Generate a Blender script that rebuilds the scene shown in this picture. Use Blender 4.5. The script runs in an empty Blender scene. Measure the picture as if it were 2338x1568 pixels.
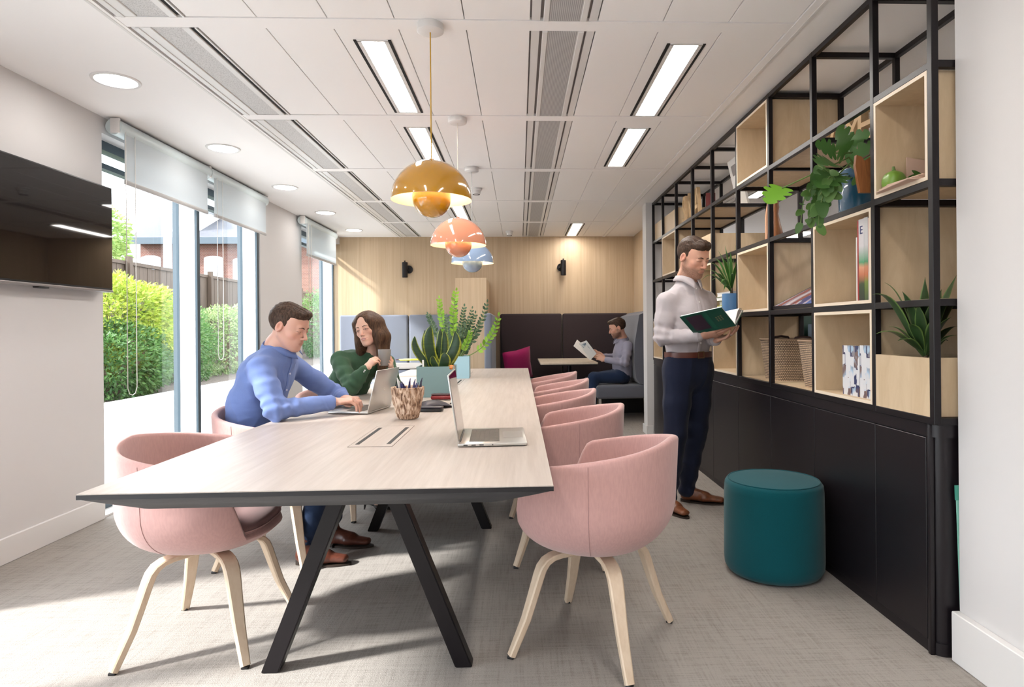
import bpy, bmesh, math, random
import numpy as np
from math import pi, sin, cos, radians
from mathutils import Vector, Matrix, Euler, noise
C = bpy.context.scene.collection
V = Vector
random.seed(7)
# ---------------------------------------------------------------- camera model
F_PX, H_CAM, PX, PY = 1450.0, 1.185, 1244.0, 749.5
TH, RO = radians(2.28), radians(0.5)
def ray(px, py):
    x = (px - PX) / F_PX; y = -(py - PY) / F_PX
    c, s = cos(-RO), sin(-RO); x, y = c*x - s*y, s*x + c*y
    c, s = cos(-TH), sin(-TH)
    return V((c*x - s*1.0, s*x + c*1.0, y))
def at(px, py, X=None, Y=None, Z=None):
    d = ray(px, py)
    t = (X / d.x) if X is not None else (Y / d.y) if Y is not None else (Z - H_CAM) / d.z
    return V((d.x*t, d.y*t, H_CAM + d.z*t))
# ---------------------------------------------------------------- materials
MATS = {}
def _new(name):
    m = bpy.data.materials.new(name); m.use_nodes = True
    nt = m.node_tree; b = nt.nodes['Principled BSDF']
    MATS[name] = m
    return m, nt, b
def N(nt, t, **kw):
    n = nt.nodes.new(t)
    for k, v in kw.items():
        if k.startswith('i_'):
            n.inputs[k[2:].replace('_', ' ')].default_value = v
        else: setattr(n, k, v)
    return n
def coords(nt, scale=(1,1,1), rot=(0,0,0), kind='Object'):
    tc = N(nt, 'ShaderNodeTexCoord'); mp = N(nt, 'ShaderNodeMapping')
    mp.inputs['Scale'].default_value = scale; mp.inputs['Rotation'].default_value = rot
    nt.links.new(tc.outputs[kind], mp.inputs['Vector'])
    return mp.outputs['Vector']
def bump(nt, b, height, strength=.2, dist=.01):
    bp = N(nt, 'ShaderNodeBump'); bp.inputs['Strength'].default_value = strength; bp.inputs['Distance'].default_value = dist
    nt.links.new(height, bp.inputs['Height']); nt.links.new(bp.outputs['Normal'], b.inputs['Normal'])
def ramp(nt, fac, stops):
    r = N(nt, 'ShaderNodeValToRGB'); e = r.color_ramp.elements
    while len(e) < len(stops): e.new(.5)
    for k, (p, c) in enumerate(stops):
        e[k].position = p; e[k].color = (*c, 1)
    nt.links.new(fac, r.inputs['Fac']); return r.outputs['Color']
def M(name, col, rough=.5, metal=0., spec=.5, bscale=0, bstr=.1, coat=0, sheen=0, var=0, emis=None, est=1., trans=0, alpha=1, sub=0):
    m, nt, b = _new(name)
    b.inputs['Base Color'].default_value = (*col, 1); b.inputs['Roughness'].default_value = rough
    b.inputs['Metallic'].default_value = metal; b.inputs['Specular IOR Level'].default_value = spec
    b.inputs['Coat Weight'].default_value = coat; b.inputs['Coat Roughness'].default_value = .03
    b.inputs['Sheen Weight'].default_value = sheen
    if sub: b.inputs['Subsurface Weight'].default_value = sub; b.inputs['Subsurface Scale'].default_value = .01
    if trans: b.inputs['Transmission Weight'].default_value = trans
    if emis: b.inputs['Emission Color'].default_value = (*emis, 1); b.inputs['Emission Strength'].default_value = est
    if bscale or var:
        v = coords(nt); n = N(nt, 'ShaderNodeTexNoise'); n.inputs['Scale'].default_value = bscale or 8; n.inputs['Detail'].default_value = 4
        nt.links.new(v, n.inputs['Vector'])
        if bscale: bump(nt, b, n.outputs['Fac'], bstr, .002)
        if var:
            lo = tuple(c*(1-var) for c in col); hi = tuple(min(1, c*(1+var)) for c in col)
            nt.links.new(ramp(nt, n.outputs['Fac'], [(.3, lo), (.7, hi)]), b.inputs['Base Color'])
    return m
def wood(name, c1, c2, scale=(30, 30, 1.2), rough=.5, plank=0, axis='Z', nscale=1.6, swirl=.0, seam=None, bst=.06, coat=0):
    m, nt, b = _new(name)
    v = coords(nt, scale)
    n = N(nt, 'ShaderNodeTexNoise'); n.inputs['Scale'].default_value = nscale; n.inputs['Detail'].default_value = 7; n.inputs['Roughness'].default_value = .62; n.inputs['Distortion'].default_value = swirl
    nt.links.new(v, n.inputs['Vector'])
    col = ramp(nt, n.outputs['Fac'], [(.28, c1), (.5, tuple((a+c)/2 for a, c in zip(c1, c2))), (.72, c2)])
    if plank:
        v2 = coords(nt, (1, 1, 1)); sp = N(nt, 'ShaderNodeSeparateXYZ'); nt.links.new(v2, sp.inputs[0])
        mt = N(nt, 'ShaderNodeMath', operation='MULTIPLY'); mt.inputs[1].default_value = 1/plank; nt.links.new(sp.outputs[axis == 'Y' and 'Y' or 'X'], mt.inputs[0])
        fl = N(nt, 'ShaderNodeMath', operation='FLOOR'); nt.links.new(mt.outputs[0], fl.inputs[0])
        wn = N(nt, 'ShaderNodeTexWhiteNoise', noise_dimensions='1D'); nt.links.new(fl.outputs[0], wn.inputs['W'])
        mr = N(nt, 'ShaderNodeMapRange'); mr.inputs['To Min'].default_value = .93; mr.inputs['To Max'].default_value = 1.05; nt.links.new(wn.outputs['Value'], mr.inputs['Value'])
        mx = N(nt, 'ShaderNodeVectorMath', operation='SCALE'); nt.links.new(col, mx.inputs[0]); nt.links.new(mr.outputs[0], mx.inputs['Scale']); col = mx.outputs[0]
    nt.links.new(col, b.inputs['Base Color']); b.inputs['Roughness'].default_value = rough; b.inputs['Coat Weight'].default_value = coat
    if bst: bump(nt, b, n.outputs['Fac'], bst, .002)
    return m
def fabric(name, col, var=.12, scale=500, rough=.9, sheen=.3, streak=0):
    m, nt, b = _new(name)
    v = coords(nt, (1, 1, .25 if streak else 1))
    n = N(nt, 'ShaderNodeTexNoise'); n.inputs['Scale'].default_value = 140 if streak else scale; n.inputs['Detail'].default_value = 3
    nt.links.new(v, n.inputs['Vector'])
    lo = tuple(c*(1-var) for c in col); hi = tuple(min(1, c*(1+var)) for c in col)
    nt.links.new(ramp(nt, n.outputs['Fac'], [(.35, lo), (.65, hi)]), b.inputs['Base Color'])
    b.inputs['Roughness'].default_value = rough; b.inputs['Sheen Weight'].default_value = sheen; b.inputs['Specular IOR Level'].default_value = .2
    v2 = coords(nt); n2 = N(nt, 'ShaderNodeTexNoise'); n2.inputs['Scale'].default_value = scale; nt.links.new(v2, n2.inputs['Vector'])
    bump(nt, b, n2.outputs['Fac'], .12, .001)
    return m
def attr_mat(name, rough=.5, sub=.0, attr='Col', spec=.4, bs=0, bst=.1):
    m, nt, b = _new(name)
    a = N(nt, 'ShaderNodeVertexColor', layer_name=attr); nt.links.new(a.outputs['Color'], b.inputs['Base Color'])
    b.inputs['Roughness'].default_value = rough; b.inputs['Specular IOR Level'].default_value = spec
    if sub:
        b.inputs['Subsurface Weight'].default_value = sub; b.inputs['Subsurface Scale'].default_value = .006; b.inputs['Subsurface Radius'].default_value = (1, .35, .2)
    if bs:
        v = coords(nt); n = N(nt, 'ShaderNodeTexNoise'); n.inputs['Scale'].default_value = bs; nt.links.new(v, n.inputs['Vector']); bump(nt, b, n.outputs['Fac'], bst, .001)
    return m
def glass_mat(name, tint=(1, 1, 1), refl=1.0):
    m = bpy.data.materials.new(name); m.use_nodes = True; nt = m.node_tree; nt.nodes.clear()
    t = N(nt, 'ShaderNodeBsdfTransparent'); t.inputs[0].default_value = (*tint, 1)
    g = N(nt, 'ShaderNodeBsdfGlossy'); g.inputs['Roughness'].default_value = .01; g.inputs['Color'].default_value = (.9*refl,)*3 + (1,)
    lw = N(nt, 'ShaderNodeLayerWeight'); lw.inputs['Blend'].default_value = .5; pw = N(nt, 'ShaderNodeMath', operation='POWER'); pw.inputs[1].default_value = 5; nt.links.new(lw.outputs['Facing'], pw.inputs[0]); f = N(nt, 'ShaderNodeMath', operation='MULTIPLY_ADD'); f.inputs[1].default_value = .55; f.inputs[2].default_value = .03; nt.links.new(pw.outputs[0], f.inputs[0])
    mx = N(nt, 'ShaderNodeMixShader'); o = N(nt, 'ShaderNodeOutputMaterial')
    nt.links.new(f.outputs[0], mx.inputs[0]); nt.links.new(t.outputs[0], mx.inputs[1]); nt.links.new(g.outputs[0], mx.inputs[2]); nt.links.new(mx.outputs[0], o.inputs[0])
    MATS[name] = m; return m
# ---------------------------------------------------------------- mesh builder
class MB:
    def __init__(s): s.v = []; s.f = []; s.mi = []; s.cur = 0
    def add(s, vs, fs):
        n = len(s.v); s.v += [tuple(p) for p in vs]; s.f += [tuple(i+n for i in f) for f in fs]; s.mi += [s.cur]*len(fs); return s
    def mat(s, k): s.cur = k; return s
    def box(s, x0, x1, y0, y1, z0, z1, bev=0, rot=None, piv=None, seg=2):
        bm = bmesh.new(); bmesh.ops.create_cube(bm, size=1)
        for q in bm.verts: q.co = V(((x0+x1)/2 + q.co.x*(x1-x0), (y0+y1)/2 + q.co.y*(y1-y0), (z0+z1)/2 + q.co.z*(z1-z0)))
        if bev: bmesh.ops.bevel(bm, geom=bm.edges[:], offset=bev, segments=seg, affect='EDGES', profile=.5)
        if rot is not None:
            pv = V(piv) if piv is not None else V(((x0+x1)/2, (y0+y1)/2, (z0+z1)/2)); R = rot.to_3x3() if hasattr(rot, 'to_3x3') else rot
            for q in bm.verts: q.co = pv + R @ (q.co - pv)
        return s.bm(bm)
    def bm(s, bm):
        bm.verts.index_update(); s.add([q.co[:] for q in bm.verts], [[q.index for q in f.verts] for f in bm.faces]); bm.free(); return s
    def loft(s, rings, caps=True, closed=True):
        n = len(rings[0]); vs = [p for r in rings for p in r]; fs = []
        for i in range(len(rings)-1):
            for j in range(n if closed else n-1):
                k = (j+1) % n; fs.append((i*n+j, i*n+k, (i+1)*n+k, (i+1)*n+j))
        if caps: fs.append(tuple(range(n-1, -1, -1))); fs.append(tuple((len(rings)-1)*n + j for j in range(n)))
        return s.add(vs, fs)
    def tube(s, pts, r, seg=8, caps=True, flat=None):
        pts = [V(p) for p in pts]; rs = r if isinstance(r, (list, tuple)) else [r]*len(pts); rings = []
        up = None
        for i, p in enumerate(pts):
            d = (pts[min(i+1, len(pts)-1)] - pts[max(i-1, 0)]).normalized()
            if up is None: up = d.orthogonal().normalized()
            up = (up - d*up.dot(d)).normalized(); sd = d.cross(up)
            rings.append([p + (up*cos(2*pi*k/seg) + sd*sin(2*pi*k/seg))*rs[i] for k in range(seg)])
        return s.loft(rings, caps)
    def lathe(s, prof, c=(0, 0, 0), seg=32, caps=False):
        c = V(c); return s.loft([[c + V((r*cos(2*pi*k/seg), r*sin(2*pi*k/seg), z)) for k in range(seg)] for r, z in prof], caps)
    def ribbon(s, pts, w, t, side):
        """rectangular sweep: w along 'side', t in the bending plane"""
        pts = [V(p) for p in pts]; side = V(side).normalized(); rings = []
        for i, p in enumerate(pts):
            d = (pts[min(i+1, len(pts)-1)] - pts[max(i-1, 0)]).normalized(); n = side.cross(d).normalized()
            ww = w[i] if isinstance(w, (list, tuple)) else w; tt = t[i] if isinstance(t, (list, tuple)) else t
            e = min(ww, tt)*.18
            rings.append([p+side*a+n*b for a, b in ((ww/2, -tt/2+e), (ww/2, tt/2-e), (ww/2-e, tt/2), (-ww/2+e, tt/2), (-ww/2, tt/2-e), (-ww/2, -tt/2+e), (-ww/2+e, -tt/2), (ww/2-e, -tt/2))])
        return s.loft(rings)
    def prism(s, poly, fn0, fn1):
        return s.loft([[fn0(p) for p in poly], [fn1(p) for p in poly]])
    def quad(s, a, b, c, d): return s.add([a, b, c, d], [(0, 1, 2, 3)])
    def xf(s, Mx):
        s.v = [tuple(Mx @ V(p)) for p in s.v]; return s
    def mesh(s, name, mats, smooth=35):
        me = bpy.data.meshes.new(name); me.from_pydata(s.v, [], s.f); me.update()
        for m in (mats if isinstance(mats, (list, tuple)) else [mats]): me.materials.append(m)
        if any(s.mi): me.polygons.foreach_set('material_index', s.mi)
        bm = bmesh.new(); bm.from_mesh(me); bmesh.ops.recalc_face_normals(bm, faces=bm.faces); bm.to_mesh(me); bm.free()
        if smooth:
            me.shade_smooth(); me.set_sharp_from_angle(angle=radians(smooth))
        return me
WM = {}
def tag(o, label=None, cat=None, group=None, kind=None):
    if label: o['label'] = label
    if cat: o['category'] = cat
    if group: o['group'] = group
    if kind: o['kind'] = kind
    return o
def thing(name, label, cat, loc=(0, 0, 0), rz=0, group=None):
    o = bpy.data.objects.new(name, None); C.objects.link(o); o.location = loc; o.rotation_euler = (0, 0, rz); o.empty_display_size = .1
    WM[o] = Matrix.Translation(V(loc)) @ Matrix.Rotation(rz, 4, 'Z')
    return tag(o, label, cat, group)
def put(name, me, parent=None, world=True):
    """link a mesh; with a parent its vertices are given in world space unless world=False"""
    o = bpy.data.objects.new(name, me); C.objects.link(o)
    if parent is None:
        xs = [v.co for v in me.vertices]
        if xs:
            a = V((sum(p.x for p in xs[::max(1, len(xs)//200)])/len(xs[::max(1, len(xs)//200)]), sum(p.y for p in xs[::max(1, len(xs)//200)])/len(xs[::max(1, len(xs)//200)]), min(p.z for p in xs)))
            me.transform(Matrix.Translation(-a)); o.location = a
            WM[o] = Matrix.Translation(a)
    else:
        pm = WM.get(parent, Matrix()); o.parent = parent
        if world: me.transform(pm.inverted())
        WM[o] = pm
    return o
def obj(name, mb, mats, parent=None, smooth=35, world=True):
    return put(name, mb.mesh(name, mats, smooth), parent, world)
def one(name, mb, mats, label, cat, group=None, smooth=35):
    return tag(obj(name, mb, mats, None, smooth), label, cat, group)
def struct(name, mb, mats, parent=None, smooth=35):
    o = obj(name, mb, mats, parent, smooth)
    if parent is None: o['kind'] = 'structure'
    return o
def part_label(o, t): o['label'] = t; return o
def dup(root, loc, rz=0, label=None, group=None, scale=None):
    r = root.copy(); C.objects.link(r); r.location = loc; r.rotation_euler = (0, 0, rz)
    if scale: r.scale = scale
    if label: r['label'] = label
    if group: r['group'] = group
    WM[r] = Matrix.Translation(V(loc)) @ Matrix.Rotation(rz, 4, 'Z')
    for ch in list(root.children):
        c = ch.copy(); C.objects.link(c); c.parent = r
        for g in list(ch.children):
            d = g.copy(); C.objects.link(d); d.parent = c
    return r
def text_mesh(txt, size, depth=.001, font=None):
    cu = bpy.data.curves.new('lettering', 'FONT'); cu.body = txt; cu.size = size; cu.extrude = depth; cu.align_x = 'CENTER'; cu.align_y = 'CENTER'
    o = bpy.data.objects.new('lettering', cu); C.objects.link(o)
    dg = bpy.context.evaluated_depsgraph_get(); me = bpy.data.meshes.new_from_object(o.evaluated_get(dg)); bpy.data.objects.remove(o); bpy.data.curves.remove(cu)
    return me
def text_part(name, txt, size, depth, m, Mx, parent):
    me = text_mesh(txt, size, depth); me.transform(Mx); me.materials.clear(); me.materials.append(m)
    return put(name, me, parent)

white = M('white_paint', (.655, .635, .63), .6, spec=.3)
ceil_m = M('ceiling_white', (.93, .91, .905), .6, spec=.3)
trim_m = M('satin_white', (.74, .725, .715), .35)
tile_m = M('ceiling_tile', (.92, .90, .895), .5, spec=.3)
gap_m = M('ceiling_gap', (.30, .28, .28), .8)
frame_dk = M('window_frame_grey', (.045, .07, .09), .4, metal=.2)
frame_wh = M('window_post_white', (.84, .86, .88), .4)
blackmetal = M('black_powder_coat', (.0065, .0045, .0060), .40, spec=.35)
cabinet_m = M('cabinet_black_brown', (.007, .0045, .0065), .38, spec=.45)
oakwall = wood('oak_panelling', (.455, .325, .20), (.58, .44, .295), (22, 22, .5), .45, plank=.22, nscale=1.5)
birch = wood('birch_plywood', (.52, .38, .235), (.64, .50, .335), (5, 5, 1.3), .5, nscale=2.2, swirl=1.2, bst=.02)
birch_edge = M('birch_edge', (.76, .64, .50), .5)
beech = wood('pale_ash_leg', (.62, .47, .33), (.72, .58, .44), (30, 30, 3), .45, nscale=1.5)
tabletop_m = wood('whitened_oak_top', (.465, .395, .35), (.58, .51, .46), (26, 1.1, 26), .38, nscale=2.0)
pink = fabric('dusty_pink_wool', (.52, .305, .285), .045, 700, streak=1)
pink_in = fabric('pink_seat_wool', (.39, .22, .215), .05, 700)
bluegrey = fabric('blue_grey_wool', (.165, .180, .225), .08, 600)
darkbrown = fabric('dark_brown_wool', (.040, .028, .030), .15, 600, sheen=.1)
slate = fabric('slate_wool', (.10, .105, .13), .12, 600)
magenta = fabric('magenta_wool', (.26, .004, .075), .12, 600)
teal = fabric('teal_wool', (.0, .070, .088), .10, 600, sheen=.15)
alu = M('brushed_aluminium', (.60, .585, .56), .32, metal=.85)
alu_dk = M('laptop_keys', (.10, .085, .075), .5)
screen_m = M('glossy_screen', (.012, .011, .012), .05, spec=.8, coat=.6)
tvscreen_m = M('television_screen', (.008, .006, .006), .03, spec=.5)
black_pl = M('black_plastic', (.012, .011, .013), .4)
paper = M('paper_white', (.80, .79, .77), .6)
# ================================================================ room shell
H = 2.565; XL = -2.66; YB = 9.55; XR2 = 5.6; YN = -4.2
# carpet
m, nt, b = _new('woven_carpet')
v = coords(nt)
def _nz(sc, vec=v, det=3):
    n = N(nt, 'ShaderNodeTexNoise'); n.inputs['Scale'].default_value = sc; n.inputs['Detail'].default_value = det; nt.links.new(vec, n.inputs['Vector']); return n.outputs['Fac']
va = coords(nt, (2.5, 60, 1)); vb = coords(nt, (60, 2.5, 1))
na = _nz(2.2, va, 4); nb = _nz(2.2, vb, 4); nc = _nz(420); nd = _nz(30)
ad = N(nt, 'ShaderNodeMath', operation='ADD'); nt.links.new(na, ad.inputs[0]); nt.links.new(nb, ad.inputs[1])
ml = N(nt, 'ShaderNodeMath', operation='MULTIPLY_ADD'); nt.links.new(nc, ml.inputs[0]); ml.inputs[1].default_value = .8; nt.links.new(ad.outputs[0], ml.inputs[2])
m2 = N(nt, 'ShaderNodeMath', operation='MULTIPLY_ADD'); nt.links.new(nd, m2.inputs[0]); m2.inputs[1].default_value = .3; nt.links.new(ml.outputs[0], m2.inputs[2])
d5 = N(nt, 'ShaderNodeMath', operation='MULTIPLY'); nt.links.new(m2.outputs[0], d5.inputs[0]); d5.inputs[1].default_value = .62
nt.links.new(ramp(nt, d5.outputs[0], [(.56, (.185, .166, .150)), (1.0, (.345, .315, .29))]), b.inputs['Base Color'])
b.inputs['Roughness'].default_value = .95; b.inputs['Specular IOR Level'].default_value = .1
bump(nt, b, nc, .5, .004); carpet = m
struct('floor', MB().box(-2.9, XR2, YN, 10.6, -.12, 0), carpet)
# left wall pieces with openings (openings run to the floor)
w = MB()
zt = H+.05
w.box(XL-.22, XL, YN, -3.2, 0, zt); w.box(XL-.22, XL, 2.62, 4.17, 0, zt); w.box(XL-.22, XL, 6.64, 7.89, 0, zt)
w.box(XL-.22, XL, -3.2, 2.62, 2.46, zt); w.box(XL-.22, XL, 4.17, 6.64, 2.46, zt); w.box(XL-.22, XL, 7.89, YB, 2.46, zt); w.box(XL-.22, XL, -.4, -.2, 0, 2.46)
struct('wall_left', w, white)
struct('wall_back', MB().box(XL-.25, 1.80, YB, YB+.12, 0, zt), oakwall)
struct('wall_right_booth', MB().box(1.735, 1.80, 7.16, YB, 0, zt), oakwall)
struct('wall_right_pier', MB().box(1.405, 1.95, 6.97, 7.16, 0, zt), white)
struct('wall_right_front', MB().box(1.545, 2.6, -3.9, 2.183, 0, zt), white)
struct('wall_rear', MB().box(XL-.25, XR2, YN-.1, YN, 0, zt), white)
struct('wall_far_room', MB().box(XR2, XR2+.1, YN-.1, 10.6, 0, zt).box(1.80, XR2, 10.5, 10.6, 0, zt), white)
# baseboards
def base(name, *bxs):
    q = MB()
    for a in bxs: q.box(*a, bev=.003, seg=1)
    return struct(name, q, trim_m)
base('baseboard_left', (XL, XL+.018, 2.64, 4.15, 0, .135), (XL, XL+.018, 6.66, 7.87, 0, .135))
base('baseboard_right', (1.515, 1.545, -3.8, 2.186, 0, .175))
base('baseboard_pier', (1.39, 1.405, 6.96, 7.17, 0, .10), (1.405, 1.47, 6.955, 6.972, 0, .10))
# ceiling: plasterboard margins, bars and tiles with narrow gaps over a dark void
BAR = [-3.72, -2.40, -1.08, .24, 1.56, 2.89, 4.163, 5.526, 6.88, 8.23]
SEAM = [-1.755, -1.449, -1.143, -.837, -.543, -.233, .06, .364, .659, .959, 1.262]
q = MB()
q.mat(0).box(XL-.25, -1.772, YN, YB+.1, H, H+.03).box(1.30, XR2, YN, 10.6, H, H+.03)
q.box(-1.772, 1.30, YB-.06, YB+.1, H, H+.03)
q.mat(1)
for yb in BAR: q.box(-1.775, 1.302, yb-.046, yb+.046, H-.004, H+.02)
edges = [YN] + [e for yb in BAR for e in (yb-.05, yb+.05)] + [YB-.05]
bays = [(edges[2*i], edges[2*i+1]) for i in range(len(BAR)+1)]
for (y0, y1) in bays:
    for k in range(10):
        if k in (0, 6): continue
        x0, x1 = SEAM[k]+.002, SEAM[k+1]-.002
        q.box(x0, x1, y0, y1, H-.001, H+.012, bev=.0015, seg=1)
q.mat(2).box(-1.775, 1.30, YN, YB, H+.014, H+.02)
q.mat(1).box(-1.772, -1.757, YN, YB, H-.006, H+.02).box(1.264, 1.302, YN, YB, H-.006, H+.01)
struct('ceiling', q, [ceil_m, tile_m, gap_m])
# trims at the edge of the tile field
struct('trim_1', MB().box(-1.79, -1.772, YN, YB-.06, H-.008, H+.0, bev=.002, seg=1), trim_m)
struct('trim_2', MB().box(1.30, 1.318, YN, YB-.06, H-.008, H+.0, bev=.002, seg=1), trim_m)
struct('trim_3', MB().box(2.30, 2.32, YN, 10.5, H-.012, H, bev=.002, seg=1).box(2.36, 2.39, YN, 10.5, H-.02, H, bev=.003, seg=1), trim_m)

# ---------------------------------------------------------------- ceiling fittings
grille_m, nt, b = _new('grey_slotted_grille')
v = coords(nt); wv = N(nt, 'ShaderNodeTexWave', bands_direction='X'); wv.inputs['Scale'].default_value = 38; nt.links.new(v, wv.inputs['Vector'])
nt.links.new(ramp(nt, wv.outputs['Fac'], [(.2, (.30, .295, .295)), (.6, (.52, .51, .51))]), b.inputs['Base Color']); b.inputs['Roughness'].default_value = .5
perf_m, nt, b = _new('grey_perforated_panel')
v = coords(nt); vo = N(nt, 'ShaderNodeTexVoronoi'); vo.inputs['Scale'].default_value = 160; nt.links.new(v, vo.inputs['Vector'])
nt.links.new(ramp(nt, vo.outputs['Distance'], [(.15, (.36, .35, .35)), (.5, (.60, .59, .585))]), b.inputs['Base Color']); b.inputs['Roughness'].default_value = .5
slot_m = M('slot_black', (.008, .007, .007), .8)
bayname = ['first', 'second', 'third', 'fourth', 'fifth', 'sixth']
vis = [(bays[i], i-5) for i in range(5, 11)]
def diffuser(loc, y0, y1, kind, label, group):
    L = y1-y0; t = thing('air_diffuser', label, 'air vent', (loc[0], y0, H-.002), 0, group); x0, y0_, z = loc[0], y0, H-.002
    if kind == 0:   # window side beam: perforated panel, one wide black slot
        g0, g1, s0, s1, a0, a1 = .10, .235, .272, .298, 0, .302
        f = MB().box(x0+.012, x0+g0, y0, y1, z-.004, z+.012, bev=.003, seg=1).box(x0+g1, x0+s0, y0, y1, z-.004, z+.012, bev=.003, seg=1).box(x0+s1-.004, x0+a1, y0, y1, z-.004, z+.006)
        f.box(x0+.03, x0+.05, y0, y1, z-.008, z-.003, bev=.002, seg=1)
        obj('frame', f, trim_m, t)
        obj('grille', MB().box(x0+g0, x0+g1, y0, y1, z+.002, z+.012), perf_m, t)
        obj('slot', MB().box(x0+s0, x0+s1-.004, y0+.01, y1-.01, z+.003, z+.006), slot_m, t)
    else:
        f = MB().box(x0+.004, x0+.042, y0, y1, z+.0, z+.01).box(x0+.056, x0+.082, y0, y1, z-.006, z+.01, bev=.003, seg=1).box(x0+.222, x0+.25, y0, y1, z-.006, z+.01, bev=.003, seg=1).box(x0+.262, x0+.298, y0, y1, z+.0, z+.01)
        obj('frame', f, trim_m, t)
        obj('grille', MB().box(x0+.082, x0+.222, y0, y1, z-.002, z+.01), grille_m, t)
        for a, c in ((.042, .056), (.25, .262)):
            obj('slot', MB().box(x0+a, x0+c, y0, y1, z+.02, z+.024), slot_m, t)
    return t
for (y0, y1), i in vis:
    n = bayname[i]
    diffuser((-1.755, 0), y0, y1, 0, f'air diffuser with black slot near the window wall, {n} bay from the camera', 'air diffusers along the window side')
    diffuser((.062, 0), y0, y1, 1, f'slatted air diffuser over the middle of the room, {n} bay from the camera', 'air diffusers down the middle of the ceiling')
panel_em = M('light_panel_glow', (.9, .9, .9), .5, emis=(1, .945, .885), est=18)
down_em = M('downlight_glow', (.9, .9, .9), .5, emis=(1, .96, .91), est=15)
def strip(x0, x1, y0, y1, label):
    t = thing('ceiling_light', label, 'ceiling light', ((x0+x1)/2, (y0+y1)/2, H-.004), 0, 'strip lights set in the ceiling tiles'); z = H-.004
    obj('diffuser', MB().box(x0, x1, y0, y1, z, z+.004), panel_em, t)
    f = MB().box(x0-.02, x0, y0-.005, y1+.005, z-.002, z+.003).box(x1, x1+.02, y0-.005, y1+.005, z-.002, z+.003).box(x0-.02, x1+.02, y0-.012, y0, z-.002, z+.003).box(x0-.02, x1+.02, y1, y1+.012, z-.002, z+.003)
    obj('frame', f, trim_m, t)
    for a in (x0-.036, x1+.02): obj('slot', MB().box(a, a+.014, y0-.012, y1+.012, z-.001, z+.003), slot_m, t)
for x0, x1, y0, y1, lb in [(-.742, -.634, 3.06, 4.05, 'strip light above the table, just beyond the yellow pendant canopy'), (-.742, -.634, 4.37, 5.39, 'strip light above the table, half hidden by the yellow pendant shade'),
        (-.742, -.634, 7.04, 8.1, 'strip light above the far end of the table, behind the peach pendant'),
        (.765, .885, 3.07, 4.09, 'bright strip light in the big tile, nearest the shelving'), (.765, .885, 4.37, 5.38, 'bright strip light on the shelving side, second along from the camera'),
        (.72, .84, 8.36, 9.41, 'small far strip light above the booth table'),
        (-.742, -.634, .42, 1.42, 'strip light over the window side, behind the camera'), (.765, .885, .42, 1.42, 'strip light over the shelving side, behind the camera'),
        (-.742, -.634, -2.22, -1.22, 'strip light over the window side, far behind the camera'), (.765, .885, -2.22, -1.22, 'strip light over the shelving side, far behind the camera')]:
    strip(x0, x1, y0, y1, lb)
for x0, x1, y0, y1, lb in [(2.44, 2.55, 6.25, 6.7, 'short strip light in the room behind the shelving, seen above the monstera leaf'), (4.15, 4.35, 9.1, 10.0, 'far strip light in the room behind the shelving'), (3.3, 3.5, 3.3, 4.3, 'strip light in the room behind the shelving, hidden by the top boxes'), (3.1, 3.35, .9, 1.9, 'strip light in the room behind the shelving, beside the white wall')]:
    strip(x0, x1, y0, y1, lb)
dl = thing('downlight', 'round recessed downlight above the television', 'downlight', (-2.197, 3.57, H-.003), 0, 'row of round downlights along the window wall')
obj('diffuser', MB().lathe([(0, .002), (.098, .002), (.1, 0)], seg=32), down_em, dl, world=False)
obj('trim_ring', MB().lathe([(.1, .001), (.102, -.004), (.118, -.004), (.121, .003)], seg=32), trim_m, dl, world=False)
for (x, y, lb) in [(-2.22, 4.88, 'round recessed downlight by the first blind, second in its row'), (-2.241, 6.2, 'round recessed downlight by the end of the second blind, third in its row'), (-2.262, 7.54, 'small round downlight beside the third blind, fourth in its row'), (-2.272, 8.86, 'farthest and smallest round downlight, next to the wood wall'), (-2.17, 2.25, 'round recessed downlight out of view above the camera'), (-2.16, .93, 'round recessed downlight behind the camera'), (-2.16, -.4, 'round recessed downlight far behind the camera')]:
    dup(dl, (x, y, H-.003), 0, lb)
sd = thing('smoke_detector', 'white round smoke detector near the wood wall', 'smoke detector', (-.132, 9.0, H), 0, 'smoke detectors on the ceiling')
obj('base', MB().lathe([(0, 0), (.055, 0), (.055, -.02), (.045, -.026)], seg=24), trim_m, sd, world=False)
obj('sensor', MB().lathe([(.043, -.02), (.04, -.055), (.034, -.062), (0, -.062)], seg=24), trim_m, sd, world=False)
part_label(obj('vent_ring', MB().lathe([(.036, -.0622), (.034, -.0635), (.026, -.0635), (.024, -.0622)], seg=24), slot_m, sd, world=False), 'dark vent ring')
dup(sd, (-.413, 6.25, H), 0, 'white round smoke detector just behind the third pendant cord')

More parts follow.
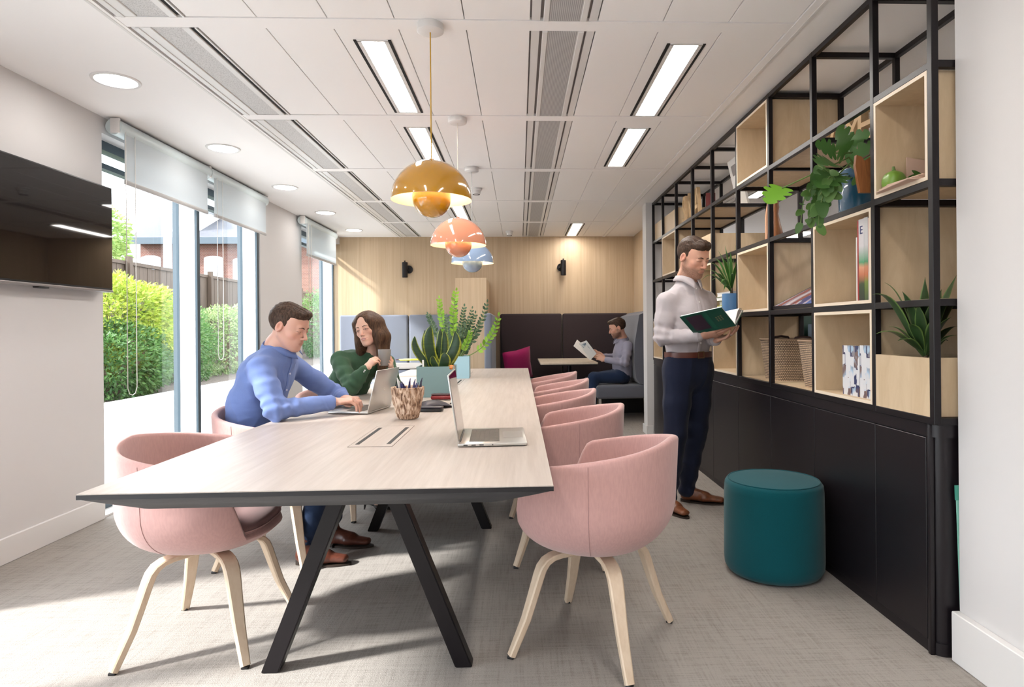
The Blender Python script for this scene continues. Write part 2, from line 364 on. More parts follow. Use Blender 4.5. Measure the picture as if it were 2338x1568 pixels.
# ---------------------------------------------------------------- windows
glass = glass_mat('window_glass', (.97, .99, .985))
XW = XL-.14
def window(name, y0, y1, posts, z1=2.46):
    fr = MB()
    fr.box(XW-.04, XW+.04, y0, y1, z1-.06, z1).box(XW-.04, XW+.04, y0, y1, 0, .05).box(XW-.04, XW+.04, y0, y0+.03, 0, z1).box(XW-.04, XW+.04, y1-.03, y1, 0, z1).box(XW-.03, XW+.03, y0, y1, 2.28, 2.315)
    root = struct(name, fr, frame_dk)
    for a in posts:
        p = MB().box(-2.80, -2.672, a, a+.05, .02, z1-.0, bev=.004, seg=1); part_label(struct('window_post', p, frame_wh, root), 'white fin post')
        part_label(struct('window_frame', MB().box(-2.85, -2.80, a, a+.05, .05, z1-.06).box(-2.671, -2.655, a+.002, a+.048, .02, z1), frame_dk, root), 'blue-grey metal strip')
    struct('window_glass', MB().quad((XW-.01, y0, .03), (XW-.01, y1, .03), (XW-.01, y1, z1-.03), (XW-.01, y0, z1-.03)), glass, root, 0)
    struct('window_sill', MB().box(XL-.22, XL, y0, y1, -.02, .012), trim_m, root)
yy = lambda px: at(px, 700, X=XW).y
window('window_1', 4.17, 6.64, [5.35, 6.55])
window('window_2', 7.89, YB, [9.18])
window('window_3', -3.2, -.4, [-2.1]); window('window_4', -.2, 2.62, [.4, 1.6])
# ---------------------------------------------------------------- blinds
blind_m, nt, b = _new('blind_fabric')
b.inputs['Base Color'].default_value = (.68, .70, .71, 1); b.inputs['Roughness'].default_value = .8
tr = N(nt, 'ShaderNodeBsdfTranslucent'); tr.inputs[0].default_value = (.74, .78, .80, 1); mx = N(nt, 'ShaderNodeMixShader'); mx.inputs[0].default_value = .5
nt.links.new(b.outputs[0], mx.inputs[1]); nt.links.new(tr.outputs[0], mx.inputs[2]); nt.links.new(mx.outputs[0], nt.nodes['Material Output'].inputs[0])
cass_m = M('blind_cassette', (.58, .66, .68), .4)
bar_m = M('blind_bar_grey', (.38, .37, .37), .4)
chain_m = M('bead_chain', (.75, .73, .70), .3, metal=.4)
def blind(y0, y1, zb, label, chain_y, zc, motor):
    t = thing('roller_blind', label, 'window blind', (-2.585, (y0+y1)/2, 2.5), 0, 'roller blinds over the windows')
    obj('cassette', MB().tube([(-2.59, y0, 2.505), (-2.59, y1, 2.505)], .052, 20), cass_m, t)
    for yv in (y0, y1):
        obj('bracket', MB().box(-2.612, -2.550, yv-.006, yv+.012, 2.462, 2.560, bev=.008), trim_m, t)
    obj('fabric', MB().box(-2.5535, -2.551, y0+.05, y1-.05, zb, 2.5), blind_m, t)
    obj('bottom_bar', MB().box(-2.560, -2.545, y0+.05, y1-.05, zb-.03, zb, bev=.004), bar_m, t)
    for cx, cy in ((-2.545, chain_y),):
        pts = [(cx, cy, 2.5), (cx, cy, zc+.04), (cx, cy+.02, zc), (cx, cy+.05, zc-.01), (cx, cy+.08, zc), (cx, cy+.1, zc+.04), (cx, cy+.1, 2.5)]
        obj('bead_chain', MB().tube(pts, .0028, 5), chain_m, t)
YA, YC = at(272, 405, X=-2.552).y, at(606, 500, X=-2.552).y
YM = at(478, 450, X=-2.552).y
zb1 = at(272, 405, X=-2.552).z
blind(YA+.01, YM+.02, zb1, 'half-lowered pale grey roller blind, larger one beside the television wall', YA+.06, .78, 1)
blind(YM+.035, YC+.06, zb1, 'half-lowered pale grey roller blind over the second part of the large window', YM+.12, .95, 0)
blind(at(697, 550, X=-2.552).y, at(768, 590, X=-2.552).y+.03, at(697, 577, X=-2.552).z, 'small pale grey roller blind at the far window beside the wood wall', at(697, 550, X=-2.552).y+.1, 1.3, 0)
blind(-.15, 2.58, 1.74, 'lowered pale grey roller blind added out of view to keep sun off the table', 0.0, .9, 0)  # added out of view, lowered to block direct sun from the tabletop
blind(-3.15, -.45, 1.74, 'lowered pale grey roller blind added on the unseen rearmost window to cut the sun', -.5, .9, 0)  # unseen companion blind, also added only to hold back sunlight
# ---------------------------------------------------------------- television
tv = thing('television', 'black wall mounted television with a glossy screen', 'television', (-2.6, 3.3, 1.4))
yt = at(257, 500, X=-2.565).y; z0, z1 = at(257, 664, X=-2.565).z, at(257, 430, X=-2.565).z
obj('bezel', MB().box(-2.625, -2.567, yt-1.30, yt, z0, z1, bev=.004), black_pl, tv)
obj('screen', MB().box(-2.5675, -2.5655, yt-1.292, yt-.008, z0+.014, z1-.008), tvscreen_m, tv)
part_label(obj('bottom_strip', MB().box(-2.62, -2.563, yt-1.30, yt, z0-.010, z0+.004, bev=.003), M('tv_strip', (.30, .28, .28), .3, metal=.6), tv), 'grey metal strip')
obj('logo_bump', MB().box(-2.60, -2.567, yt-.62, yt-.54, z0-.02, z0-.008, bev=.004), black_pl, tv)
obj('wall_bracket', MB().box(-2.66, -2.62, yt-.9, yt-.4, z0+.15, z1-.15), black_pl, tv)

# ---------------------------------------------------------------- pendants
def pendant(x, y, zr, name, col, dark, label):
    shade = M('shade_'+name, col, .12, coat=1, spec=.5); inner = M('shade_inside_'+name, (.85, .80, .70), .4)
    t = thing('pendant_lamp', label, 'pendant lamp', (x, y, H), 0, 'row of domed pendant lamps over the table')
    obj('ceiling_rose', MB().lathe([(0, H), (.058, H), (.06, H-.004), (.06, H-.034), (.054, H-.038), (0, H-.038)], (x, y, 0), 28), trim_m, t)
    obj('cord', MB().tube([(x, y, H-.03), (x, y, zr+.17)], .003, 6), M('cord_'+name, tuple(min(1, c*1.1) for c in dark), .6), t)
    R = .181; prof = []
    for k in range(0, 19):
        a = radians(5*k); prof.append((R*sin(a)**.97 if a > 0 else .001, zr+.178*cos(a)))
    full = prof + [(R-.003, zr)] 
    s = obj('shade', MB().lathe(prof, (x, y, 0), 56), shade, t, 60)
    obj('shade_lining', MB().lathe([(p[0]*.985, p[1]-.003) for p in prof[:-1]] + [(R-.0005, zr-.0003)], (x, y, 0), 56), inner, t, 60)
    rb = .087; zb = zr+.008; pb = [(.0012 if k == 18 else rb*cos(radians(5*k)), zb-rb*sin(radians(5*k))) for k in range(0, 19)]
    obj('lower_bowl', MB().lathe([(rb*.93, zb+.035), (rb*.99, zb+.018)] + pb, (x, y, 0), 48), shade, t, 60)
    obj('bulb', MB().lathe([(.001, zb+.10), (.02, zb+.096), (.03, zb+.08), (.03, zb+.06), (.018, zb+.035), (.001, zb+.03)], (x, y, 0), 20), M('bulb_'+name, (1, .9, .7), .5, emis=(1, .72, .38), est=34), t)
    obj('stem', MB().tube([(x, y, zr+.172), (x, y, zr+.186)], .012, 12), shade, t)
    for k in range(3):
        a = 2*pi*k/3+.4; obj('strut', MB().tube([(x+cos(a)*rb*.9, y+sin(a)*rb*.9, zb+.03), (x+cos(a)*rb*.5, y+sin(a)*rb*.5, zr+.168)], .0022, 5), inner, t)
pendant(-.392, 2.89, at(989, 457, Y=2.89).z, 'mustard', (.50, .235, .008), (.5, .28, .02), 'glossy mustard yellow dome pendant lamp, nearest and largest of three')
pendant(-.394, 4.165, at(1048, 560, Y=4.165).z, 'peach', (.66, .27, .16), (.55, .5, .45), 'glossy peach pink dome pendant lamp, middle one of three')
pendant(-.398, 5.45, at(1079, 601, Y=5.45).z, 'blue', (.23, .32, .47), (.35, .35, .35), 'glossy blue grey dome pendant lamp, farthest of three')

# ---------------------------------------------------------------- outside
conc = M('pale_concrete', (.62, .61, .60), .8, bscale=40, bstr=.2, var=.06)
white_r = M('rendered_white', (.78, .78, .77), .8)
soil = M('dark_bark_soil', (.10, .075, .06), .95, bscale=30, bstr=1., var=.5)
struct('ground_terrace', MB().box(-4.5, -2.9, -8, 40, -.2, -.02), conc)
struct('wall_white_stand_in', MB().box(-3.02, XL-.25, YB+.3, 12.5, 0, 3.2), white_r)  # invented wing; its sunlit white stands in for the overexposed far window view
struct('wall_planter', MB().box(-4.72, -4.5, -8, 40, -.2, .30), white_r)
struct('trim_4', MB().box(-4.78, -4.46, -8, 40, .30, .375, bev=.01), conc)
struct('ground_bed', MB().box(-60, -4.72, -8, 70, -.2, .32), soil)
fence_m = wood('weathered_fence', (.042, .026, .017), (.085, .056, .040), (30, 30, 1), .8)
fz = 2.68
fe = thing('garden_fence', 'brown close-boarded timber fence beyond the shrubs', 'fence', (-8, 14, .3))
fb = MB(); random.seed(3)
y = 2.0
while y < 44:
    fb.box(-8.02, -8.0+random.uniform(0, .012), y, y+.145, .3, fz-.12+random.uniform(-.01, .01)); y += .15
obj('boards', fb, fence_m, fe, 0)
obj('rail', MB().box(-8.03, -7.96, 2, 44, fz-.12, fz-.05), fence_m, fe)
for k in range(12): obj('fence_post', MB().box(-7.98, -7.88, 3+k*3.4, 3.1+k*3.4, .3, fz+.04), fence_m, fe)
brick, nt, b = _new('red_brick')
v = coords(nt, rot=(pi/2, 0, 0)); br = N(nt, 'ShaderNodeTexBrick'); br.inputs['Scale'].default_value = 4.4; br.inputs['Color1'].default_value = (.17, .07, .05, 1); br.inputs['Color2'].default_value = (.13, .05, .038, 1); br.inputs['Mortar'].default_value = (.22, .19, .17, 1)
nt.links.new(v, br.inputs['Vector']); nt.links.new(br.outputs['Color'], b.inputs['Base Color']); b.inputs['Roughness'].default_value = .9
slate_r = M('roof_slate', (.058, .058, .070), .7, bscale=6, bstr=.5, var=.15)
YH = 30.0
hx0, hx1 = at(300, 545, Y=YH).x, -3.0
ez = at(400, 546, Y=YH).z
ho = thing('house', 'red brick house with a grey slate hipped roof beyond the fence', 'house', ((hx0+hx1)/2, YH+5, 0))
obj('wall', MB().box(hx0+.4, hx1, YH, YH+9, 0, ez), brick, ho)
rx0 = at(292, 540, Y=YH-.4).x; ap = at(388, 478, Y=YH+4.5)
r = MB(); r.add([(rx0, YH-.4, ez), (hx1+.4, YH-.4, ez), (hx1+.4, YH+9.4, ez), (rx0, YH+9.4, ez), (ap.x, YH+4.5, ap.z), (hx1-2, YH+4.5, ap.z)], [(0, 1, 5, 4), (1, 2, 5), (2, 3, 4, 5), (3, 0, 4), (3, 2, 1, 0)])
obj('roof', r, slate_r, ho, 0)
obj('gutter', MB().box(rx0-.05, hx1+.4, YH-.5, YH-.36, ez-.28, ez+.02), M('gutter_blue', (.05, .07, .09), .5), ho)
whitepaint = M('house_white', (.8, .8, .8), .6)
for px0, px1, py0, py1 in ((322, 366, 583, 640), (398, 440, 588, 645), (466, 508, 584, 645), (532, 572, 588, 645), (600, 640, 590, 645)):
    a = at(px0, py1, Y=YH-.05); c = at(px1, py0, Y=YH-.05); wd = c.x-a.x; poly = [(a.x, a.z), (c.x, a.z), (c.x, c.z-.25*wd*.6)]
    poly += [(a.x+wd*(.5+.5*cos(radians(t))), c.z-.15*wd+.15*wd*sin(radians(t))) for t in range(10, 175, 12)] + [(a.x, c.z-.15*wd)]
    wn = obj('window', MB().prism(poly, lambda p: (p[0], YH-.06, p[1]), lambda p: (p[0], YH+.1, p[1])), whitepaint, ho)
    obj('pane', MB().box(a.x+wd*.12, c.x-wd*.12, YH-.08, YH-.06, a.z+.1, c.z-.35*wd), M('pane_blue', (.55, .62, .70), .1), wn)
dm = at(405, 505, Y=YH+1)
d_ = obj('dormer', MB().box(dm.x-.5, dm.x+1.2, YH+.6, YH+4, ez, dm.z+.5).box(dm.x-.7, dm.x+1.4, YH+.4, YH+4, dm.z+.5, dm.z+.62), whitepaint, ho)
obj('pane', MB().box(dm.x-.2, dm.x+.2, YH+.57, YH+.6, ez+.6, dm.z+.3).box(dm.x+.4, dm.x+.9, YH+.57, YH+.6, ez+.6, dm.z+.3), M('pane_dormer', (.2, .22, .25), .1), d_)
pt = at(383, 600, Y=18); one('lamp_post', MB().lathe([(.12, 0), (.11, 2), (.10, 7), (0.001, 7.02)], (pt.x, 18, .3), 20), M('post_pale_blue', (.28, .38, .46), .4), 'tall pale blue round post standing behind the fence', 'post')
def leafmesh(n, shape, size, seed, aspect=.45):
    """many small folded leaves scattered through the volume given by shape(rng) -> centre, outward normal"""
    rng = random.Random(seed); vs = []; fs = []
    for _ in range(n):
        c, nr = shape(rng); L = size*rng.uniform(.6, 1.3); w_ = L*aspect
        d = (nr + V((rng.uniform(-1, 1), rng.uniform(-1, 1), rng.uniform(-.9, .5)))*.9).normalized(); s_ = d.cross(V((rng.uniform(-1, 1), rng.uniform(-1, 1), rng.uniform(-1, 1)))).normalized(); u = s_.cross(d)
        k = len(vs); vs += [c, c+d*L*.45+s_*w_*.5+u*w_*.12, c+d*L, c+d*L*.45-s_*w_*.5+u*w_*.12]; fs += [(k, k+1, k+2), (k, k+2, k+3)]
    m_ = MB(); m_.add(vs, fs); return m_
def blob(c, r, base=0):
    c = V(c)
    def f(rng):
        while True:
            d = V((rng.gauss(0, 1), rng.gauss(0, 1), rng.gauss(0, 1))).normalized()
            k = rng.uniform(.55, 1.0)**.5; k *= 1 + .25*noise.noise(d*2.3+c)
            p = c + V((d.x*r[0]*k, d.y*r[1]*k, d.z*r[2]*k))
            if p.z > base: return p, d
    return f
def leaf_mat(name, a, b_, tl=.35):
    m, nt, b = _new(name)
    oi = N(nt, 'ShaderNodeNewGeometry'); r_ = ramp(nt, oi.outputs['Random Per Island'], [(0, a), (1, b_)]); nt.links.new(r_, b.inputs['Base Color']); b.inputs['Roughness'].default_value = .5
    t = N(nt, 'ShaderNodeBsdfTranslucent'); nt.links.new(r_, t.inputs[0]); mx = N(nt, 'ShaderNodeMixShader'); mx.inputs[0].default_value = tl
    nt.links.new(b.outputs[0], mx.inputs[1]); nt.links.new(t.outputs[0], mx.inputs[2]); nt.links.new(mx.outputs[0], nt.nodes['Material Output'].inputs[0]); return m
lm_y = leaf_mat('leaf_yellow_green', (.20, .30, .025), (.42, .46, .08)); lm_g = leaf_mat('leaf_mid_green', (.04, .12, .025), (.12, .22, .06)); lm_p = leaf_mat('leaf_pale_green', (.12, .20, .07), (.30, .36, .16)); lm_t = leaf_mat('leaf_tree', (.20, .32, .08), (.38, .48, .16))
bark = M('bark', (.13, .09, .06), .9)
def shrub(name, c, r, mt, n, size, label, seed, cat='shrub', stem=True, grp='shrubs in the planting bed'):
    t = thing(name, label, cat, (c[0], c[1], .32), 0, grp)
    o = obj('foliage', leafmesh(n, blob(c, r, .34), size, seed), mt, t, 0); o['kind'] = 'stuff'
    rng = random.Random(seed); q = MB()
    for _ in range(7):
        a = rng.uniform(0, 2*pi); q.tube([(c[0]+.05*cos(a), c[1]+.05*sin(a), .3), (c[0]+r[0]*.4*cos(a), c[1]+r[1]*.4*sin(a), c[2]), (c[0]+r[0]*.7*cos(a), c[1]+r[1]*.7*sin(a), c[2]+r[2]*.6)], [.03, .02, .008], 6)
    obj('stems', q, bark, t)
shrub('leafy_shrub', (-5.85, 9.4, 1.24), (.75, 1.15, .74), lm_y, 15000, .075, 'bright yellow green leafy shrub beyond the first window pane', 1)
shrub('leafy_shrub', (-5.5, 8.75, .72), (.65, 1.0, .58), lm_g, 13000, .06, 'dark green bushy shrub below the yellow green one', 2)
shrub('leafy_shrub', (-5.9, 10.9, .95), (.6, 1.2, .80), lm_g, 8000, .06, 'green shrub beside the white window post', 3)
shrub('leafy_shrub', (-6.0, 13.3, .95), (.5, 1.7, .75), lm_p, 8000, .07, 'sparse pale green shrub beyond the second window pane', 4)
shrub('leafy_shrub', (-6.4, 16.5, 1.2), (.6, 1.6, .95), lm_p, 7000, .08, 'pale green shrub farther along the bed, second window pane', 5)
shrub('leafy_shrub', (-6.3, 21.5, 1.3), (.9, 2.6, 1.2), lm_g, 7000, .1, 'hazy green shrub seen through the far narrow window', 6)
tc_ = at(275, 500, Y=24)
shrub('garden_tree', (tc_.x-1.9, 24, tc_.z-.9), (1.9, 1.8, 1.9), lm_t, 8000, .2, 'soft green tree behind the fence, next to the house roof', 8, 'tree', grp='trees beyond the fence')
# ================================================================ table
TX0, TX1, TY0, TY1, TZ = -1.222, .092, 1.797, 7.16, .74
under_m = M('table_underside_grey', (.055, .055, .06), .45)
tb = thing('meeting_table', 'long whitened oak meeting table with black A-shaped trestle legs', 'table', ((TX0+TX1)/2, (TY0+TY1)/2, 0))
Ym = (TY0+TY1)/2
topm = MB().mat(0)
topm.box(TX0, TX1, TY0, TY1, TZ-.003, TZ)
obj('tabletop', topm, tabletop_m, tb, 0)
obj('edge_band', MB().box(TX0-.001, TX1+.001, TY0-.001, TY1+.001, TZ-.016, TZ-.0032), black_pl, tb)
def rr(x0, x1, y0, y1, r, z):
    out = []
    for cx, cy, a0 in ((x1-r, y1-r, 0), (x0+r, y1-r, 90), (x0+r, y0+r, 180), (x1-r, y0+r, 270)):
        for k in range(6):
            a = radians(a0+18*k); out.append((cx+r*cos(a), cy+r*sin(a), z))
    return out
obj('underside', MB().loft([rr(TX0+.003, TX1-.003, TY0+.003, TY1-.003, .004, TZ-.0165), rr(TX0+.05, TX1-.05, TY0+.012, TY1-.012, .02, TZ-.03), rr(TX0+.13, TX1-.13, TY0+.03, TY1-.03, .05, TZ-.052)]), under_m, tb)
tl = text_mesh('MILLER', .011, .0004); 
me_ = tl; me_.transform(Matrix.Translation((-.06, TY0-.0016+.0, TZ-.024)) @ Matrix.Rotation(pi/2, 4, 'X') @ Matrix.Scale(1.4, 4, (1, 0, 0))); me_.materials.clear(); me_.materials.append(M('table_mark', (.18, .18, .19), .4))
bpy.data.meshes.remove(me_)
def leg(name, p0, p1, sx, sy):
    q = MB(); p0, p1 = V(p0), V(p1)
    rings = [[p + V((a*sx/2, c*sy/2, 0)) for a, c in ((-1, -1), (1, -1), (1, 1), (-1, 1))] for p in (p0, p1)]
    bm = bmesh.new(); vs = [bm.verts.new(p) for r in rings for p in r]
    for f in ((3, 2, 1, 0), (4, 5, 6, 7), (0, 1, 5, 4), (1, 2, 6, 5), (2, 3, 7, 6), (3, 0, 4, 7)): bm.faces.new([vs[i] for i in f])
    bmesh.ops.bevel(bm, geom=bm.edges[:], offset=.0035, segments=2, affect='EDGES'); q.bm(bm)
    return obj(name, q, blackmetal, tb)
for yl in (2.26, 3.80, 5.15, 6.70):
    for sgn in (-1, 1):
        leg('leg', (-.54+sgn*.335, yl, 0), (-.54+sgn*.065, yl, TZ-.055), .060, .058)
    obj('cross_bar', MB().box(-.54-.30, -.54+.30, yl-.03, yl+.03, TZ-.060, TZ-.0525), blackmetal, tb)
obj('support_rail', MB().box(-.60, -.48, 2.2, 6.76, TZ-.058, TZ-.0525), blackmetal, tb)
slot_dk = M('hatch_slot', (.006, .006, .007), .6); seam_m = M('hatch_seam', (.16, .13, .11), .8)
for i, (hx, hy0, hy1) in enumerate([(-.573, 2.44, 2.955), (-.573, 5.12, 5.62), (-.573, 6.1, 6.6)]):
    h_ = obj('cable_hatch', MB().box(hx-.083, hx+.083, hy0, hy1, TZ-.001, TZ+.0012), tabletop_m, tb, 0)
    q = MB()
    for a in (hx-.0845, hx+.083): q.box(a, a+.0015, hy0-.0015, hy1+.0015, TZ-.001, TZ+.0014)
    for a in (hy0-.002, hy1): q.box(hx-.0845, hx+.0845, a, a+.002, TZ-.001, TZ+.0014)
    obj('seam', q, seam_m, h_, 0)
    for a in (hx-.068, hx+.052): obj('slot', MB().box(a, a+.016, hy0+.05, hy1-.05, TZ+.0005, TZ+.0019), slot_dk, h_, 0)
# ================================================================ chairs
def rimh(phi):
    a = abs(phi)        # 0 = middle of the back, pi = front
    h = .777 - .10*min(1, a/2.15)**1.25
    t = (a-1.98)/.46
    if t > 0:
        t = min(1, t); h = h + (.425-h)*(t*t*(3-2*t))
    return h
def shellpt(phi, s, off=0):
    """s 0..1 from the middle of the base up to the rim; off is inward offset"""
    h = rimh(phi); z0, zc = .362, .56
    total = .33 + max(0, h-zc)
    hh = min(h, zc); thm = math.acos(max(-1, min(1, 1-((hh-z0)/(zc-z0))))) if hh > z0 else 0
    if h > zc:
        cut = .33/(.33+(h-zc))
        if s < cut: th = thm*(s/cut); z = z0+(zc-z0)*(1-cos(th)); rr_ = sin(th)**.62 if th > 0 else 0
        else: z = zc + (h-zc)*(s-cut)/(1-cut); rr_ = 1.0+.035*(z-zc)/.2
    else:
        th = thm*s; z = z0+(zc-z0)*(1-cos(th)); rr_ = sin(th)**.62 if th > 0 else 0
    a, c = .318, .302
    n = 2.25; cx, sx = cos(phi), sin(phi)
    R = (abs(sx/a)**n+abs(cx/c)**n)**(-1/n)
    R -= off
    z2 = z + off*max(0, 1-(z-z0)/(zc-z0))*1.0
    return V((R*rr_*sx, -R*rr_*cx, z2))
def make_shell():
    q = MB(); nu = 96; ns = 26; T = .030
    outs = [[shellpt(-pi+2*pi*i/nu, j/ns) for i in range(nu)] for j in range(1, ns+1)]
    ins = [[shellpt(-pi+2*pi*i/nu, j/ns, T) for i in range(nu)] for j in range(ns, 0, -1)]
    rim = []
    for k in range(1, 6):
        a = pi*k/6; ring = []
        for i in range(nu):
            o_, n_ = outs[-1][i], ins[0][i]; mid = (o_+n_)/2; hw = (o_-n_)/2
            ring.append(mid + hw*cos(a) + V((0, 0, sin(a)*.013)))
        rim.append(ring)
    q.loft([[shellpt(-pi+2*pi*i/nu, .012) for i in range(nu)]] + outs + rim + ins + [[shellpt(-pi+2*pi*i/nu, .02, T) for i in range(nu)]])
    return q
def make_chair():
    t = thing('tub_chair', '', 'chair')
    obj('shell', make_shell(), pink, t, 60, world=False)
    c = MB(); rings = []
    for j in range(0, 15):
        u = j/14; th = u*pi; ring = []
        for i in range(64):
            a = 2*pi*i/64; n = 2.7
            R = (abs(cos(a)/.236)**n+abs(sin(a)/.208)**n)**(-1/n)
            k = max(.004, sin(th))**.38
            ring.append(V((R*k*cos(a), .026+R*k*sin(a), .446 - .045*cos(th)*(1 if th > pi/2 else .6))))
        rings.append(ring)
    obj('seat_cushion', c.loft(rings), pink_in, t, 60, world=False)
    cp = MB().tube([V(((abs(cos(a)/.237)**2.7+abs(sin(a)/.209)**2.7)**(-1/2.7)*cos(a), .026+(abs(cos(a)/.237)**2.7+abs(sin(a)/.209)**2.7)**(-1/2.7)*sin(a), .452)) for a in [2*pi*i/64 for i in range(65)]], .0028, 6)
    obj('piping', cp, pink, t, world=False)
    for sg in (-1, 1):
        pts = [shellpt(sg*1.25, s, -.0004) for s in [k/24 for k in range(6, 25)]]
        obj('seam', MB().tube(pts, .0012, 5), pink_in, t, world=False)
    for sx in (-1, 1):
        for sy in (-1, 1):
            d = V((sx*.255, sy*.222, 0)); L = d.length; d.normalize(); side = V((-d.y, d.x, 0))
            prof = [(.02, .348), (.08, .348), (.14, .347), (.175, .341), (.20, .328), (.217, .307), (.228, .28), (.25, .215), (.28, .13), (L, .008)]
            w_ = [.054]*5+[.053, .051, .046, .040, .031]; tt = [.020]*4+[.023, .026, .028, .028, .027, .025]
            lg = obj('leg', MB().ribbon([d*r+V((0, 0, z)) for r, z in prof], w_, tt, side), beech, t, 40, world=False)
            pd = obj('foot_pad', MB().box(d.x*L-.011, d.x*L+.011, d.y*L-.012, d.y*L+.012, 0, .009, bev=.002), black_pl, lg, world=False)
    return t
chair = make_chair()
def face(a): return a - pi/2
G = 'pink tub chairs round the meeting table'
chair.location = (.276, 2.41, 0); chair.rotation_euler.z = face(radians(152)); chair['label'] = 'dusty pink tub chair in front at the shelving side, back turned to the camera'; chair['group'] = G
for x, y, a, lb in [(-1.204, 2.52, 2, 'dusty pink tub chair alone at the front corner on the window side'), (-1.27, 3.42, -3, 'dusty pink tub chair the man in the blue shirt sits in'), (-1.14, 4.27, -22, 'dusty pink tub chair under the woman in the green blouse'),
        (.236, 3.36, 170, 'dusty pink tub chair, second along the shelving side of the table'), (.19, 4.20, 173, 'dusty pink tub chair, third along the shelving side of the table'),
        (.235, 5.05, 172, 'dusty pink tub chair, fourth along the shelving side of the table'), (.215, 5.87, 174, 'dusty pink tub chair farthest along the shelving side')]:
    dup(chair, (x, y, 0), face(radians(a)), lb, G)
# ================================================================ things on the table
T0 = TZ+.0005
def laptop(loc, yaw, lean, label, L=.356, D=.248):
    t = thing('laptop', label, 'laptop', loc, yaw)
    th = .0155
    obj('base', MB().box(0, D, -L/2, L/2, .002, .002+th*.8, bev=.004), alu, t, world=False)
    kb = obj('keyboard', MB().box(D*.16, D*.60, -L*.40, L*.40, .0140, .0150), alu_dk, t, world=False)
    q = MB()
    for r in range(6):
        for c in range(14):
            x = D*.165 + r*D*.072; y = -L*.395 + c*L*.0566
            q.box(x, x+D*.062, y, y+L*.049, .0149, .0162)
    kk = obj('keys', q, M('laptop_key', (.13, .11, .10), .5) if 'laptop_key' not in MATS else MATS['laptop_key'], kb, world=False); kk['kind'] = 'stuff'
    obj('trackpad', MB().box(D*.66, D*.96, -L*.19, L*.19, .0146, .0150), M('trackpad', (.50, .485, .47), .35, metal=.6) if 'trackpad' not in MATS else MATS['trackpad'], t, world=False)
    q = MB()
    for k, yy_ in enumerate((.10, .135, .17)): q.box(.03+k*.03-.008, .03+k*.03+.008, -L/2-.0004, -L/2+.002, .006, .010)
    q.box(.13, .134, -L/2-.0004, -L/2+.002, .006, .010)
    obj('ports', q, black_pl, t, world=False)
    R = Matrix.Rotation(-lean, 4, 'Y'); lid = MB().box(-.006, .0, -L/2, L/2, 0, D, bev=.0022); piv = Matrix.Translation((.006, 0, .013))
    lid.xf(piv @ R); ld = obj('lid', lid, alu, t, world=False)
    sc = MB().box(.0001, .0008, -L/2+.004, L/2-.004, .008, D-.004); sc.xf(piv @ R); obj('screen', sc, screen_m, ld, world=False)
    obj('hinge', MB().tube([(.006, -L*.38, .012), (.006, L*.38, .012)], .006, 10), black_pl, t, world=False)
    return t, ld, piv @ R
laptop((-.243, 2.58, T0), radians(2), radians(8), 'open silver laptop alone at the near end of the table, screen edge-on', .368, .262)
lt, ld, Mx = laptop((-.772, 3.53, T0), radians(180-10), radians(14), 'open silver laptop the man in the blue shirt is typing on', .32, .225)
lg_ = MB().box(-.0066, -.0061, -.004, .004, .10, .122, bev=.0002, rot=Matrix.Rotation(radians(-18), 3, 'X')); lg_.xf(Mx); obj('logo', lg_, M('laptop_logo', (.85, .84, .82), .1, metal=1), ld, world=False)
# textured bark pot with pens
bk, nt, b = _new('carved_bark')
v = coords(nt, (1, 1, .28)); n = N(nt, 'ShaderNodeTexNoise'); n.inputs['Scale'].default_value = 90; n.inputs['Detail'].default_value = 3; n.inputs['Distortion'].default_value = .6; nt.links.new(v, n.inputs['Vector'])
nt.links.new(ramp(nt, n.outputs['Fac'], [(.36, (.12, .06, .035)), (.47, (.36, .22, .14)), (.62, (.68, .52, .40))]), b.inputs['Base Color']); b.inputs['Roughness'].default_value = .8
pt = thing('pen_pot', 'round carved bark pot holding pens beside the laptop', 'pot', (-.560, 3.19, T0))
rings = []; nseg = 160
prof = [(.0, .002), (.040, 0), (.047, .004), (.054, .02), (.063, .05), (.071, .09), (.078, .125), (.081, .15), (.082, .158)]
fine = []
for i in range(len(prof)-1):
    for k in range(6 if i > 1 else 1):
        u = k/(6 if i > 1 else 1); fine.append(tuple(prof[i][j]*(1-u)+prof[i+1][j]*u for j in (0, 1)))
fine.append(prof[-1])
for r, z in fine:
    ring = []
    for k in range(nseg):
        a = 2*pi*k/nseg; d = noise.noise(V((cos(a)*6, sin(a)*6, z*17)))+.5*noise.noise(V((cos(a)*13, sin(a)*13, z*35+3)))
        rr_ = r + (.0055*d if r > .045 and z < .156 else 0); ring.append((pt.location.x+rr_*cos(a), pt.location.y+rr_*sin(a), T0+z))
    rings.append(ring)
for r, z in ((.080, .160), (.074, .159), (.072, .150), (.060, .03), (.001, .028)):
    rings.append([(pt.location.x+r*cos(2*pi*k/nseg), pt.location.y+r*sin(2*pi*k/nseg), T0+z) for k in range(nseg)])
obj('pot', MB().loft(rings, caps=False), bk, pt, 80)
rng = random.Random(5)
pcs = [(.02, .02, .09), (.45, .42, .40), (.03, .03, .14), (.10, .10, .20), (.6, .58, .55), (.04, .035, .12), (.02, .02, .05)]
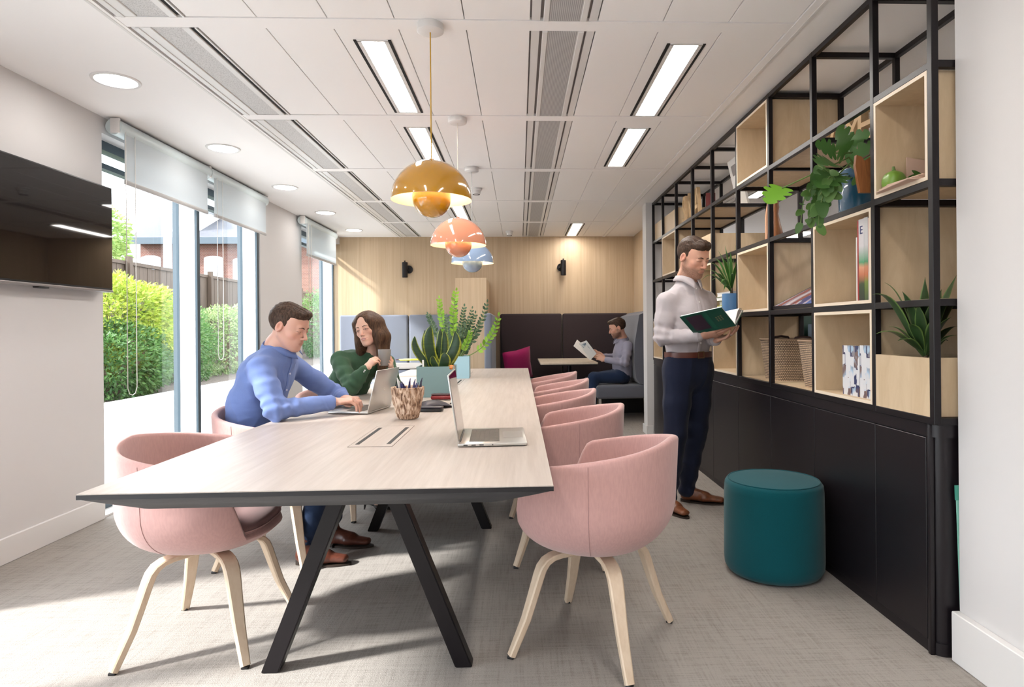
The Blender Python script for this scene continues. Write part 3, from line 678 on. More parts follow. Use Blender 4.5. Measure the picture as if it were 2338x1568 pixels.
for k in range(14):
    a = rng.uniform(0, 2*pi); r0 = rng.uniform(.0, .03); a2 = pi*.25 + rng.uniform(-.6, .6) + (pi if k % 3 else 0); L = rng.uniform(.150, .178)
    p0 = V((pt.location.x+r0*cos(a), pt.location.y+r0*sin(a), T0+.032)); d = V((cos(a2)*.40*rng.uniform(.4, 1), sin(a2)*.35, 1)).normalized()
    mt = M(f'pen_{k}', pcs[k % 7], .35); pn = one('pen', MB().tube([p0, p0+d*L*.92, p0+d*L*.93, p0+d*L], [.0042, .0042, .003, .002], 8).box(*[c for c in (p0.x+d.x*L*.8-.001, p0.x+d.x*L*.8+.007, p0.y+d.y*L*.8-.0015, p0.y+d.y*L*.8+.0015, p0.z+d.z*L*.72, p0.z+d.z*L*.9)]), mt, 'pen standing in the carved bark pot, only its tip showing', 'pen', 'pens in the bark pot')
# soft cases, phone and red case behind the pot
leath = M('dark_leather', (.035, .028, .04), .45, bscale=60, bstr=.2)
pc = thing('pencil_case', 'dark zipped fabric case lying behind the bark pot', 'case', (-.50, 3.62, T0))
q = MB(); rings = []
for i in range(13):
    u = i/12; y = -.10+.2*u; h_ = .050*max(.02, sin(pi*min(1, u*1.05)))**.45*(1-.25*u)
    ring = [V((.06*cos(a)*(1 if u < .9 else .8), y, .001+h_*.5*(1+sin(a)*(1-.15*abs(cos(a)))))) for a in [2*pi*k/20 for k in range(20)]]
    rings.append(ring)
q.loft(rings).xf(Matrix.Translation((-.485, 3.62, T0)) @ Matrix.Rotation(radians(-62), 4, 'Z')); obj('body', q, leath, pc)
zz = MB().tube([V((x, y_, .047-.010*abs(x)/.08)) for x, y_ in ((-.09, 0), (-.04, .004), (.02, 0), (.09, -.01))], .0022, 6).xf(Matrix.Translation((-.485, 3.62, T0)) @ Matrix.Rotation(radians(28), 4, 'Z')); obj('zip', zz, alu_dk, pc)
tl_ = MB().tube([V((-.40, 3.64, T0+.02)), V((-.385, 3.645, T0+.026)), V((-.372, 3.655, T0+.03)), V((-.368, 3.668, T0+.024)), V((-.378, 3.672, T0+.018)), V((-.39, 3.66, T0+.018))], .004, 8); obj('pull_loop', tl_, black_pl, pc)
sg = thing('glasses_case', 'slim black case lying nearest the bark pot', 'case', (-.49, 3.47, T0))
obj('body', MB().box(-.56, -.42, 3.44, 3.50, T0, T0+.017, bev=.006, rot=Matrix.Rotation(radians(-6), 3, 'Z')), black_pl, sg)
obj('lid', MB().box(-.56, -.42, 3.44, 3.50, T0+.018, T0+.027, bev=.004, rot=Matrix.Rotation(radians(-6), 3, 'Z')), leath, sg)
rc = thing('hard_case', 'small red hard case against the teal planter', 'case', (-.50, 4.06, T0))
obj('body', MB().box(-.565, -.425, 4.03, 4.09, T0, T0+.027, bev=.012, seg=4), M('red_plastic', (.22, .012, .016), .35), rc)
obj('lid', MB().box(-.562, -.428, 4.033, 4.087, T0+.0265, T0+.036, bev=.006, seg=3), M('dark_red', (.06, .02, .025), .4), rc)
# planters
pl1 = M('planter_teal_grey', (.20, .32, .33), .55); pl2 = M('planter_light_blue', (.32, .52, .62), .5)
soil_m = M('potting_soil', (.05, .03, .02), .95, bscale=80, bstr=1, var=.4)
def planter(cx, cy, s, h, rz, m, label, nm='square_planter'):
    t = thing(nm, label, 'planter', (cx, cy, T0), rz)
    q = MB(); e = .008
    q.loft([[(a*s/2, c*s/2, z) for a, c in ((-1, -1), (1, -1), (1, 1), (-1, 1))] for z in (0, h)] + [[(a*(s/2-e), c*(s/2-e), z) for a, c in ((-1, -1), (1, -1), (1, 1), (-1, 1))] for z in (h, .02)])
    obj('box', q, m, t, 20, world=False)
    obj('soil', MB().box(-s/2+e, s/2-e, -s/2+e, s/2-e, h*.6, h-.022), soil_m, t, world=False)
    return t
planter(-.557, 4.30, .245, .200, radians(2), pl1, 'teal grey square planter holding the snake plant')
planter(-.585, 5.86, .25, .200, radians(2), pl2, 'light blue square planter with the feathery plant, farther down the table')
# snake plant
sn, nt, b = _new('snake_leaf')
a_ = N(nt, 'ShaderNodeVertexColor', layer_name='Col'); v = coords(nt, (6, 6, 60)); n = N(nt, 'ShaderNodeTexNoise'); n.inputs['Scale'].default_value = 1.6; nt.links.new(v, n.inputs['Vector'])
mxx = N(nt, 'ShaderNodeMix', data_type='RGBA', blend_type='MULTIPLY'); mxx.inputs[0].default_value = .6; nt.links.new(a_.outputs['Color'], mxx.inputs[6]); nt.links.new(ramp(nt, n.outputs['Fac'], [(.4, (.45, .5, .45)), (.6, (1, 1, 1))]), mxx.inputs[7]); nt.links.new(mxx.outputs[2], b.inputs['Base Color']); b.inputs['Roughness'].default_value = .35
def vcol(me, fn):
    ca = me.color_attributes.new('Col', 'FLOAT_COLOR', 'POINT')
    ca.data.foreach_set('color', [c for i, vv in enumerate(me.vertices) for c in (*fn(i, vv.co), 1)])
def sword(base, tip, w, bendv, n=14, cup=.35, th=.003, twist=0, wfn=None, nrm=None):
    """a thick curved leaf: list of rings; returns MB and per-vertex edge flags"""
    base, tip = V(base), V(tip); vs = []; fs = []; ed = []
    ax = (tip-base); side0 = ax.cross(V(nrm)).normalized() if nrm else ax.cross(V(bendv) if V(bendv).length > 1e-4 else V((.3, .8, .1))).normalized()
    for i in range(n+1):
        u = i/n; p = base.lerp(tip, u) + V(bendv)*sin(pi*u*.5)*u*(1-u)*2
        d = (base.lerp(tip, min(1, u+.02)) - base.lerp(tip, max(0, u-.02))).normalized()
        sd = (Matrix.Rotation(twist*u, 3, ax.normalized()) @ side0); nrm = sd.cross(d).normalized()
        ww = w*(wfn(u) if wfn else (.62+.55*sin(pi*min(1, u*.9+.08)))*(1-max(0, (u-.72)/.28)**2)**.5)/1.1
        for s in (-1, -.86, -.72, .72, .86, 1):
            vs.append(p + sd*s*ww/2 + nrm*cup*ww*(s*s)*.5); ed.append(1 if abs(s) > .8 else 0)
    m_ = 6
    for i in range(n):
        for j in range(m_-1): fs.append((i*m_+j, i*m_+j+1, (i+1)*m_+j+1, (i+1)*m_+j))
    return vs, fs, ed
def leaf_obj(name, leaves, mt, parent, cols, thick=.0022):
    q = MB(); eds = []
    for vs, fs, ed in leaves: q.add(vs, fs); eds += ed
    me = q.mesh(name, mt, 60); vcol(me, lambda i, co: cols[1] if eds[i] else cols[0])
    o = put(name, me, parent)
    if thick:
        md = o.modifiers.new('Solid', 'SOLIDIFY'); md.thickness = thick; md.offset = 0
    return o
sp = thing('snake_plant', 'snake plant with yellow edged upright leaves in the teal grey planter', 'plant', (-.557, 4.30, T0+.17))
zb = T0+.17
for bx, by, tx, ty, h_, w_, bd in [(-.03, -.03, -.045, -.06, .30, .075, (-.05, -.03, 0)), (-.05, 0, -.16, .0, .23, .05, (-.08, 0, 0)), (.0, .02, -.10, .05, .27, .055, (-.03, 0, 0)), (.03, -.04, .115, -.04, .26, .075, (.07, 0, -.0)), (.02, .03, .03, .05, .27, .05, (.02, 0, 0)),
        (.045, .0, .10, .06, .24, .05, (.05, .02, 0)), (.01, -.07, -.03, -.09, .10, .045, (-.03, 0, 0)), (.03, -.08, .05, -.1, .12, .075, (.02, -.02, 0)), (-.06, .05, -.11, .09, .25, .045, (-.03, .02, 0)), (-.03, .06, .0, .09, .28, .05, (.02, 0, 0)), (.05, .06, .13, .09, .22, .045, (.04, 0, 0))]:
    leaf_obj('leaf', [sword((-.545+bx, 4.30+by, zb-.005), (-.545+tx, 4.30+ty, zb+h_), w_*.98, bd, nrm=(tx*2.2, 1, .1), cup=.5)], sn, sp, ((.018, .055, .016), (.38, .42, .05)))
one('pebble_ornament', MB().lathe([(.001, .0), (.02, .004), (.024, .016), (.016, .03), (.001, .034)], (-.45, 4.20, zb+.006), 14), M('orange_clay', (.55, .20, .05), .7), 'small orange clay piece in the corner of the teal grey planter', 'ornament')
one('plant_label', MB().box(-.640, -.628, 4.19, 4.192, zb-.0, zb+.075, bev=.0008), paper, 'small white plant label stuck in the teal grey planter', 'label')
# feathery ZZ plant
zz1 = leaf_mat('zz_leaf_light', (.17, .38, .03), (.32, .55, .06), .25); zz2 = leaf_mat('zz_leaf_dark', (.035, .08, .04), (.12, .20, .12), .15); stem_m = M('zz_stem', (.17, .26, .07), .5)
zp = thing('feathery_plant', 'tall feathery plant with paired oval leaflets in the light blue planter', 'plant', (-.585, 5.86, T0+.17))
rng = random.Random(11)
def frond(b0, tip, sag, n, ls, mt):
    b0, tip = V(b0), V(tip); pts = []
    for i in range(15):
        u = i/14; pts.append(b0.lerp(tip, u)+V(sag)*u*(1-u)*2)
    st = obj('stem', MB().tube(pts, [.0055*(1-.75*i/14) for i in range(15)], 6), stem_m, zp)
    q = MB()
    for k in range(n):
        u = .30+.70*k/(n-1); i = min(13, int(u*14)); p = pts[i].lerp(pts[i+1], u*14-i); d = (pts[i+1]-pts[i]).normalized()
        sd = d.cross(V((.15, -1, .1))).normalized()
        for sg in ((-1, 1) if k < n-1 else (0,)):
            dd = (d*.75 + sd*sg*.8 + V((0, rng.uniform(-.35, .35), rng.uniform(-.1, .2)))).normalized(); L = ls*rng.uniform(.8, 1.1)*(1-.35*u*u); s2 = dd.cross(V((rng.uniform(-.5, .5), -1, rng.uniform(-.5, .5)))).normalized(); nn = s2.cross(dd)
            vs = [p]; 
            for t_, w_ in ((.25, .21), (.5, .27), (.78, .19)):
                vs += [p+dd*L*t_+s2*L*w_+nn*L*.05, p+dd*L*t_, p+dd*L*t_-s2*L*w_+nn*L*.05]
            vs.append(p+dd*L); q.add(vs, [(0, 1, 2), (0, 2, 3), (1, 4, 5, 2), (2, 5, 6, 3), (4, 7, 8, 5), (5, 8, 9, 6), (7, 10, 8), (8, 10, 9)])
    part_label(obj('leaflets', q, mt, st, 60), 'paired oval leaflets')['kind'] = 'stuff'
zc = V((-.585, 5.86, T0+.175))
for bx, px_, py_, dy, sag, n, ls, mt in [(.0, 1042, 664, -.05, (-.05, 0, .06), 13, .062, zz1), (.05, 1138, 722, -.1, (.12, 0, -.10), 11, .062, zz1), (-.03, 1003, 682, .0, (-.05, 0, .05), 13, .055, zz1), (.04, 1112, 690, .06, (.06, 0, -.02), 12, .055, zz2),
        (-.06, 978, 718, .05, (-.06, 0, .10), 12, .05, zz2), (.0, 1060, 700, .08, (.0, 0, .02), 13, .05, zz2), (.02, 1085, 716, .1, (.03, 0, 0), 12, .05, zz2), (-.02, 1020, 722, -.08, (-.03, 0, 0), 12, .05, zz2), (.0, 1048, 745, -.1, (.02, 0, 0), 10, .05, zz2), (.03, 1075, 755, -.1, (.02, 0, 0), 10, .05, zz1), (-.01, 1035, 730, .1, (0, 0, 0), 12, .05, zz2), (.02, 1068, 728, .0, (0, 0, 0), 12, .05, zz2), (.03, 1095, 735, -.05, (.03, 0, 0), 11, .045, zz2), (-.02, 1012, 745, .05, (-.03, 0, 0), 11, .045, zz2), (.0, 1060, 742, -.08, (0, 0, 0), 11, .045, zz2), (-.02, 1040, 690, .1, (0, 0, 0), 13, .045, zz2), (.02, 1078, 705, .12, (.02, 0, 0), 12, .045, zz2), (-.03, 1025, 765, .0, (-.02, 0, 0), 9, .045, zz2), (.01, 1052, 770, .0, (.02, 0, 0), 9, .045, zz2), (.04, 1070, 785, .05, (.02, 0, 0), 8, .045, zz2)]:
    tip = at(px_, py_, Y=5.86+dy); frond(zc+V((bx, dy*.5, 0)), tip, sag, n, ls, mt)
# ================================================================ pouf
pf = thing('pouf', 'round teal fabric pouf standing in front of the black cabinet', 'pouf', (1.222, 3.035, 0))
obj('body', MB().lathe([(.001, .006), (.19, .006), (.215, .012), (.229, .035), (.232, .07), (.231, .25), (.229, .40), (.226, .428), (.216, .442), (.206, .446)], (0, 0, 0), 64), teal, pf, 60, world=False)
obj('top', MB().lathe([(.206, .446), (.15, .452), (.08, .454), (.001, .455)], (0, 0, 0), 64), teal, pf, 60, world=False)
obj('piping', MB().lathe([(.210+.003*cos(a), .4455+.003*sin(a)) for a in [2*pi*k/8 for k in range(9)]], (0, 0, 0), 64), teal, pf, 60, world=False)
obj('base', MB().lathe([(.001, .0), (.18, .0), (.18, .008)], (0, 0, 0), 48), black_pl, pf, world=False)
# ================================================================ booths at the back
def bench_back(x0, x1, z1, m, y=YB, th=.11, name='backrest', par=None):
    return obj(name, MB().box(x0, x1, y-th, y-.005, .30, z1, bev=.03, seg=4), m, par)
bl = thing('booth_bench', 'blue grey upholstered booth bench with tall back, window side booth', 'bench', (-1.7, 9.3, 0))
xa, xb_, xc, xd = (at(px, 760, Y=9.44).x for px in (775, 931.5, 933.5, 1046))
zt_ = at(850, 719, Y=9.44).z
bench_back(xa, xb_, zt_, bluegrey, par=bl); bench_back(xc, xd, zt_, bluegrey, par=bl)
obj('seat', MB().box(xa, xd, 8.86, 9.44, .30, .46, bev=.04, seg=4), bluegrey, bl)
for a in (xa+.1, (xa+xd)/2, xd-.1): obj('leg', MB().box(a-.02, a+.02, 8.92, 8.96, 0, .31), blackmetal, bl)
# oak pier between the booths
px0, px1 = at(1040, 700, Y=8.75).x, at(1111, 700, Y=8.75).x
struct('partition_booth', MB().box(px0, px1, 8.75, YB, 0, at(1111, 634, Y=8.75).z, bev=.003, seg=1), oakwall)
br_ = thing('booth_bench', 'dark brown upholstered booth with grey seats, where a man reads', 'bench', (.6, 9.0, 0))
zt2 = at(1200, 716, Y=9.44).z
e1, e2, e3 = at(1142, 760, Y=9.44).x, at(1284, 760, Y=9.44).x, 1.62
bench_back(e1, e2-.006, zt2, darkbrown, par=br_); bench_back(e2+.006, e3, zt2, darkbrown, par=br_)
# side wings
wl0, wl1 = px1+.005, px1+.10
obj('side_wing', MB().box(wl0, wl1, 8.0, 9.44, .30, zt2-.02, bev=.03, seg=4), bluegrey, br_)
obj('side_wing', MB().box(1.60, 1.73, 7.86, 9.44, .30, at(1470, 708, Y=7.9).z, bev=.03, seg=4), slate, br_)
q = MB(); prof = [(1.60, .46), (1.50, .48), (1.455, .55), (1.43, .75), (1.44, 1.0), (1.50, zt2-.06), (1.60, zt2-.02)]
obj('backrest', MB().prism([(1.60, .32)]+prof, lambda p: (p[0], 7.90, p[1]), lambda p: (p[0], 9.40, p[1])), slate, br_, 30)
sx0 = at(1362, 900, Y=7.9).x
obj('seat', MB().box(sx0, 1.60, 7.9, 9.42, .295, .462, bev=.035, seg=5), slate, br_)
obj('seat', MB().box(wl1, .20, 8.1, 9.42, .295, .455, bev=.035, seg=5), slate, br_)
for x, y in ((sx0+.05, 7.97), (1.66, 7.95), (sx0+.05, 9.3)): obj('leg', MB().box(x-.017, x+.017, y-.017, y+.017, 0, .30), alu, br_)
part_label(obj('plinth', MB().box(sx0+.25, 1.72, 8.8, 9.44, .0, .30).box(e1, sx0, 9.36, 9.43, 0, .3), black_pl, br_), 'dark recessed plinth')
cu = thing('cushion', 'magenta square cushion leaning in the corner of the dark booth', 'cushion', (-.1, 8.7, .46))
q = MB(); rings = []
for j in range(17):
    v_ = -1+2*j/16; ring = []
    rings.append([(u, v_) for u in [-1+2*i/16 for i in range(17)]])
def pil(sg):
    vs = []
    for row in rings:
        for u, v_ in row:
            k = max(0, (1-u**4)*(1-v_**4)); vs.append(V((u*.215*(1-.07*(1-abs(v_))*abs(u)), sg*.07*k**.6, v_*.215*(1-.07*(1-abs(u))*abs(v_)))))
    return vs
for sg in (-1, 1): q.add(pil(sg), [(j*17+i, j*17+i+1, (j+1)*17+i+1, (j+1)*17+i) for j in range(16) for i in range(16)])
q.xf(Matrix.Translation(at(1182, 825, Y=8.55)) @ Matrix.Rotation(radians(-12), 4, 'Y') @ Matrix.Rotation(radians(28), 4, 'Z') @ Matrix.Rotation(radians(14), 4, 'X'))
zmin = min(p[2] for p in q.v); q.xf(Matrix.Translation((0, 0, .45-zmin)))
obj('cover', q, magenta, cu, 60)
obj('zip', MB().tube([V(q.v[i]) for i in range(3, 14)], .004, 5), magenta, cu)
# booth tables
def cafe(x0, x1, y0, y1, z, topm_, label, lx, ly, r=.06):
    t = thing('booth_table', label, 'table', ((x0+x1)/2, (y0+y1)/2, 0))
    obj('tabletop', MB().loft([rr(x0, x1, y0, y1, r, z-.022), rr(x0, x1, y0, y1, r, z)]), topm_, t, 30)
    obj('edge_band', MB().loft([rr(x0+.01, x1-.01, y0+.01, y1-.01, r, z-.036), rr(x0-.001, x1+.001, y0-.001, y1+.001, r, z-.018)]), black_pl, t)
    obj('leg', MB().tube([(lx, ly, .012), (lx, ly, z-.03)], .028, 14), blackmetal if topm_ is not tabletop_m else alu, t)
    obj('foot', MB().box(lx-.22, lx+.22, ly-.2, ly+.2, 0, .014, bev=.004), blackmetal, t)
a, c = at(1234, 827, Y=8.06), at(1366, 827, Y=8.06)
cafe(a.x, c.x, 8.06, 9.30, .745, wood('booth_table_oak', (.52, .43, .33), (.62, .53, .42), (22, 2, 22), .4), 'pale oak table in the dark booth, in front of the reading man', at(1300, 850, Y=8.8).x, 8.8, .02)
a, c = at(880, 825, Y=7.75), at(970, 825, Y=7.75)
cafe(a.x-.35, c.x, 7.55, 8.5, .745, M('white_laminate', (.74, .70, .67), .35), 'pale round-cornered table in the window side booth, behind the woman', at(904, 850, Y=8.0).x, 8.0, .1)
npd = thing('notepad', 'yellow notepad on the table behind the woman', 'notepad', at(936, 824, Z=.746))
pc_ = at(934, 822, Z=.746); R3 = Matrix.Rotation(radians(12), 3, 'Z')
obj('pages', MB().box(pc_.x-.13, pc_.x+.13, pc_.y-.16, pc_.y+.16, .7465, .758, bev=.002, rot=R3), M('yellow_paper', (.75, .66, .06), .6), npd)
obj('cover', MB().box(pc_.x-.10, pc_.x+.08, pc_.y-.12, pc_.y+.14, .758, .764, bev=.002, rot=Matrix.Rotation(radians(-14), 3, 'Z')), M('yellow_cover', (.80, .76, .25), .5), npd)
one('pen', MB().tube([(pc_.x-.19, pc_.y+.0, .752), (pc_.x-.10, pc_.y+.16, .752)], .006, 8), M('maroon_pen', (.10, .02, .02), .4), 'dark red pen beside the yellow notepad', 'pen')
one('phone', MB().box(pc_.x+.14, pc_.x+.22, pc_.y-.12, pc_.y+.06, .7465, .756, bev=.003), black_pl, 'black phone lying beside the yellow notepad', 'phone')
# sconces
def sconce(px, py, lab):
    p = at(px, py, Y=YB-.07); t = thing('wall_lamp', lab, 'wall lamp', (p.x, YB, p.z), 0, 'black spot lamps on the wood wall')
    s = 1 if px > 1200 else -1
    x, z = p.x, p.z
    obj('wall_plate', MB().tube([(x-s*-.0+(.045 if s < 0 else -.03), YB-.002, z+.01), (x+(.045 if s < 0 else -.03), YB-.028, z+.01)], .06, 24), blackmetal, t)
    obj('arm', MB().tube([(x+(.045 if s < 0 else -.03), YB-.03, z+.01), (x, YB-.075, z+.01)], .012, 10), blackmetal, t)
    obj('head', MB().lathe([(.001, -.115), (.036, -.115), (.041, -.11), (.041, .105), (.036, .112), (.001, .112)], (x, YB-.09, z), 24), blackmetal, t)
    obj('knob', MB().tube([(x, YB-.09, z+.11), (x, YB-.09, z+.135)], .010, 10).tube([(x-s*.05, YB-.09, z+.0), (x-s*.065, YB-.09, z)], .012, 10), blackmetal, t)
sconce(925, 616, 'black cylinder spot lamp on the wood wall above the blue grey bench'); sconce(1286, 611, 'black cylinder spot lamp on the wood wall above the dark booth')
# ================================================================ shelving
SX0, SX1 = 1.475, 1.900
PY_ = [2.20, 2.570, 3.115, 3.665, 4.215, 4.775, 5.325, 5.885, 6.445, 6.905]
RZ = [.842, 1.265, 1.690, 2.110, 2.535]
B_ = .026
fr = thing('shelving_frame', 'tall open black steel shelving frame standing on the cabinet', 'shelving', ((SX0+SX1)/2, 4.5, RZ[0]-.013))
for y in PY_:
    for x in (SX0, SX1):
        obj('post', MB().box(x-B_/2, x+B_/2, y-B_/2, y+B_/2, RZ[0]-.01, RZ[-1]+B_/2, bev=.0015, seg=1), blackmetal, fr)
for z in RZ:
    for x in (SX0, SX1):
        obj('long_rail', MB().box(x-B_/2+.001, x+B_/2-.001, PY_[0], PY_[-1], z-B_/2, z+B_/2, bev=.0015, seg=1), blackmetal, fr)
    for y in PY_:
        obj('cross_bar', MB().box(SX0, SX1, y-B_/2+.0005, y+B_/2-.0005, z-B_/2+.0005, z+B_/2-.0005), blackmetal, fr)
shelf_top = birch
def cell(c, r): return PY_[c]+B_/2+.001, PY_[c+1]-B_/2-.001, RZ[r]+B_/2+.001, RZ[r+1]-B_/2-.001
def crate(c, r, label):
    y0, y1, z0, z1 = cell(c, r); x0, x1 = SX0-.012, SX1+.008; T = .014
    t = thing('plywood_box', label, 'shelf box', ((x0+x1)/2, (y0+y1)/2, z0), 0, 'open birch plywood boxes set in the shelving')
    for nm, bx in (('side_panel', (x0, x1, y0, y0+T, z0, z1)), ('side_panel', (x0, x1, y1-T, y1, z0, z1)), ('base_panel', (x0, x1, y0+T, y1-T, z0, z0+T)), ('top_panel', (x0, x1, y0+T, y1-T, z1-T, z1))):
        o = obj(nm, MB().box(*bx), birch, t, 0)
        e = MB(); bx_ = (x0-.0008, x0, *bx[2:]); obj('edge', MB().box(*bx_), birch_edge, o, 0)
    return t
def board(c, r, label):   # shelf board lying on the rails
    y0, y1, z0, _ = cell(c, r); 
    return one('shelf_board', MB().box(SX0+B_/2, SX1-B_/2, y0-.0, y1+.0, z0-.012, z0+.001), birch, label, 'shelf', 'birch boards in the shelving', smooth=0)
names = {(0, 2): 'birch box holding green leaves and folded papers, upper nearest column', (1, 0): 'birch box holding the photo catalogues, bottom row', (1, 1): 'birch box holding tall picture books', (3, 3): 'empty birch box in the top row, second one seen from the wall',
    (3, 1): 'birch box right of the small blue pot plant, middle row', (4, 0): 'birch box beside the standing man, bottom row', (5, 1): 'birch box behind the standing man, middle row', (7, 2): 'birch box at the far end with a pale blue book', (6, 0): 'birch box behind the standing man, bottom row', (8, 0): 'small birch box at the far bottom corner of the shelving', (5, 2): ''}
for (c, r), lb in names.items():
    if lb: crate(c, r, lb)
board(2, 3, 'birch board carrying the wooden letters above the blue plant pot'); board(5, 3, 'birch board carrying the white framed print'); board(6, 3, 'birch board carrying the far wooden letters'); board(1, 2, 'birch board under the blue plant pot'); board(3, 2, 'birch board carrying the wooden figure'); board(4, 1, 'birch board under the small blue pot plant'); board(2, 1, 'birch board under the magazine slope'); board(0, 1, 'birch board above the plywood trough plant')
def trough(y0, y1, z0, z1, label, x0=SX0-.012, x1=SX1+.008, T=.014, soil_=True):
    t = thing('plywood_planter', label, 'planter', ((x0+x1)/2, (y0+y1)/2, z0))
    for nm, bx in (('front_panel', (x0, x0+T, y0, y1, z0, z1)), ('back_panel', (x1-T, x1, y0, y1, z0, z1)), ('side_panel', (x0+T, x1-T, y0, y0+T, z0, z1)), ('side_panel', (x0+T, x1-T, y1-T, y1, z0, z1)), ('base_panel', (x0+T, x1-T, y0+T, y1-T, z0, z0+T))):
        obj(nm, MB().box(*bx), birch, t, 0)
    if soil_: obj('soil', MB().box(x0+T, x1-T, y0+T, y1-T, z0+T, z1-.03), soil_m, t)
    return t
y0, y1, z0, z1 = cell(0, 0); ztr = at(2125, 817, X=SX0).z; trough(y0, y1, z0, ztr, 'low birch trough with a spiky plant in the nearest bottom bay')
y0, y1, z0, z1 = cell(5, 2); trough(y0, y1, z0, 1.90, 'low birch trough behind the head of the standing man', soil_=False)
y0, y1, z0, z1 = cell(8, 3); trough(PY_[7]+.016, y1, z0+.001, 2.31, 'low birch trough at the far top corner of the shelving', SX0+B_/2+.001, SX1-B_/2-.001, soil_=False)
# ---- cabinet
cb = thing('low_cabinet', 'long low black cabinet with flush doors under the shelving', 'cabinet', (1.69, 4.55, 0))
CX0, CX1 = 1.470, 1.915; zt3 = .828
body = []
def crr(z, e=0):  # plan with a rounded near corner
    y0, y1, r = 2.197+e, 6.93, .045
    out = [(CX1, y0, z)]
    out = [(CX0+e, y1, z)]
    for k in range(7):
        a = radians(180+15*k); out.append((CX0+e+r+r*cos(a), y0+r+r*sin(a), z))
    for k in range(7):
        a = radians(270+15*k); out.append((CX1-e-r+r*cos(a), y0+r+r*sin(a), z))
    return out + [(CX1-e, y1, z)]
obj('carcass', MB().loft([crr(.045, .010), crr(zt3-.045, .010)]), cabinet_m, cb, 40)
obj('top_panel', MB().loft([crr(zt3-.045), crr(zt3-.0005)]), cabinet_m, cb, 40)
part_label(obj('plinth', MB().loft([crr(0, .006), crr(.045, .006)]), cabinet_m, cb, 40), 'black plinth strip')
for i in range(9):
    y0 = PY_[i]+.0015 + (.042 if i == 0 else 0); y1 = PY_[i+1]-.0015
    obj('door', MB().box(CX0-.004, CX0+.012, y0, y1, .048, zt3-.05, bev=.0015, seg=1), cabinet_m, cb)
obj('corner_trim', MB().box(CX0-.004, CX0+.012, 2.222, 2.240, 0.0, zt3-.0005, bev=.002), cabinet_m, cb)
# green folder between the cabinet and the wall
gp = at(2186, 1115, Y=2.15)
one('green_board', MB().box(1.549, 1.553, 2.135, 2.165, 0, gp.z), M('mint_board', (.18, .50, .38), .5), 'thin mint green board standing upright between the cabinet and the white wall', 'board') if False else None
gb = MB().box(1.548, 1.86, 2.1865, 2.1925, .0, gp.z, rot=Matrix.Rotation(radians(-1.6), 3, 'Y'), piv=(1.6, 2.189, 0.3))
gt = thing('green_board', 'thin mint green board slotted between the cabinet end and the white wall', 'board', (1.7, 2.189, 0))
obj('sheet', gb, M('mint_board', (.25, .55, .45), .5), gt); obj('clip', MB().box(1.545, 1.60, 2.1855, 2.1935, gp.z-.05, gp.z+.002, rot=Matrix.Rotation(radians(-1.6), 3, 'Y'), piv=(1.6, 2.189, 0.3)), M('green_clip', (.06, .30, .22), .5), gt)
# ---- contents
def upright(name, y0, y1, x0, h, z0, th, cols, label, cat='book', group=None, X1=None, lean=0):
    """a book standing with its spine to the room; depth along X"""
    d = .21 if X1 is None else X1-x0
    t = thing(name, label, cat, (x0+d/2, (y0+y1)/2, z0), 0, group)
    cov, art, sec = cols
    R = Matrix.Rotation(lean, 3, 'X'); pv = (x0, y1, z0)
    obj('cover', MB().box(x0, x0+d, y0, y0+.0025, z0, z0+h, rot=R, piv=pv).box(x0, x0+d, y1-.0025, y1, z0, z0+h, rot=R, piv=pv).box(x0-.002, x0+.001, y0, y1, z0, z0+h, rot=R, piv=pv), cov, t)
    obj('pages', MB().box(x0+.002, x0+d-.004, y0+.003, y1-.003, z0+.003, z0+h-.004, rot=R, piv=pv), paper, t)
    return t
def colr(name, *stops, axis='Z', lo=0, hi=1, nz=0, sc=20):
    """cover printed in bands along an axis"""
    m, nt, b = _new(name); v = coords(nt); s = N(nt, 'ShaderNodeSeparateXYZ'); nt.links.new(v, s.inputs[0]); mr = N(nt, 'ShaderNodeMapRange'); mr.inputs['From Min'].default_value = lo; mr.inputs['From Max'].default_value = hi
    src = s.outputs[axis]
    if nz:
        n = N(nt, 'ShaderNodeTexNoise'); n.inputs['Scale'].default_value = sc; nt.links.new(v, n.inputs['Vector']); ma = N(nt, 'ShaderNodeMath', operation='MULTIPLY_ADD'); ma.inputs[1].default_value = nz; nt.links.new(n.outputs['Fac'], ma.inputs[0]); nt.links.new(src, ma.inputs[2]); src = ma.outputs[0]
    nt.links.new(src, mr.inputs['Value']); r = N(nt, 'ShaderNodeValToRGB'); e = r.color_ramp.elements; r.color_ramp.interpolation = 'CONSTANT' if not nz else 'LINEAR'
    while len(e) < len(stops): e.new(.5)
    for k, (p, c) in enumerate(stops): e[k].position = p; e[k].color = (*c, 1)
    nt.links.new(mr.outputs[0], r.inputs['Fac']); nt.links.new(r.outputs['Color'], b.inputs['Base Color']); b.inputs['Roughness'].default_value = .3; return m
# tall books in box (1,1): near its near side panel
y0, y1, z0, z1 = cell(1, 1); zb2 = z0+.014
yb1 = at(1955, 640, X=SX0+.01).y
bk_cols = [colr('cover_red', (0, (.30, .02, .02)), (.5, (.36, .03, .03)), hi=.4), colr('cover_picture', (0, (.006, .012, .006)), (.22, (.02, .05, .015)), (.34, (.50, .16, .08)), (.42, (.65, .30, .18)), (.48, (.06, .30, .14)), (.68, (.62, .60, .62)), hi=.36, nz=.015), colr('cover_picture_2', (0, (.02, .05, .02)), (.24, (.15, .22, .03)), (.33, (.50, .14, .06)), (.42, (.55, .22, .12)), (.48, (.05, .26, .12)), (.68, (.55, .55, .56)), hi=.36, nz=.015), colr('cover_pink', (0, (.55, .50, .46)), (.3, (.60, .40, .34)), (.6, (.62, .45, .40)), hi=.4), colr('cover_white', (0, (.70, .68, .66)), (.8, (.6, .2, .2)), hi=.4)]
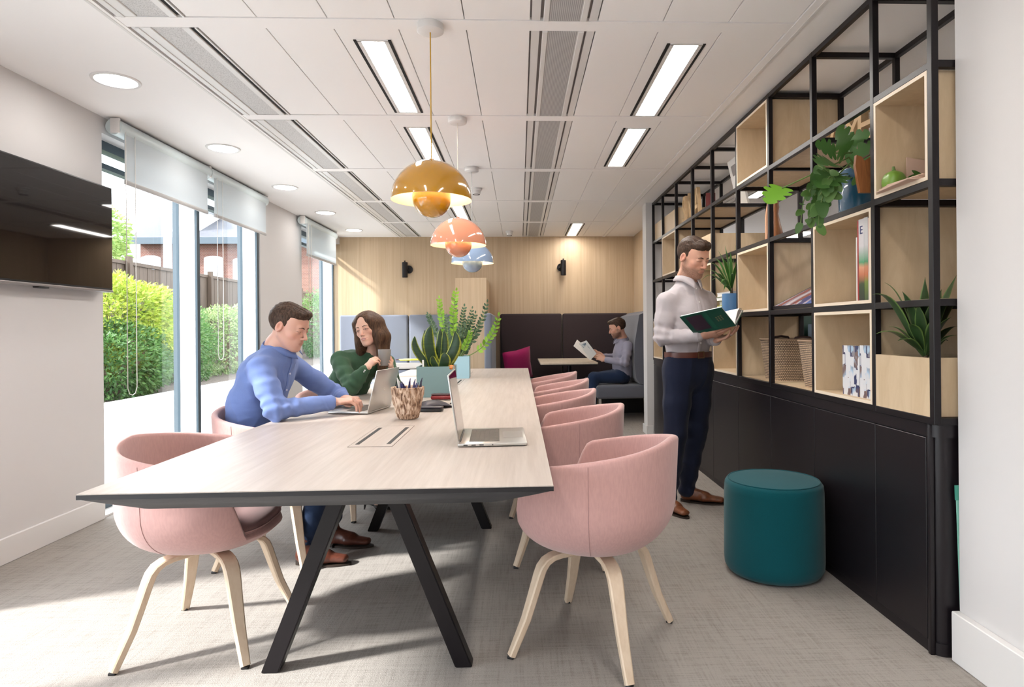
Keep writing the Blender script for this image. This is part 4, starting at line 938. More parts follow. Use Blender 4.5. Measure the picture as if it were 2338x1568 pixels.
yy_ = yb1; lbs = ['slim white booklet, outermost of the tall books in the birch box', 'book with a thin dark red spine in the row of tall books', 'large picture book, grey top and green middle, with a dark letter on its spine', 'picture book with a striped green and orange spine beside the lettered one', 'pale pink picture book next to the box side panel']
for k, (th, h_, cm) in enumerate([(.010, .28, 4), (.011, .352, 0), (.042, .354, 1), (.030, .356, 2), (.022, .350, 3)]):
    bo = upright('picture_book', yy_-th, yy_, SX0+.012, h_, zb2, th, (bk_cols[cm], None, None), lbs[k], 'book', 'tall books in the birch box')
    if k == 2:
        text_part('lettering', 'E', .05, .0006, M('ink_blue', (.03, .04, .15), .5), Matrix.Translation((SX0+.0092, yy_-th/2, zb2+.305)) @ Matrix.Rotation(-pi/2, 4, 'Z') @ Matrix.Rotation(pi/2, 4, 'X'), bo)
    yy_ -= th+.001
# photo catalogues in box (1,0)
cat_m, nt, b = _new('photo_collage')
v = coords(nt, (1, 1, 1)); vo = N(nt, 'ShaderNodeTexVoronoi', feature='F1', distance='CHEBYCHEV'); vo.inputs['Scale'].default_value = 44; mp2 = coords(nt, (1, 1, .55)); nt.links.new(mp2, vo.inputs['Vector'])
sp_ = N(nt, 'ShaderNodeSeparateColor'); nt.links.new(vo.outputs['Color'], sp_.inputs[0])
nz_ = N(nt, 'ShaderNodeTexNoise'); nz_.inputs['Scale'].default_value = 11; nt.links.new(v, nz_.inputs['Vector'])
ma = N(nt, 'ShaderNodeMath', operation='ADD'); nt.links.new(sp_.outputs[0], ma.inputs[0]); nt.links.new(nz_.outputs['Fac'], ma.inputs[1])
nt.links.new(ramp(nt, ma.outputs[0], [(.55, (.04, .05, .12)), (.72, (.20, .13, .11)), (.9, (.38, .52, .68)), (1.0, (.66, .66, .68))]), b.inputs['Base Color']); b.inputs['Roughness'].default_value = .25
y0, y1, z0, z1 = cell(1, 0); zb3 = z0+.014
def catalogue(px0, px1, ptop, label):
    ya, yb = at(px0, 850, X=SX0+.02).y, at(px1, 850, X=SX0+.02).y; zt_c = at(px0, ptop, X=SX0+.02).z
    t = thing('photo_catalogue', label, 'catalogue', (SX0+.03, (ya+yb)/2, zb3), 0, 'photo catalogues in the bottom birch box')
    obj('cover', MB().box(SX0+.02, SX0+.0225, yb, ya, zb3, zt_c), cat_m, t); obj('pages', MB().box(SX0+.0225, SX0+.034, yb, ya-.002, zb3+.002, zt_c-.002), paper, t); obj('back_cover', MB().box(SX0+.034, SX0+.036, yb, ya, zb3, zt_c), cat_m, t)
catalogue(1924, 1962, 788, 'photo covered catalogue standing farther inside the bottom birch box'); catalogue(1963.5, 1996, 788, 'photo covered catalogue standing nearer the camera in the bottom birch box')
# magazine slope cell (2,1)
y0, y1, z0, z1 = cell(2, 1)
ms = thing('magazine_slope', 'black sloping magazine rest in the middle row', 'magazine rest', ((SX0+SX1)/2, (y0+y1)/2, z0)); sl = radians(27)
poly = [(SX0+.0, z0+.002), (SX1-.02, z0+.002+(SX1-.02-SX0)*math.tan(sl)), (SX1-.02, z0+.010+(SX1-.02-SX0)*math.tan(sl)), (SX0+.0, z0+.010)]
obj('board', MB().prism(poly, lambda p: (p[0], y0+.004, p[1]), lambda p: (p[0], y1-.004, p[1])), blackmetal, ms, 20)
obj('end_rail', MB().prism([(p[0], p[1]+(.010 if i in (2, 3) else 0)) for i, p in enumerate(poly)], lambda p: (p[0], y1-.010, p[1]), lambda p: (p[0], y1-.004, p[1])), blackmetal, ms, 20)
obj('lip', MB().box(SX0+.001, SX0+.005, y0+.004, y1-.004, z0+.002, z0+.022), blackmetal, ms)
obj('strut', MB().box(SX1-.04, SX1-.02, y0+.004, y0+.02, z0+.002, z0+.19), blackmetal, ms)
mg_m = []
for k, (c1, c2, c3, c4) in enumerate([((.02, .04, .20), (.55, .55, .60), (.50, .04, .03), (.03, .12, .42)), ((.55, .50, .50), (.05, .08, .25), (.60, .58, .60), (.30, .05, .05))]):
    m, nt, b = _new(f'magazine_print_{k}'); v = coords(nt, (1, 1, 1), (0, .0, radians(35+30*k))); wv = N(nt, 'ShaderNodeTexWave'); wv.inputs['Scale'].default_value = 1.7; wv.inputs['Distortion'].default_value = 7; wv.inputs['Detail'].default_value = 3; wv.inputs['Detail Scale'].default_value = 1.2; nt.links.new(v, wv.inputs['Vector'])
    nt.links.new(ramp(nt, wv.outputs['Fac'], [(.15, c1), (.35, c2), (.55, c3), (.62, c2), (.85, c4)]), b.inputs['Base Color']); b.inputs['Roughness'].default_value = .2; mg_m.append(m)
for k, (a, c_, lb) in enumerate([(y0+.03, y0+.255, 'glossy blue and red magazine on the sloping rest'), (y0+.275, y0+.50, 'glossy pale magazine next to the blue and red one')]):
    t = thing('magazine', lb, 'magazine', ((SX0+SX1)/2, (a+c_)/2, z0+.02), 0, 'magazines on the slope')
    R = Matrix.Rotation(-sl, 3, 'Y'); pv = (SX0+.008, a, z0+.012)
    obj('cover', MB().box(SX0+.008, SX0+.30, a, c_, z0+.022, z0+.0235, rot=R, piv=pv), mg_m[k], t); obj('pages', MB().box(SX0+.009, SX0+.298, a+.001, c_-.001, z0+.013, z0+.022, rot=R, piv=pv), paper, t)
# woven baskets
wk, nt, b = _new('woven_basket')
tc = N(nt, 'ShaderNodeTexCoord'); sx = N(nt, 'ShaderNodeSeparateXYZ'); nt.links.new(tc.outputs['UV'], sx.inputs[0]); bt = N(nt, 'ShaderNodeTexBrick'); bt.inputs['Scale'].default_value = 1; bt.inputs['Brick Width'].default_value = .0115; bt.inputs['Row Height'].default_value = .0078; bt.inputs['Mortar Size'].default_value = .0012
nt.links.new(tc.outputs['UV'], bt.inputs['Vector']); bt.inputs['Color1'].default_value = (.58, .42, .28, 1); bt.inputs['Color2'].default_value = (.48, .34, .22, 1); bt.inputs['Mortar'].default_value = (.035, .018, .015, 1)
nt.links.new(bt.outputs['Color'], b.inputs['Base Color']); b.inputs['Roughness'].default_value = .8; bump(nt, b, bt.outputs['Fac'], -.6, .004)
def basket(x, y, z0, w0, w1, h, label, hy=1):
    t = thing('woven_basket', label, 'basket', (x, y, z0), 0, 'woven baskets in the bottom row')
    q = MB(); n = 64; uvs = []
    zs = [k/10*h for k in range(11)]
    def sq(r, z): return [((abs(cos(a))**5+abs(sin(a))**5)**(-1/5)*cos(a)*r, (abs(cos(a))**5+abs(sin(a))**5)**(-1/5)*sin(a)*r, z) for a in [2*pi*k/n for k in range(n+1)]]
    rings = [sq(w0+(w1-w0)*z/h, z) for z in zs]
    q.loft(rings, caps=False, closed=False)
    me = q.mesh('weave', wk, 60); uv = me.uv_layers.new(name='UVMap')
    for p in me.polygons:
        for li in p.loop_indices:
            vi = me.loops[li].vertex_index; uv.data[li].uv = ((vi % (n+1))/n*1.0, (vi//(n+1))/10*h*1.0/ (8*w1))
    me.transform(Matrix.Translation((x, y, z0))); put('weave', me, t)
    rg = [(p[0]+x, p[1]+y, p[2]+z0) for p in sq(w1, h)]
    obj('rim', MB().tube(rg, .006, 6), M('basket_rim', (.30, .20, .13), .8) if 'basket_rim' not in MATS else MATS['basket_rim'], t)
    obj('base', MB().loft([[(p[0]*.97+x, p[1]*.97+y, z0+.002) for p in sq(w0, 0)[:-1]], [(p[0]*.97+x, p[1]*.97+y, z0+.010) for p in sq(w0, 0)[:-1]]]), MATS['basket_rim'], t)
    for sg in (-1, 1):
        obj('handle', MB().tube([(x-.05, y+sg*w1*.98, z0+h), (x-.045, y+sg*w1*.98, z0+h+.010), (x, y+sg*w1*.98, z0+h+.016), (x+.045, y+sg*w1*.98, z0+h+.010), (x+.05, y+sg*w1*.98, z0+h)], .007, 8), M('basket_handle', (.04, .018, .015), .6) if 'basket_handle' not in MATS else MATS['basket_handle'], t)
y0, y1, z0, z1 = cell(2, 0); basket(1.672, 3.292, z0, .132, .16, .25, 'square woven basket in the bottom row, nearer the camera')
y0, y1, z0, z1 = cell(3, 0); basket(1.680, 3.863, z0, .132, .16, .25, 'square woven basket in the bottom row, half hidden by a post')
for c in (2, 3):
    board(c, 0, 'birch board under the nearer woven basket' if c == 2 else 'birch board under the farther woven basket')
# blue pot with climbing plants in cell (1,2)
y0, y1, z0, z1 = cell(1, 2)
potx = 1.605; poty = 2.92
potb = M('deep_blue_glaze', (.012, .075, .15), .25, coat=.5)
pxc = at(1960, 470, Y=2.80)
t = thing('plant_pot', 'deep blue round pot with trailing plants on the upper shelf', 'plant pot', (potx, poty, z0))
obj('pot', MB().lathe([(.001, 0), (.088, 0), (.094, .006), (.102, .20), (.100, .206), (.095, .204), (.090, .18), (.001, .178)], (potx, poty, z0), 40), potb, t)
obj('soil', MB().lathe([(.001, .186), (.092, .186)], (potx, poty, z0), 40), soil_m, t)
mon = leaf_mat('monstera_leaf', (.03, .10, .02), (.08, .20, .04), .2); mon_l = leaf_mat('monstera_bright', (.16, .42, .02), (.22, .50, .04), .3); poth = leaf_mat('trailing_leaf', (.05, .13, .03), (.15, .28, .07), .2); stm = M('green_stem', (.14, .22, .06), .5)
def heartleaf(p, d, up, L, cuts=0, fold=.15):
    """heart shaped leaf polygon fan; with cuts, deep notches"""
    d = V(d).normalized(); s = d.cross(V(up)).normalized(); n = s.cross(d)
    pts = []
    K = 26
    for k in range(K+1):
        a = pi*k/K; u = (1-cos(a))/2; w = (.60 if cuts else .36)*max(0, sin(a))**.8*(1-.45*u)+.02
        if cuts and k in (8, 9, 13, 14, 18, 19): w *= .55 if k in (9, 13, 18) else .80
        pts.append((u, w))
    out = [V(p)+d*L*(u-.08)+s*L*w+n*L*(fold*w-.15*u*u) for u, w in pts]; o2 = [V(p)+d*L*(u-.08)-s*L*w+n*L*(fold*w-.15*u*u) for u, w in pts]; mid = [V(p)+d*L*(u-.08)-n*L*.15*u*u for u, w in pts]
    vs = out+mid+o2; fs = []
    m_ = K+1
    for k in range(K): fs += [(k, k+1, m_+k+1, m_+k), (m_+k, m_+k+1, 2*m_+k+1, 2*m_+k)]
    return vs, fs
def vine(parent, pts, leaves, mt, stem_r=.0028):
    st = obj('stem', MB().tube(pts, stem_r, 6), stm, parent)
    q = MB()
    for p, d, up, L, cuts in leaves: q.add(*heartleaf(p, d, up, L, cuts))
    part_label(obj('leaves', q, mt, st, 60), 'heart shaped leaves')
tr_ = thing('trailing_plant', 'trailing heart-leaved plant hanging over the edge from the blue pot', 'plant', (1.60, 2.80, z0+.19))
rng = random.Random(4)
P0 = V((potx-.03, poty, z0+.20))
def hang(pxs, Y=2.9, n=9, L=.058, mt=poth, cuts=0, par=None):
    pts = [P0+V((rng.uniform(-.03, .03), rng.uniform(-.03, .03), -.01))]
    for px_, py_, Yp in pxs: pts.append(at(px_, py_, Y=Yp))
    fine = []
    for i in range(len(pts)-1):
        for k in range(4): fine.append(pts[i].lerp(pts[i+1], k/4))
    fine.append(pts[-1]); fine = [fine[0]]+[(fine[i-1]+fine[i]*2+fine[i+1])/4 for i in range(1, len(fine)-1)]+[fine[-1]]
    lv = []
    for k in range(n):
        i = 5+int((len(fine)-6)*k/max(1, n-1)); p = fine[min(i, len(fine)-1)]
        d = V((rng.uniform(-.8, .5), rng.uniform(-.7, .1), rng.uniform(-1.3, -.1))); lv.append((p, d, (rng.uniform(-.3, .3)-.5, -1, rng.uniform(0, .6)), L*rng.uniform(.75, 1.25), cuts))
    vine(par or tr_, fine, lv, mt)
hang([(1900, 420, 2.75), (1868, 415, 2.85), (1858, 455, 2.9), (1852, 500, 2.9)], n=10)
hang([(1895, 410, 2.75), (1875, 400, 2.8), (1835, 450, 2.95), (1828, 510, 2.95)], n=9)
hang([(1905, 420, 2.72), (1885, 430, 2.75), (1872, 470, 2.75), (1868, 515, 2.75)], n=8, L=.075)
hang([(1915, 410, 2.78), (1885, 395, 2.8), (1878, 430, 2.85), (1870, 470, 2.88)], n=7, L=.06)
hang([(1910, 420, 2.72), (1895, 400, 2.72), (1880, 430, 2.72), (1845, 500, 2.9)], n=9)
hang([(1900, 400, 2.75), (1868, 375, 2.8), (1860, 400, 2.85), (1848, 440, 2.85)], n=8, L=.06)
mp_ = thing('monstera_plant', 'monstera with large split leaves rising from the blue pot', 'plant', (1.64, 2.80, z0+.19))
for px_, py_, Yp, dx, dz, L, cuts, mt in [(1928, 350, 2.80, (-.3, -.5, .35), 0, .16, 1, mon), (1912, 400, 2.75, (-.7, -.4, -.3), 0, .15, 1, mon), (1945, 375, 2.85, (.4, -.5, .5), 0, .14, 1, mon), (1905, 350, 2.9, (-.7, -.3, .3), 0, .12, 1, mon), (1785, 430, 3.02, (-.6, -.4, -.45), 0, .14, 1, mon_l), (1905, 375, 2.7, (-.6, -.5, .0), 0, .15, 1, mon), (1955, 405, 2.72, (.5, -.6, -.2), 0, .12, 1, mon), (1935, 335, 2.95, (.2, -.4, .2), 0, .12, 1, mon)]:
    p = at(px_, py_, Y=Yp); mid = (P0+V((.04, 0, 0))+p)/2+V((0, 0, .05))
    vine(mp_, [P0+V((.04, 0, -.02)), mid, p], [(p, dx, (-.4, -.8, .5), L, cuts)], mt, .0035)
tg = at(1977, 395, Y=2.655)
t = thing('wooden_tag', 'brown carved wooden tag with a twig handle hanging in front of the blue pot', 'ornament', tg)
wtm = wood('carved_brown_wood', (.16, .05, .015), (.34, .13, .04), (14, 14, 3), .45, swirl=2)
tp = MB(); pl = [(-.045, .075), (-.022, .068), (-.01, .05), (.008, .062), (.03, .078), (.045, .045), (.055, -.03), (.045, -.085), (-.03, -.085), (-.042, -.02), (-.05, .03)]
tp.prism(pl, lambda p: (tg.x+p[0], tg.y-.009, tg.z+p[1]), lambda p: (tg.x+p[0], tg.y+.009, tg.z+p[1])); obj('body', tp, wtm, t, 30)
obj('twig', MB().tube([(tg.x-.03, tg.y, tg.z+.055), (tg.x+.01, tg.y-.012, tg.z+.075), (tg.x+.015, tg.y-.012, tg.z+.10)], .004, 6), MATS['bark'], t)
obj('cord', MB().tube([(tg.x+.05, tg.y-.01, tg.z-.02), (tg.x+.02, tg.y-.03, tg.z-.08), (tg.x-.0, tg.y-.02, tg.z-.17)], .003, 6), M('yellow_cord', (.45, .28, .05), .7), t)
# things in upper box (0,2)
y0, y1, z0, z1 = cell(0, 2); zb4 = z0+.014
t = thing('green_pepper', 'green pepper-shaped ornament in the upper birch box', 'ornament', (1.50, 2.5, zb4))
q = MB(); rings = []
for j in range(12):
    th_ = pi*j/11; rings.append([(1.512+(.045*(1+.12*cos(3*a)))*max(.03, sin(th_))**.7*cos(a), 2.50+(.040*(1+.12*cos(3*a)))*max(.03, sin(th_))**.7*sin(a), zb4+.045+.043*-cos(th_)) for a in [2*pi*k/24 for k in range(24)]])
obj('body', q.loft(rings), M('pepper_green', (.16, .30, .04), .35), t, 60); obj('stem', MB().tube([(1.512, 2.50, zb4+.085), (1.507, 2.495, zb4+.105)], [.008, .005], 8), stm, t)
t = thing('leafy_sprig', 'dark green leafy sprig lying on the papers in the upper birch box', 'plant sprig', (1.55, 2.40, zb4+.03))
q = MB()
for k in range(9): q.add(*heartleaf((1.50+.025*k, 2.42-.012*k, zb4+.030+.004*(k % 3)), (rng.uniform(-.6, .8), rng.uniform(-.8, .2), .25), (0, -.4, 1), .06, 0))
q.v = [(p[0], p[1], max(p[2], zb4+.027)) for p in q.v]
obj('leaves', q, mon, t, 60); obj('stem', MB().tube([(1.49, 2.43, zb4+.031), (1.6, 2.38, zb4+.034), (1.72, 2.32, zb4+.034)], .003, 6), stm, t)
bpap = M('blush_paper', (.62, .44, .35), .7)
for k in range(4):
    one('folded_paper', MB().box(SX0-.045+.012*k, SX0+.23+.01*k, 2.25+.01*k, 2.50-.008*k, zb4+.0005+.006*k, zb4+.0055+.006*k, bev=.002, seg=1, rot=Matrix.Rotation(radians(-5+4*k), 3, 'Z')), bpap, 'flat folded blush sheet in the pile on the floor of the upper birch box', 'paper', 'folded sheets in the upper birch box')
t = thing('card_comb', 'stiff blush card with slots standing at the back of the upper birch box', 'card', (1.70, 2.44, zb4))
cp_ = [(-.10, 0), (.2, 0), (.2, .10), (-.10, .15)]
obj('card', MB().prism(cp_, lambda p: (1.68+p[0], 2.522, zb4+.0+p[1]), lambda p: (1.68+p[0], 2.528, zb4+.0+p[1])), bpap, t, 20)
for k in range(3): obj('slot', MB().box(1.59+k*.025, 1.598+k*.025, 2.5205, 2.5215, zb4+.03, zb4+.062), M('slot_brown', (.20, .10, .06), .8) if 'slot_brown' not in MATS else MATS['slot_brown'], t)
# wooden letters
letw = wood('letter_wood', (.50, .33, .17), (.66, .48, .29), (8, 8, 8), .6)
def letters(txt, pos, hgt, depth, z, grp, wid=1.0):
    for ch, (x, y, rz) in zip(txt, pos):
        me = text_mesh(ch, hgt*1.38, depth/2); me.transform(Matrix.Scale(wid, 4, (1, 0, 0)))
        zz_ = [v_.co.y for v_ in me.vertices]; me.transform(Matrix.Translation((0, -min(zz_), 0)))
        me.transform(Matrix.Translation((x, y, z)) @ Matrix.Rotation(rz, 4, 'Z') @ Matrix.Rotation(pi/2, 4, 'X')); me.materials.clear(); me.materials.append(letw)
        o = put('wooden_letter', me, None); tag(o, f'wooden letter {ch} standing on the top shelf, {grp}', 'letter', 'wooden letters, '+grp)
zL = RZ[3]+B_/2+.003
letters('FAYE', [(1.80, 3.60, -pi/2+.15), (1.78, 3.46, -pi/2+.15), (1.80, 3.32, -pi/2+.15), (1.80, 3.20, -pi/2+.15)], .20, .045, zL, 'above the blue plant pot')
letters('SUNKA', [(SX0+.06, 5.80, -pi/2), (SX0+.06, 5.695, -pi/2), (SX0+.06, 5.585, -pi/2), (SX0+.06, 5.48, -pi/2), (SX0+.06, 5.375, -pi/2)], .27, .03, zL, 'far part near the pillar', .62)
one('bookend', MB().box(SX0+.12, SX0+.20, 5.34, 5.36, zL, zL+.2, bev=.004), M('maroon_end', (.16, .03, .03), .5), 'dark red bookend beside the far wooden letters', 'bookend')
# white framed print
t = thing('framed_print', 'narrow white framed print leaning on the top shelf', 'picture frame', (1.74, 5.1, zL)); R = Matrix.Rotation(radians(13), 3, 'Y')
obj('frame', MB().box(1.78, 1.80, 4.86, 5.08, zL, zL+.40, bev=.003, rot=R.inverted(), piv=(1.79, 5, zL)), paper, t); obj('print', MB().box(1.7785, 1.7797, 4.92, 5.02, zL+.27, zL+.35, rot=R.inverted(), piv=(1.79, 5, zL)), M('print_grey', (.25, .23, .23), .5), t)
# wooden figure in cell (3,2)
y0, y1, z0, z1 = cell(3, 2); fx = at(1757, 520, Y=3.9); 
t = thing('wooden_figure', 'slim brown carved wooden figure on the upper shelf', 'ornament', (1.54, 3.84, z0))
obj('body', MB().lathe([(.001, 0), (.045, 0), (.05, .02), (.03, .10), (.018, .16), (.024, .2), (.02, .235), (.001, .25)], (1.55, 3.78, z0), 20), wtm, t, 60); obj('base', MB().box(1.49, 1.61, 3.72, 3.84, z0, z0+.008, bev=.002), wtm, t)
one('wooden_stick', MB().tube([(1.535, 3.86, z0+.003), (1.53, 3.86, z0+.16), (1.54, 3.86, z0+.25)], [.016, .012, .006], 8), M('light_carved', (.55, .30, .18), .6), 'thin pale carved stick standing beside the brown figure', 'ornament')
# small blue pot and spiky plant in cell (4,1)
y0, y1, z0, z1 = cell(4, 1); bx_ = at(1664, 690, Y=4.36); blu = M('sky_blue_pot', (.10, .25, .50), .4)
t = thing('plant_pot', 'small light blue cylindrical pot behind the open book', 'plant pot', (bx_.x+.02, 4.36, z0))
obj('pot', MB().lathe([(.001, 0), (.062, 0), (.065, .004), (.065, .135), (.060, .136), (.058, .12), (.001, .118)], (bx_.x+.02, 4.36, z0), 36), blu, t); obj('soil', MB().lathe([(.001, .122), (.058, .122)], (bx_.x+.02, 4.36, z0), 30), soil_m, t)
spk, nt, b = _new('spiky_leaf'); a_ = N(nt, 'ShaderNodeVertexColor', layer_name='Col'); nt.links.new(a_.outputs['Color'], b.inputs['Base Color']); b.inputs['Roughness'].default_value = .35
def spiky(nm, label, c, tips, w, cols, stemh=.0, group=None):
    t = thing(nm, label, 'plant', c)
    if stemh: obj('stem', MB().tube([c, V(c)+V((0, 0, stemh))], [.012, .009], 8), MATS['bark'] if 'bark' in MATS else bark, t)
    for (px_, py_, Yp, arch) in tips:
        tip = at(px_, py_, Y=Yp); b0 = V(c)+V((0, 0, stemh*random.uniform(.4, 1)))+(tip-V(c)).normalized()*.005
        L = (tip-b0).length
        leaf_obj('leaf', [sword(b0, tip, w, V((0, 0, arch*L)), 14, .25, wfn=lambda u: (.16+1.0*max(0, sin(pi*min(1, u**1.15)))**1.1)*max(0, 1-u**8))], spk, t, cols, .0012)
    return t
c0_ = V((bx_.x+.02, 4.36, z0+.125)); random.seed(12)
spiky('spiky_plant', 'spiky green plant in the small light blue pot behind the standing man', c0_, [(1602, 640, 4.2, .5), (1618, 600, 4.3, .4), (1640, 572, 4.36, .2), (1655, 560, 4.4, .2), (1680, 560, 4.35, .2), (1612, 618, 4.3, .4), (1625, 640, 4.2, .4), (1650, 590, 4.2, .3), (1683, 600, 4.2, .2), (1640, 610, 4.4, .3), (1632, 590, 4.5, .35), (1668, 575, 4.3, .2), (1690, 580, 4.45, .3), (1645, 650, 4.15, .5), (1628, 628, 4.25, .5), (1672, 625, 4.15, .3), (1652, 665, 4.2, .6), (1660, 600, 4.5, .2)], .021, ((.05, .16, .03), (.16, .32, .07)), .05)
# pile of books left of it
t_cols = [('white', (.72, .70, .68)), ('olive', (.16, .17, .04)), ('white', (.70, .69, .66)), ('lime yellow', (.62, .66, .02)), ('black', (.02, .02, .02))]
for k, (nm_, cc) in enumerate(reversed(t_cols)):
    yk = 4.60; zz0 = z0+.001+.032*k; R = Matrix.Rotation(radians([0, 6, -5, 10, 3][k]), 3, 'Z')
    t = thing('book', f'{["black", "lime yellow", "white", "olive", "white"][k]} book, {["lowest", "second from the bottom", "third from the bottom", "second from the top", "topmost"][k]} in the pile beside the small light blue pot', 'book', (1.62, yk, zz0), 0, 'books piled beside the light blue pot')
    mt = M(f'pile_cover_{k}', cc, .5)
    obj('cover', MB().box(1.50, 1.72, yk-.15, yk+.15, zz0, zz0+.003, rot=R, piv=(1.61, yk, zz0)).box(1.50, 1.72, yk-.15, yk+.15, zz0+.027, zz0+.031, rot=R, piv=(1.61, yk, zz0)), mt, t); obj('pages', MB().box(1.503, 1.715, yk-.147, yk+.147, zz0+.003, zz0+.027, rot=R, piv=(1.61, yk, zz0)), paper, t)
# pale blue book in far box (7,2)
y0, y1, z0, z1 = cell(7, 2)
upright('book', y0+.02, y0+.05, SX0+.01, .30, z0+.014, .03, (M('pale_blue_cover', (.45, .60, .66), .4), None, None), 'pale blue book standing in the far birch box above the shoulder of the standing man')
# books beyond the near basket: dark green upright book, blue box and white box in the far side of the room behind
t = thing('side_counter', 'white counter in the room behind, glimpsed above the near basket', 'counter', (3.0, 4.2, 0))
obj('body', MB().box(2.5, 3.3, 4.6, 6.6, 0, .96), trim_m, t); obj('top', MB().box(2.45, 3.35, 4.55, 6.65, .96, 1.0, bev=.004), trim_m, t)
g1 = at(1846, 740, Y=5.0)
one('dark_panel', MB().box(g1.x-.12, g1.x+.25, 5.1, 5.14, 1.001, 1.32, bev=.004), M('dark_green_panel', (.01, .04, .03), .5), 'dark green upright panel on the counter behind the shelving', 'panel')
one('storage_box', MB().box(g1.x+.02, g1.x+.22, 4.9, 5.06, 1.001, 1.20, bev=.006), M('dusty_blue', (.25, .33, .45), .6), 'dusty blue box on the counter behind the shelving', 'box')
one('storage_box', MB().box(g1.x-.06, g1.x+.25, 4.72, 4.88, 1.001, 1.09, bev=.006), paper, 'low white box on the counter behind the shelving', 'box')
# spiky plant in trough
yc = 2.385; cpl = V((at(2112, 815, Y=yc).x, yc, ztr-.04)); random.seed(8)
spiky('spiky_plant', 'broad-leaved spiky plant growing in the nearest birch trough', cpl, [(1992, 672, 2.36, .45), (2000, 762, 2.36, .35), (2020, 645, 2.45, .35), (2112, 632, 2.38, .05), (2060, 665, 2.35, .25), (2030, 745, 2.42, .35), (2050, 778, 2.32, .3), (2184, 628, 2.4, .1), (2186, 690, 2.45, .3), (2172, 724, 2.3, .3), (2186, 745, 2.4, .3), (2184, 765, 2.35, .3), (2165, 778, 2.45, .35), (2075, 740, 2.3, .3), (2095, 690, 2.3, .1), (2130, 680, 2.3, .1), (2150, 660, 2.5, .15), (2140, 720, 2.28, .2), (2080, 700, 2.5, .2), (2055, 700, 2.5, .3)], .040, ((.035, .075, .025), (.12, .20, .05)), .05)
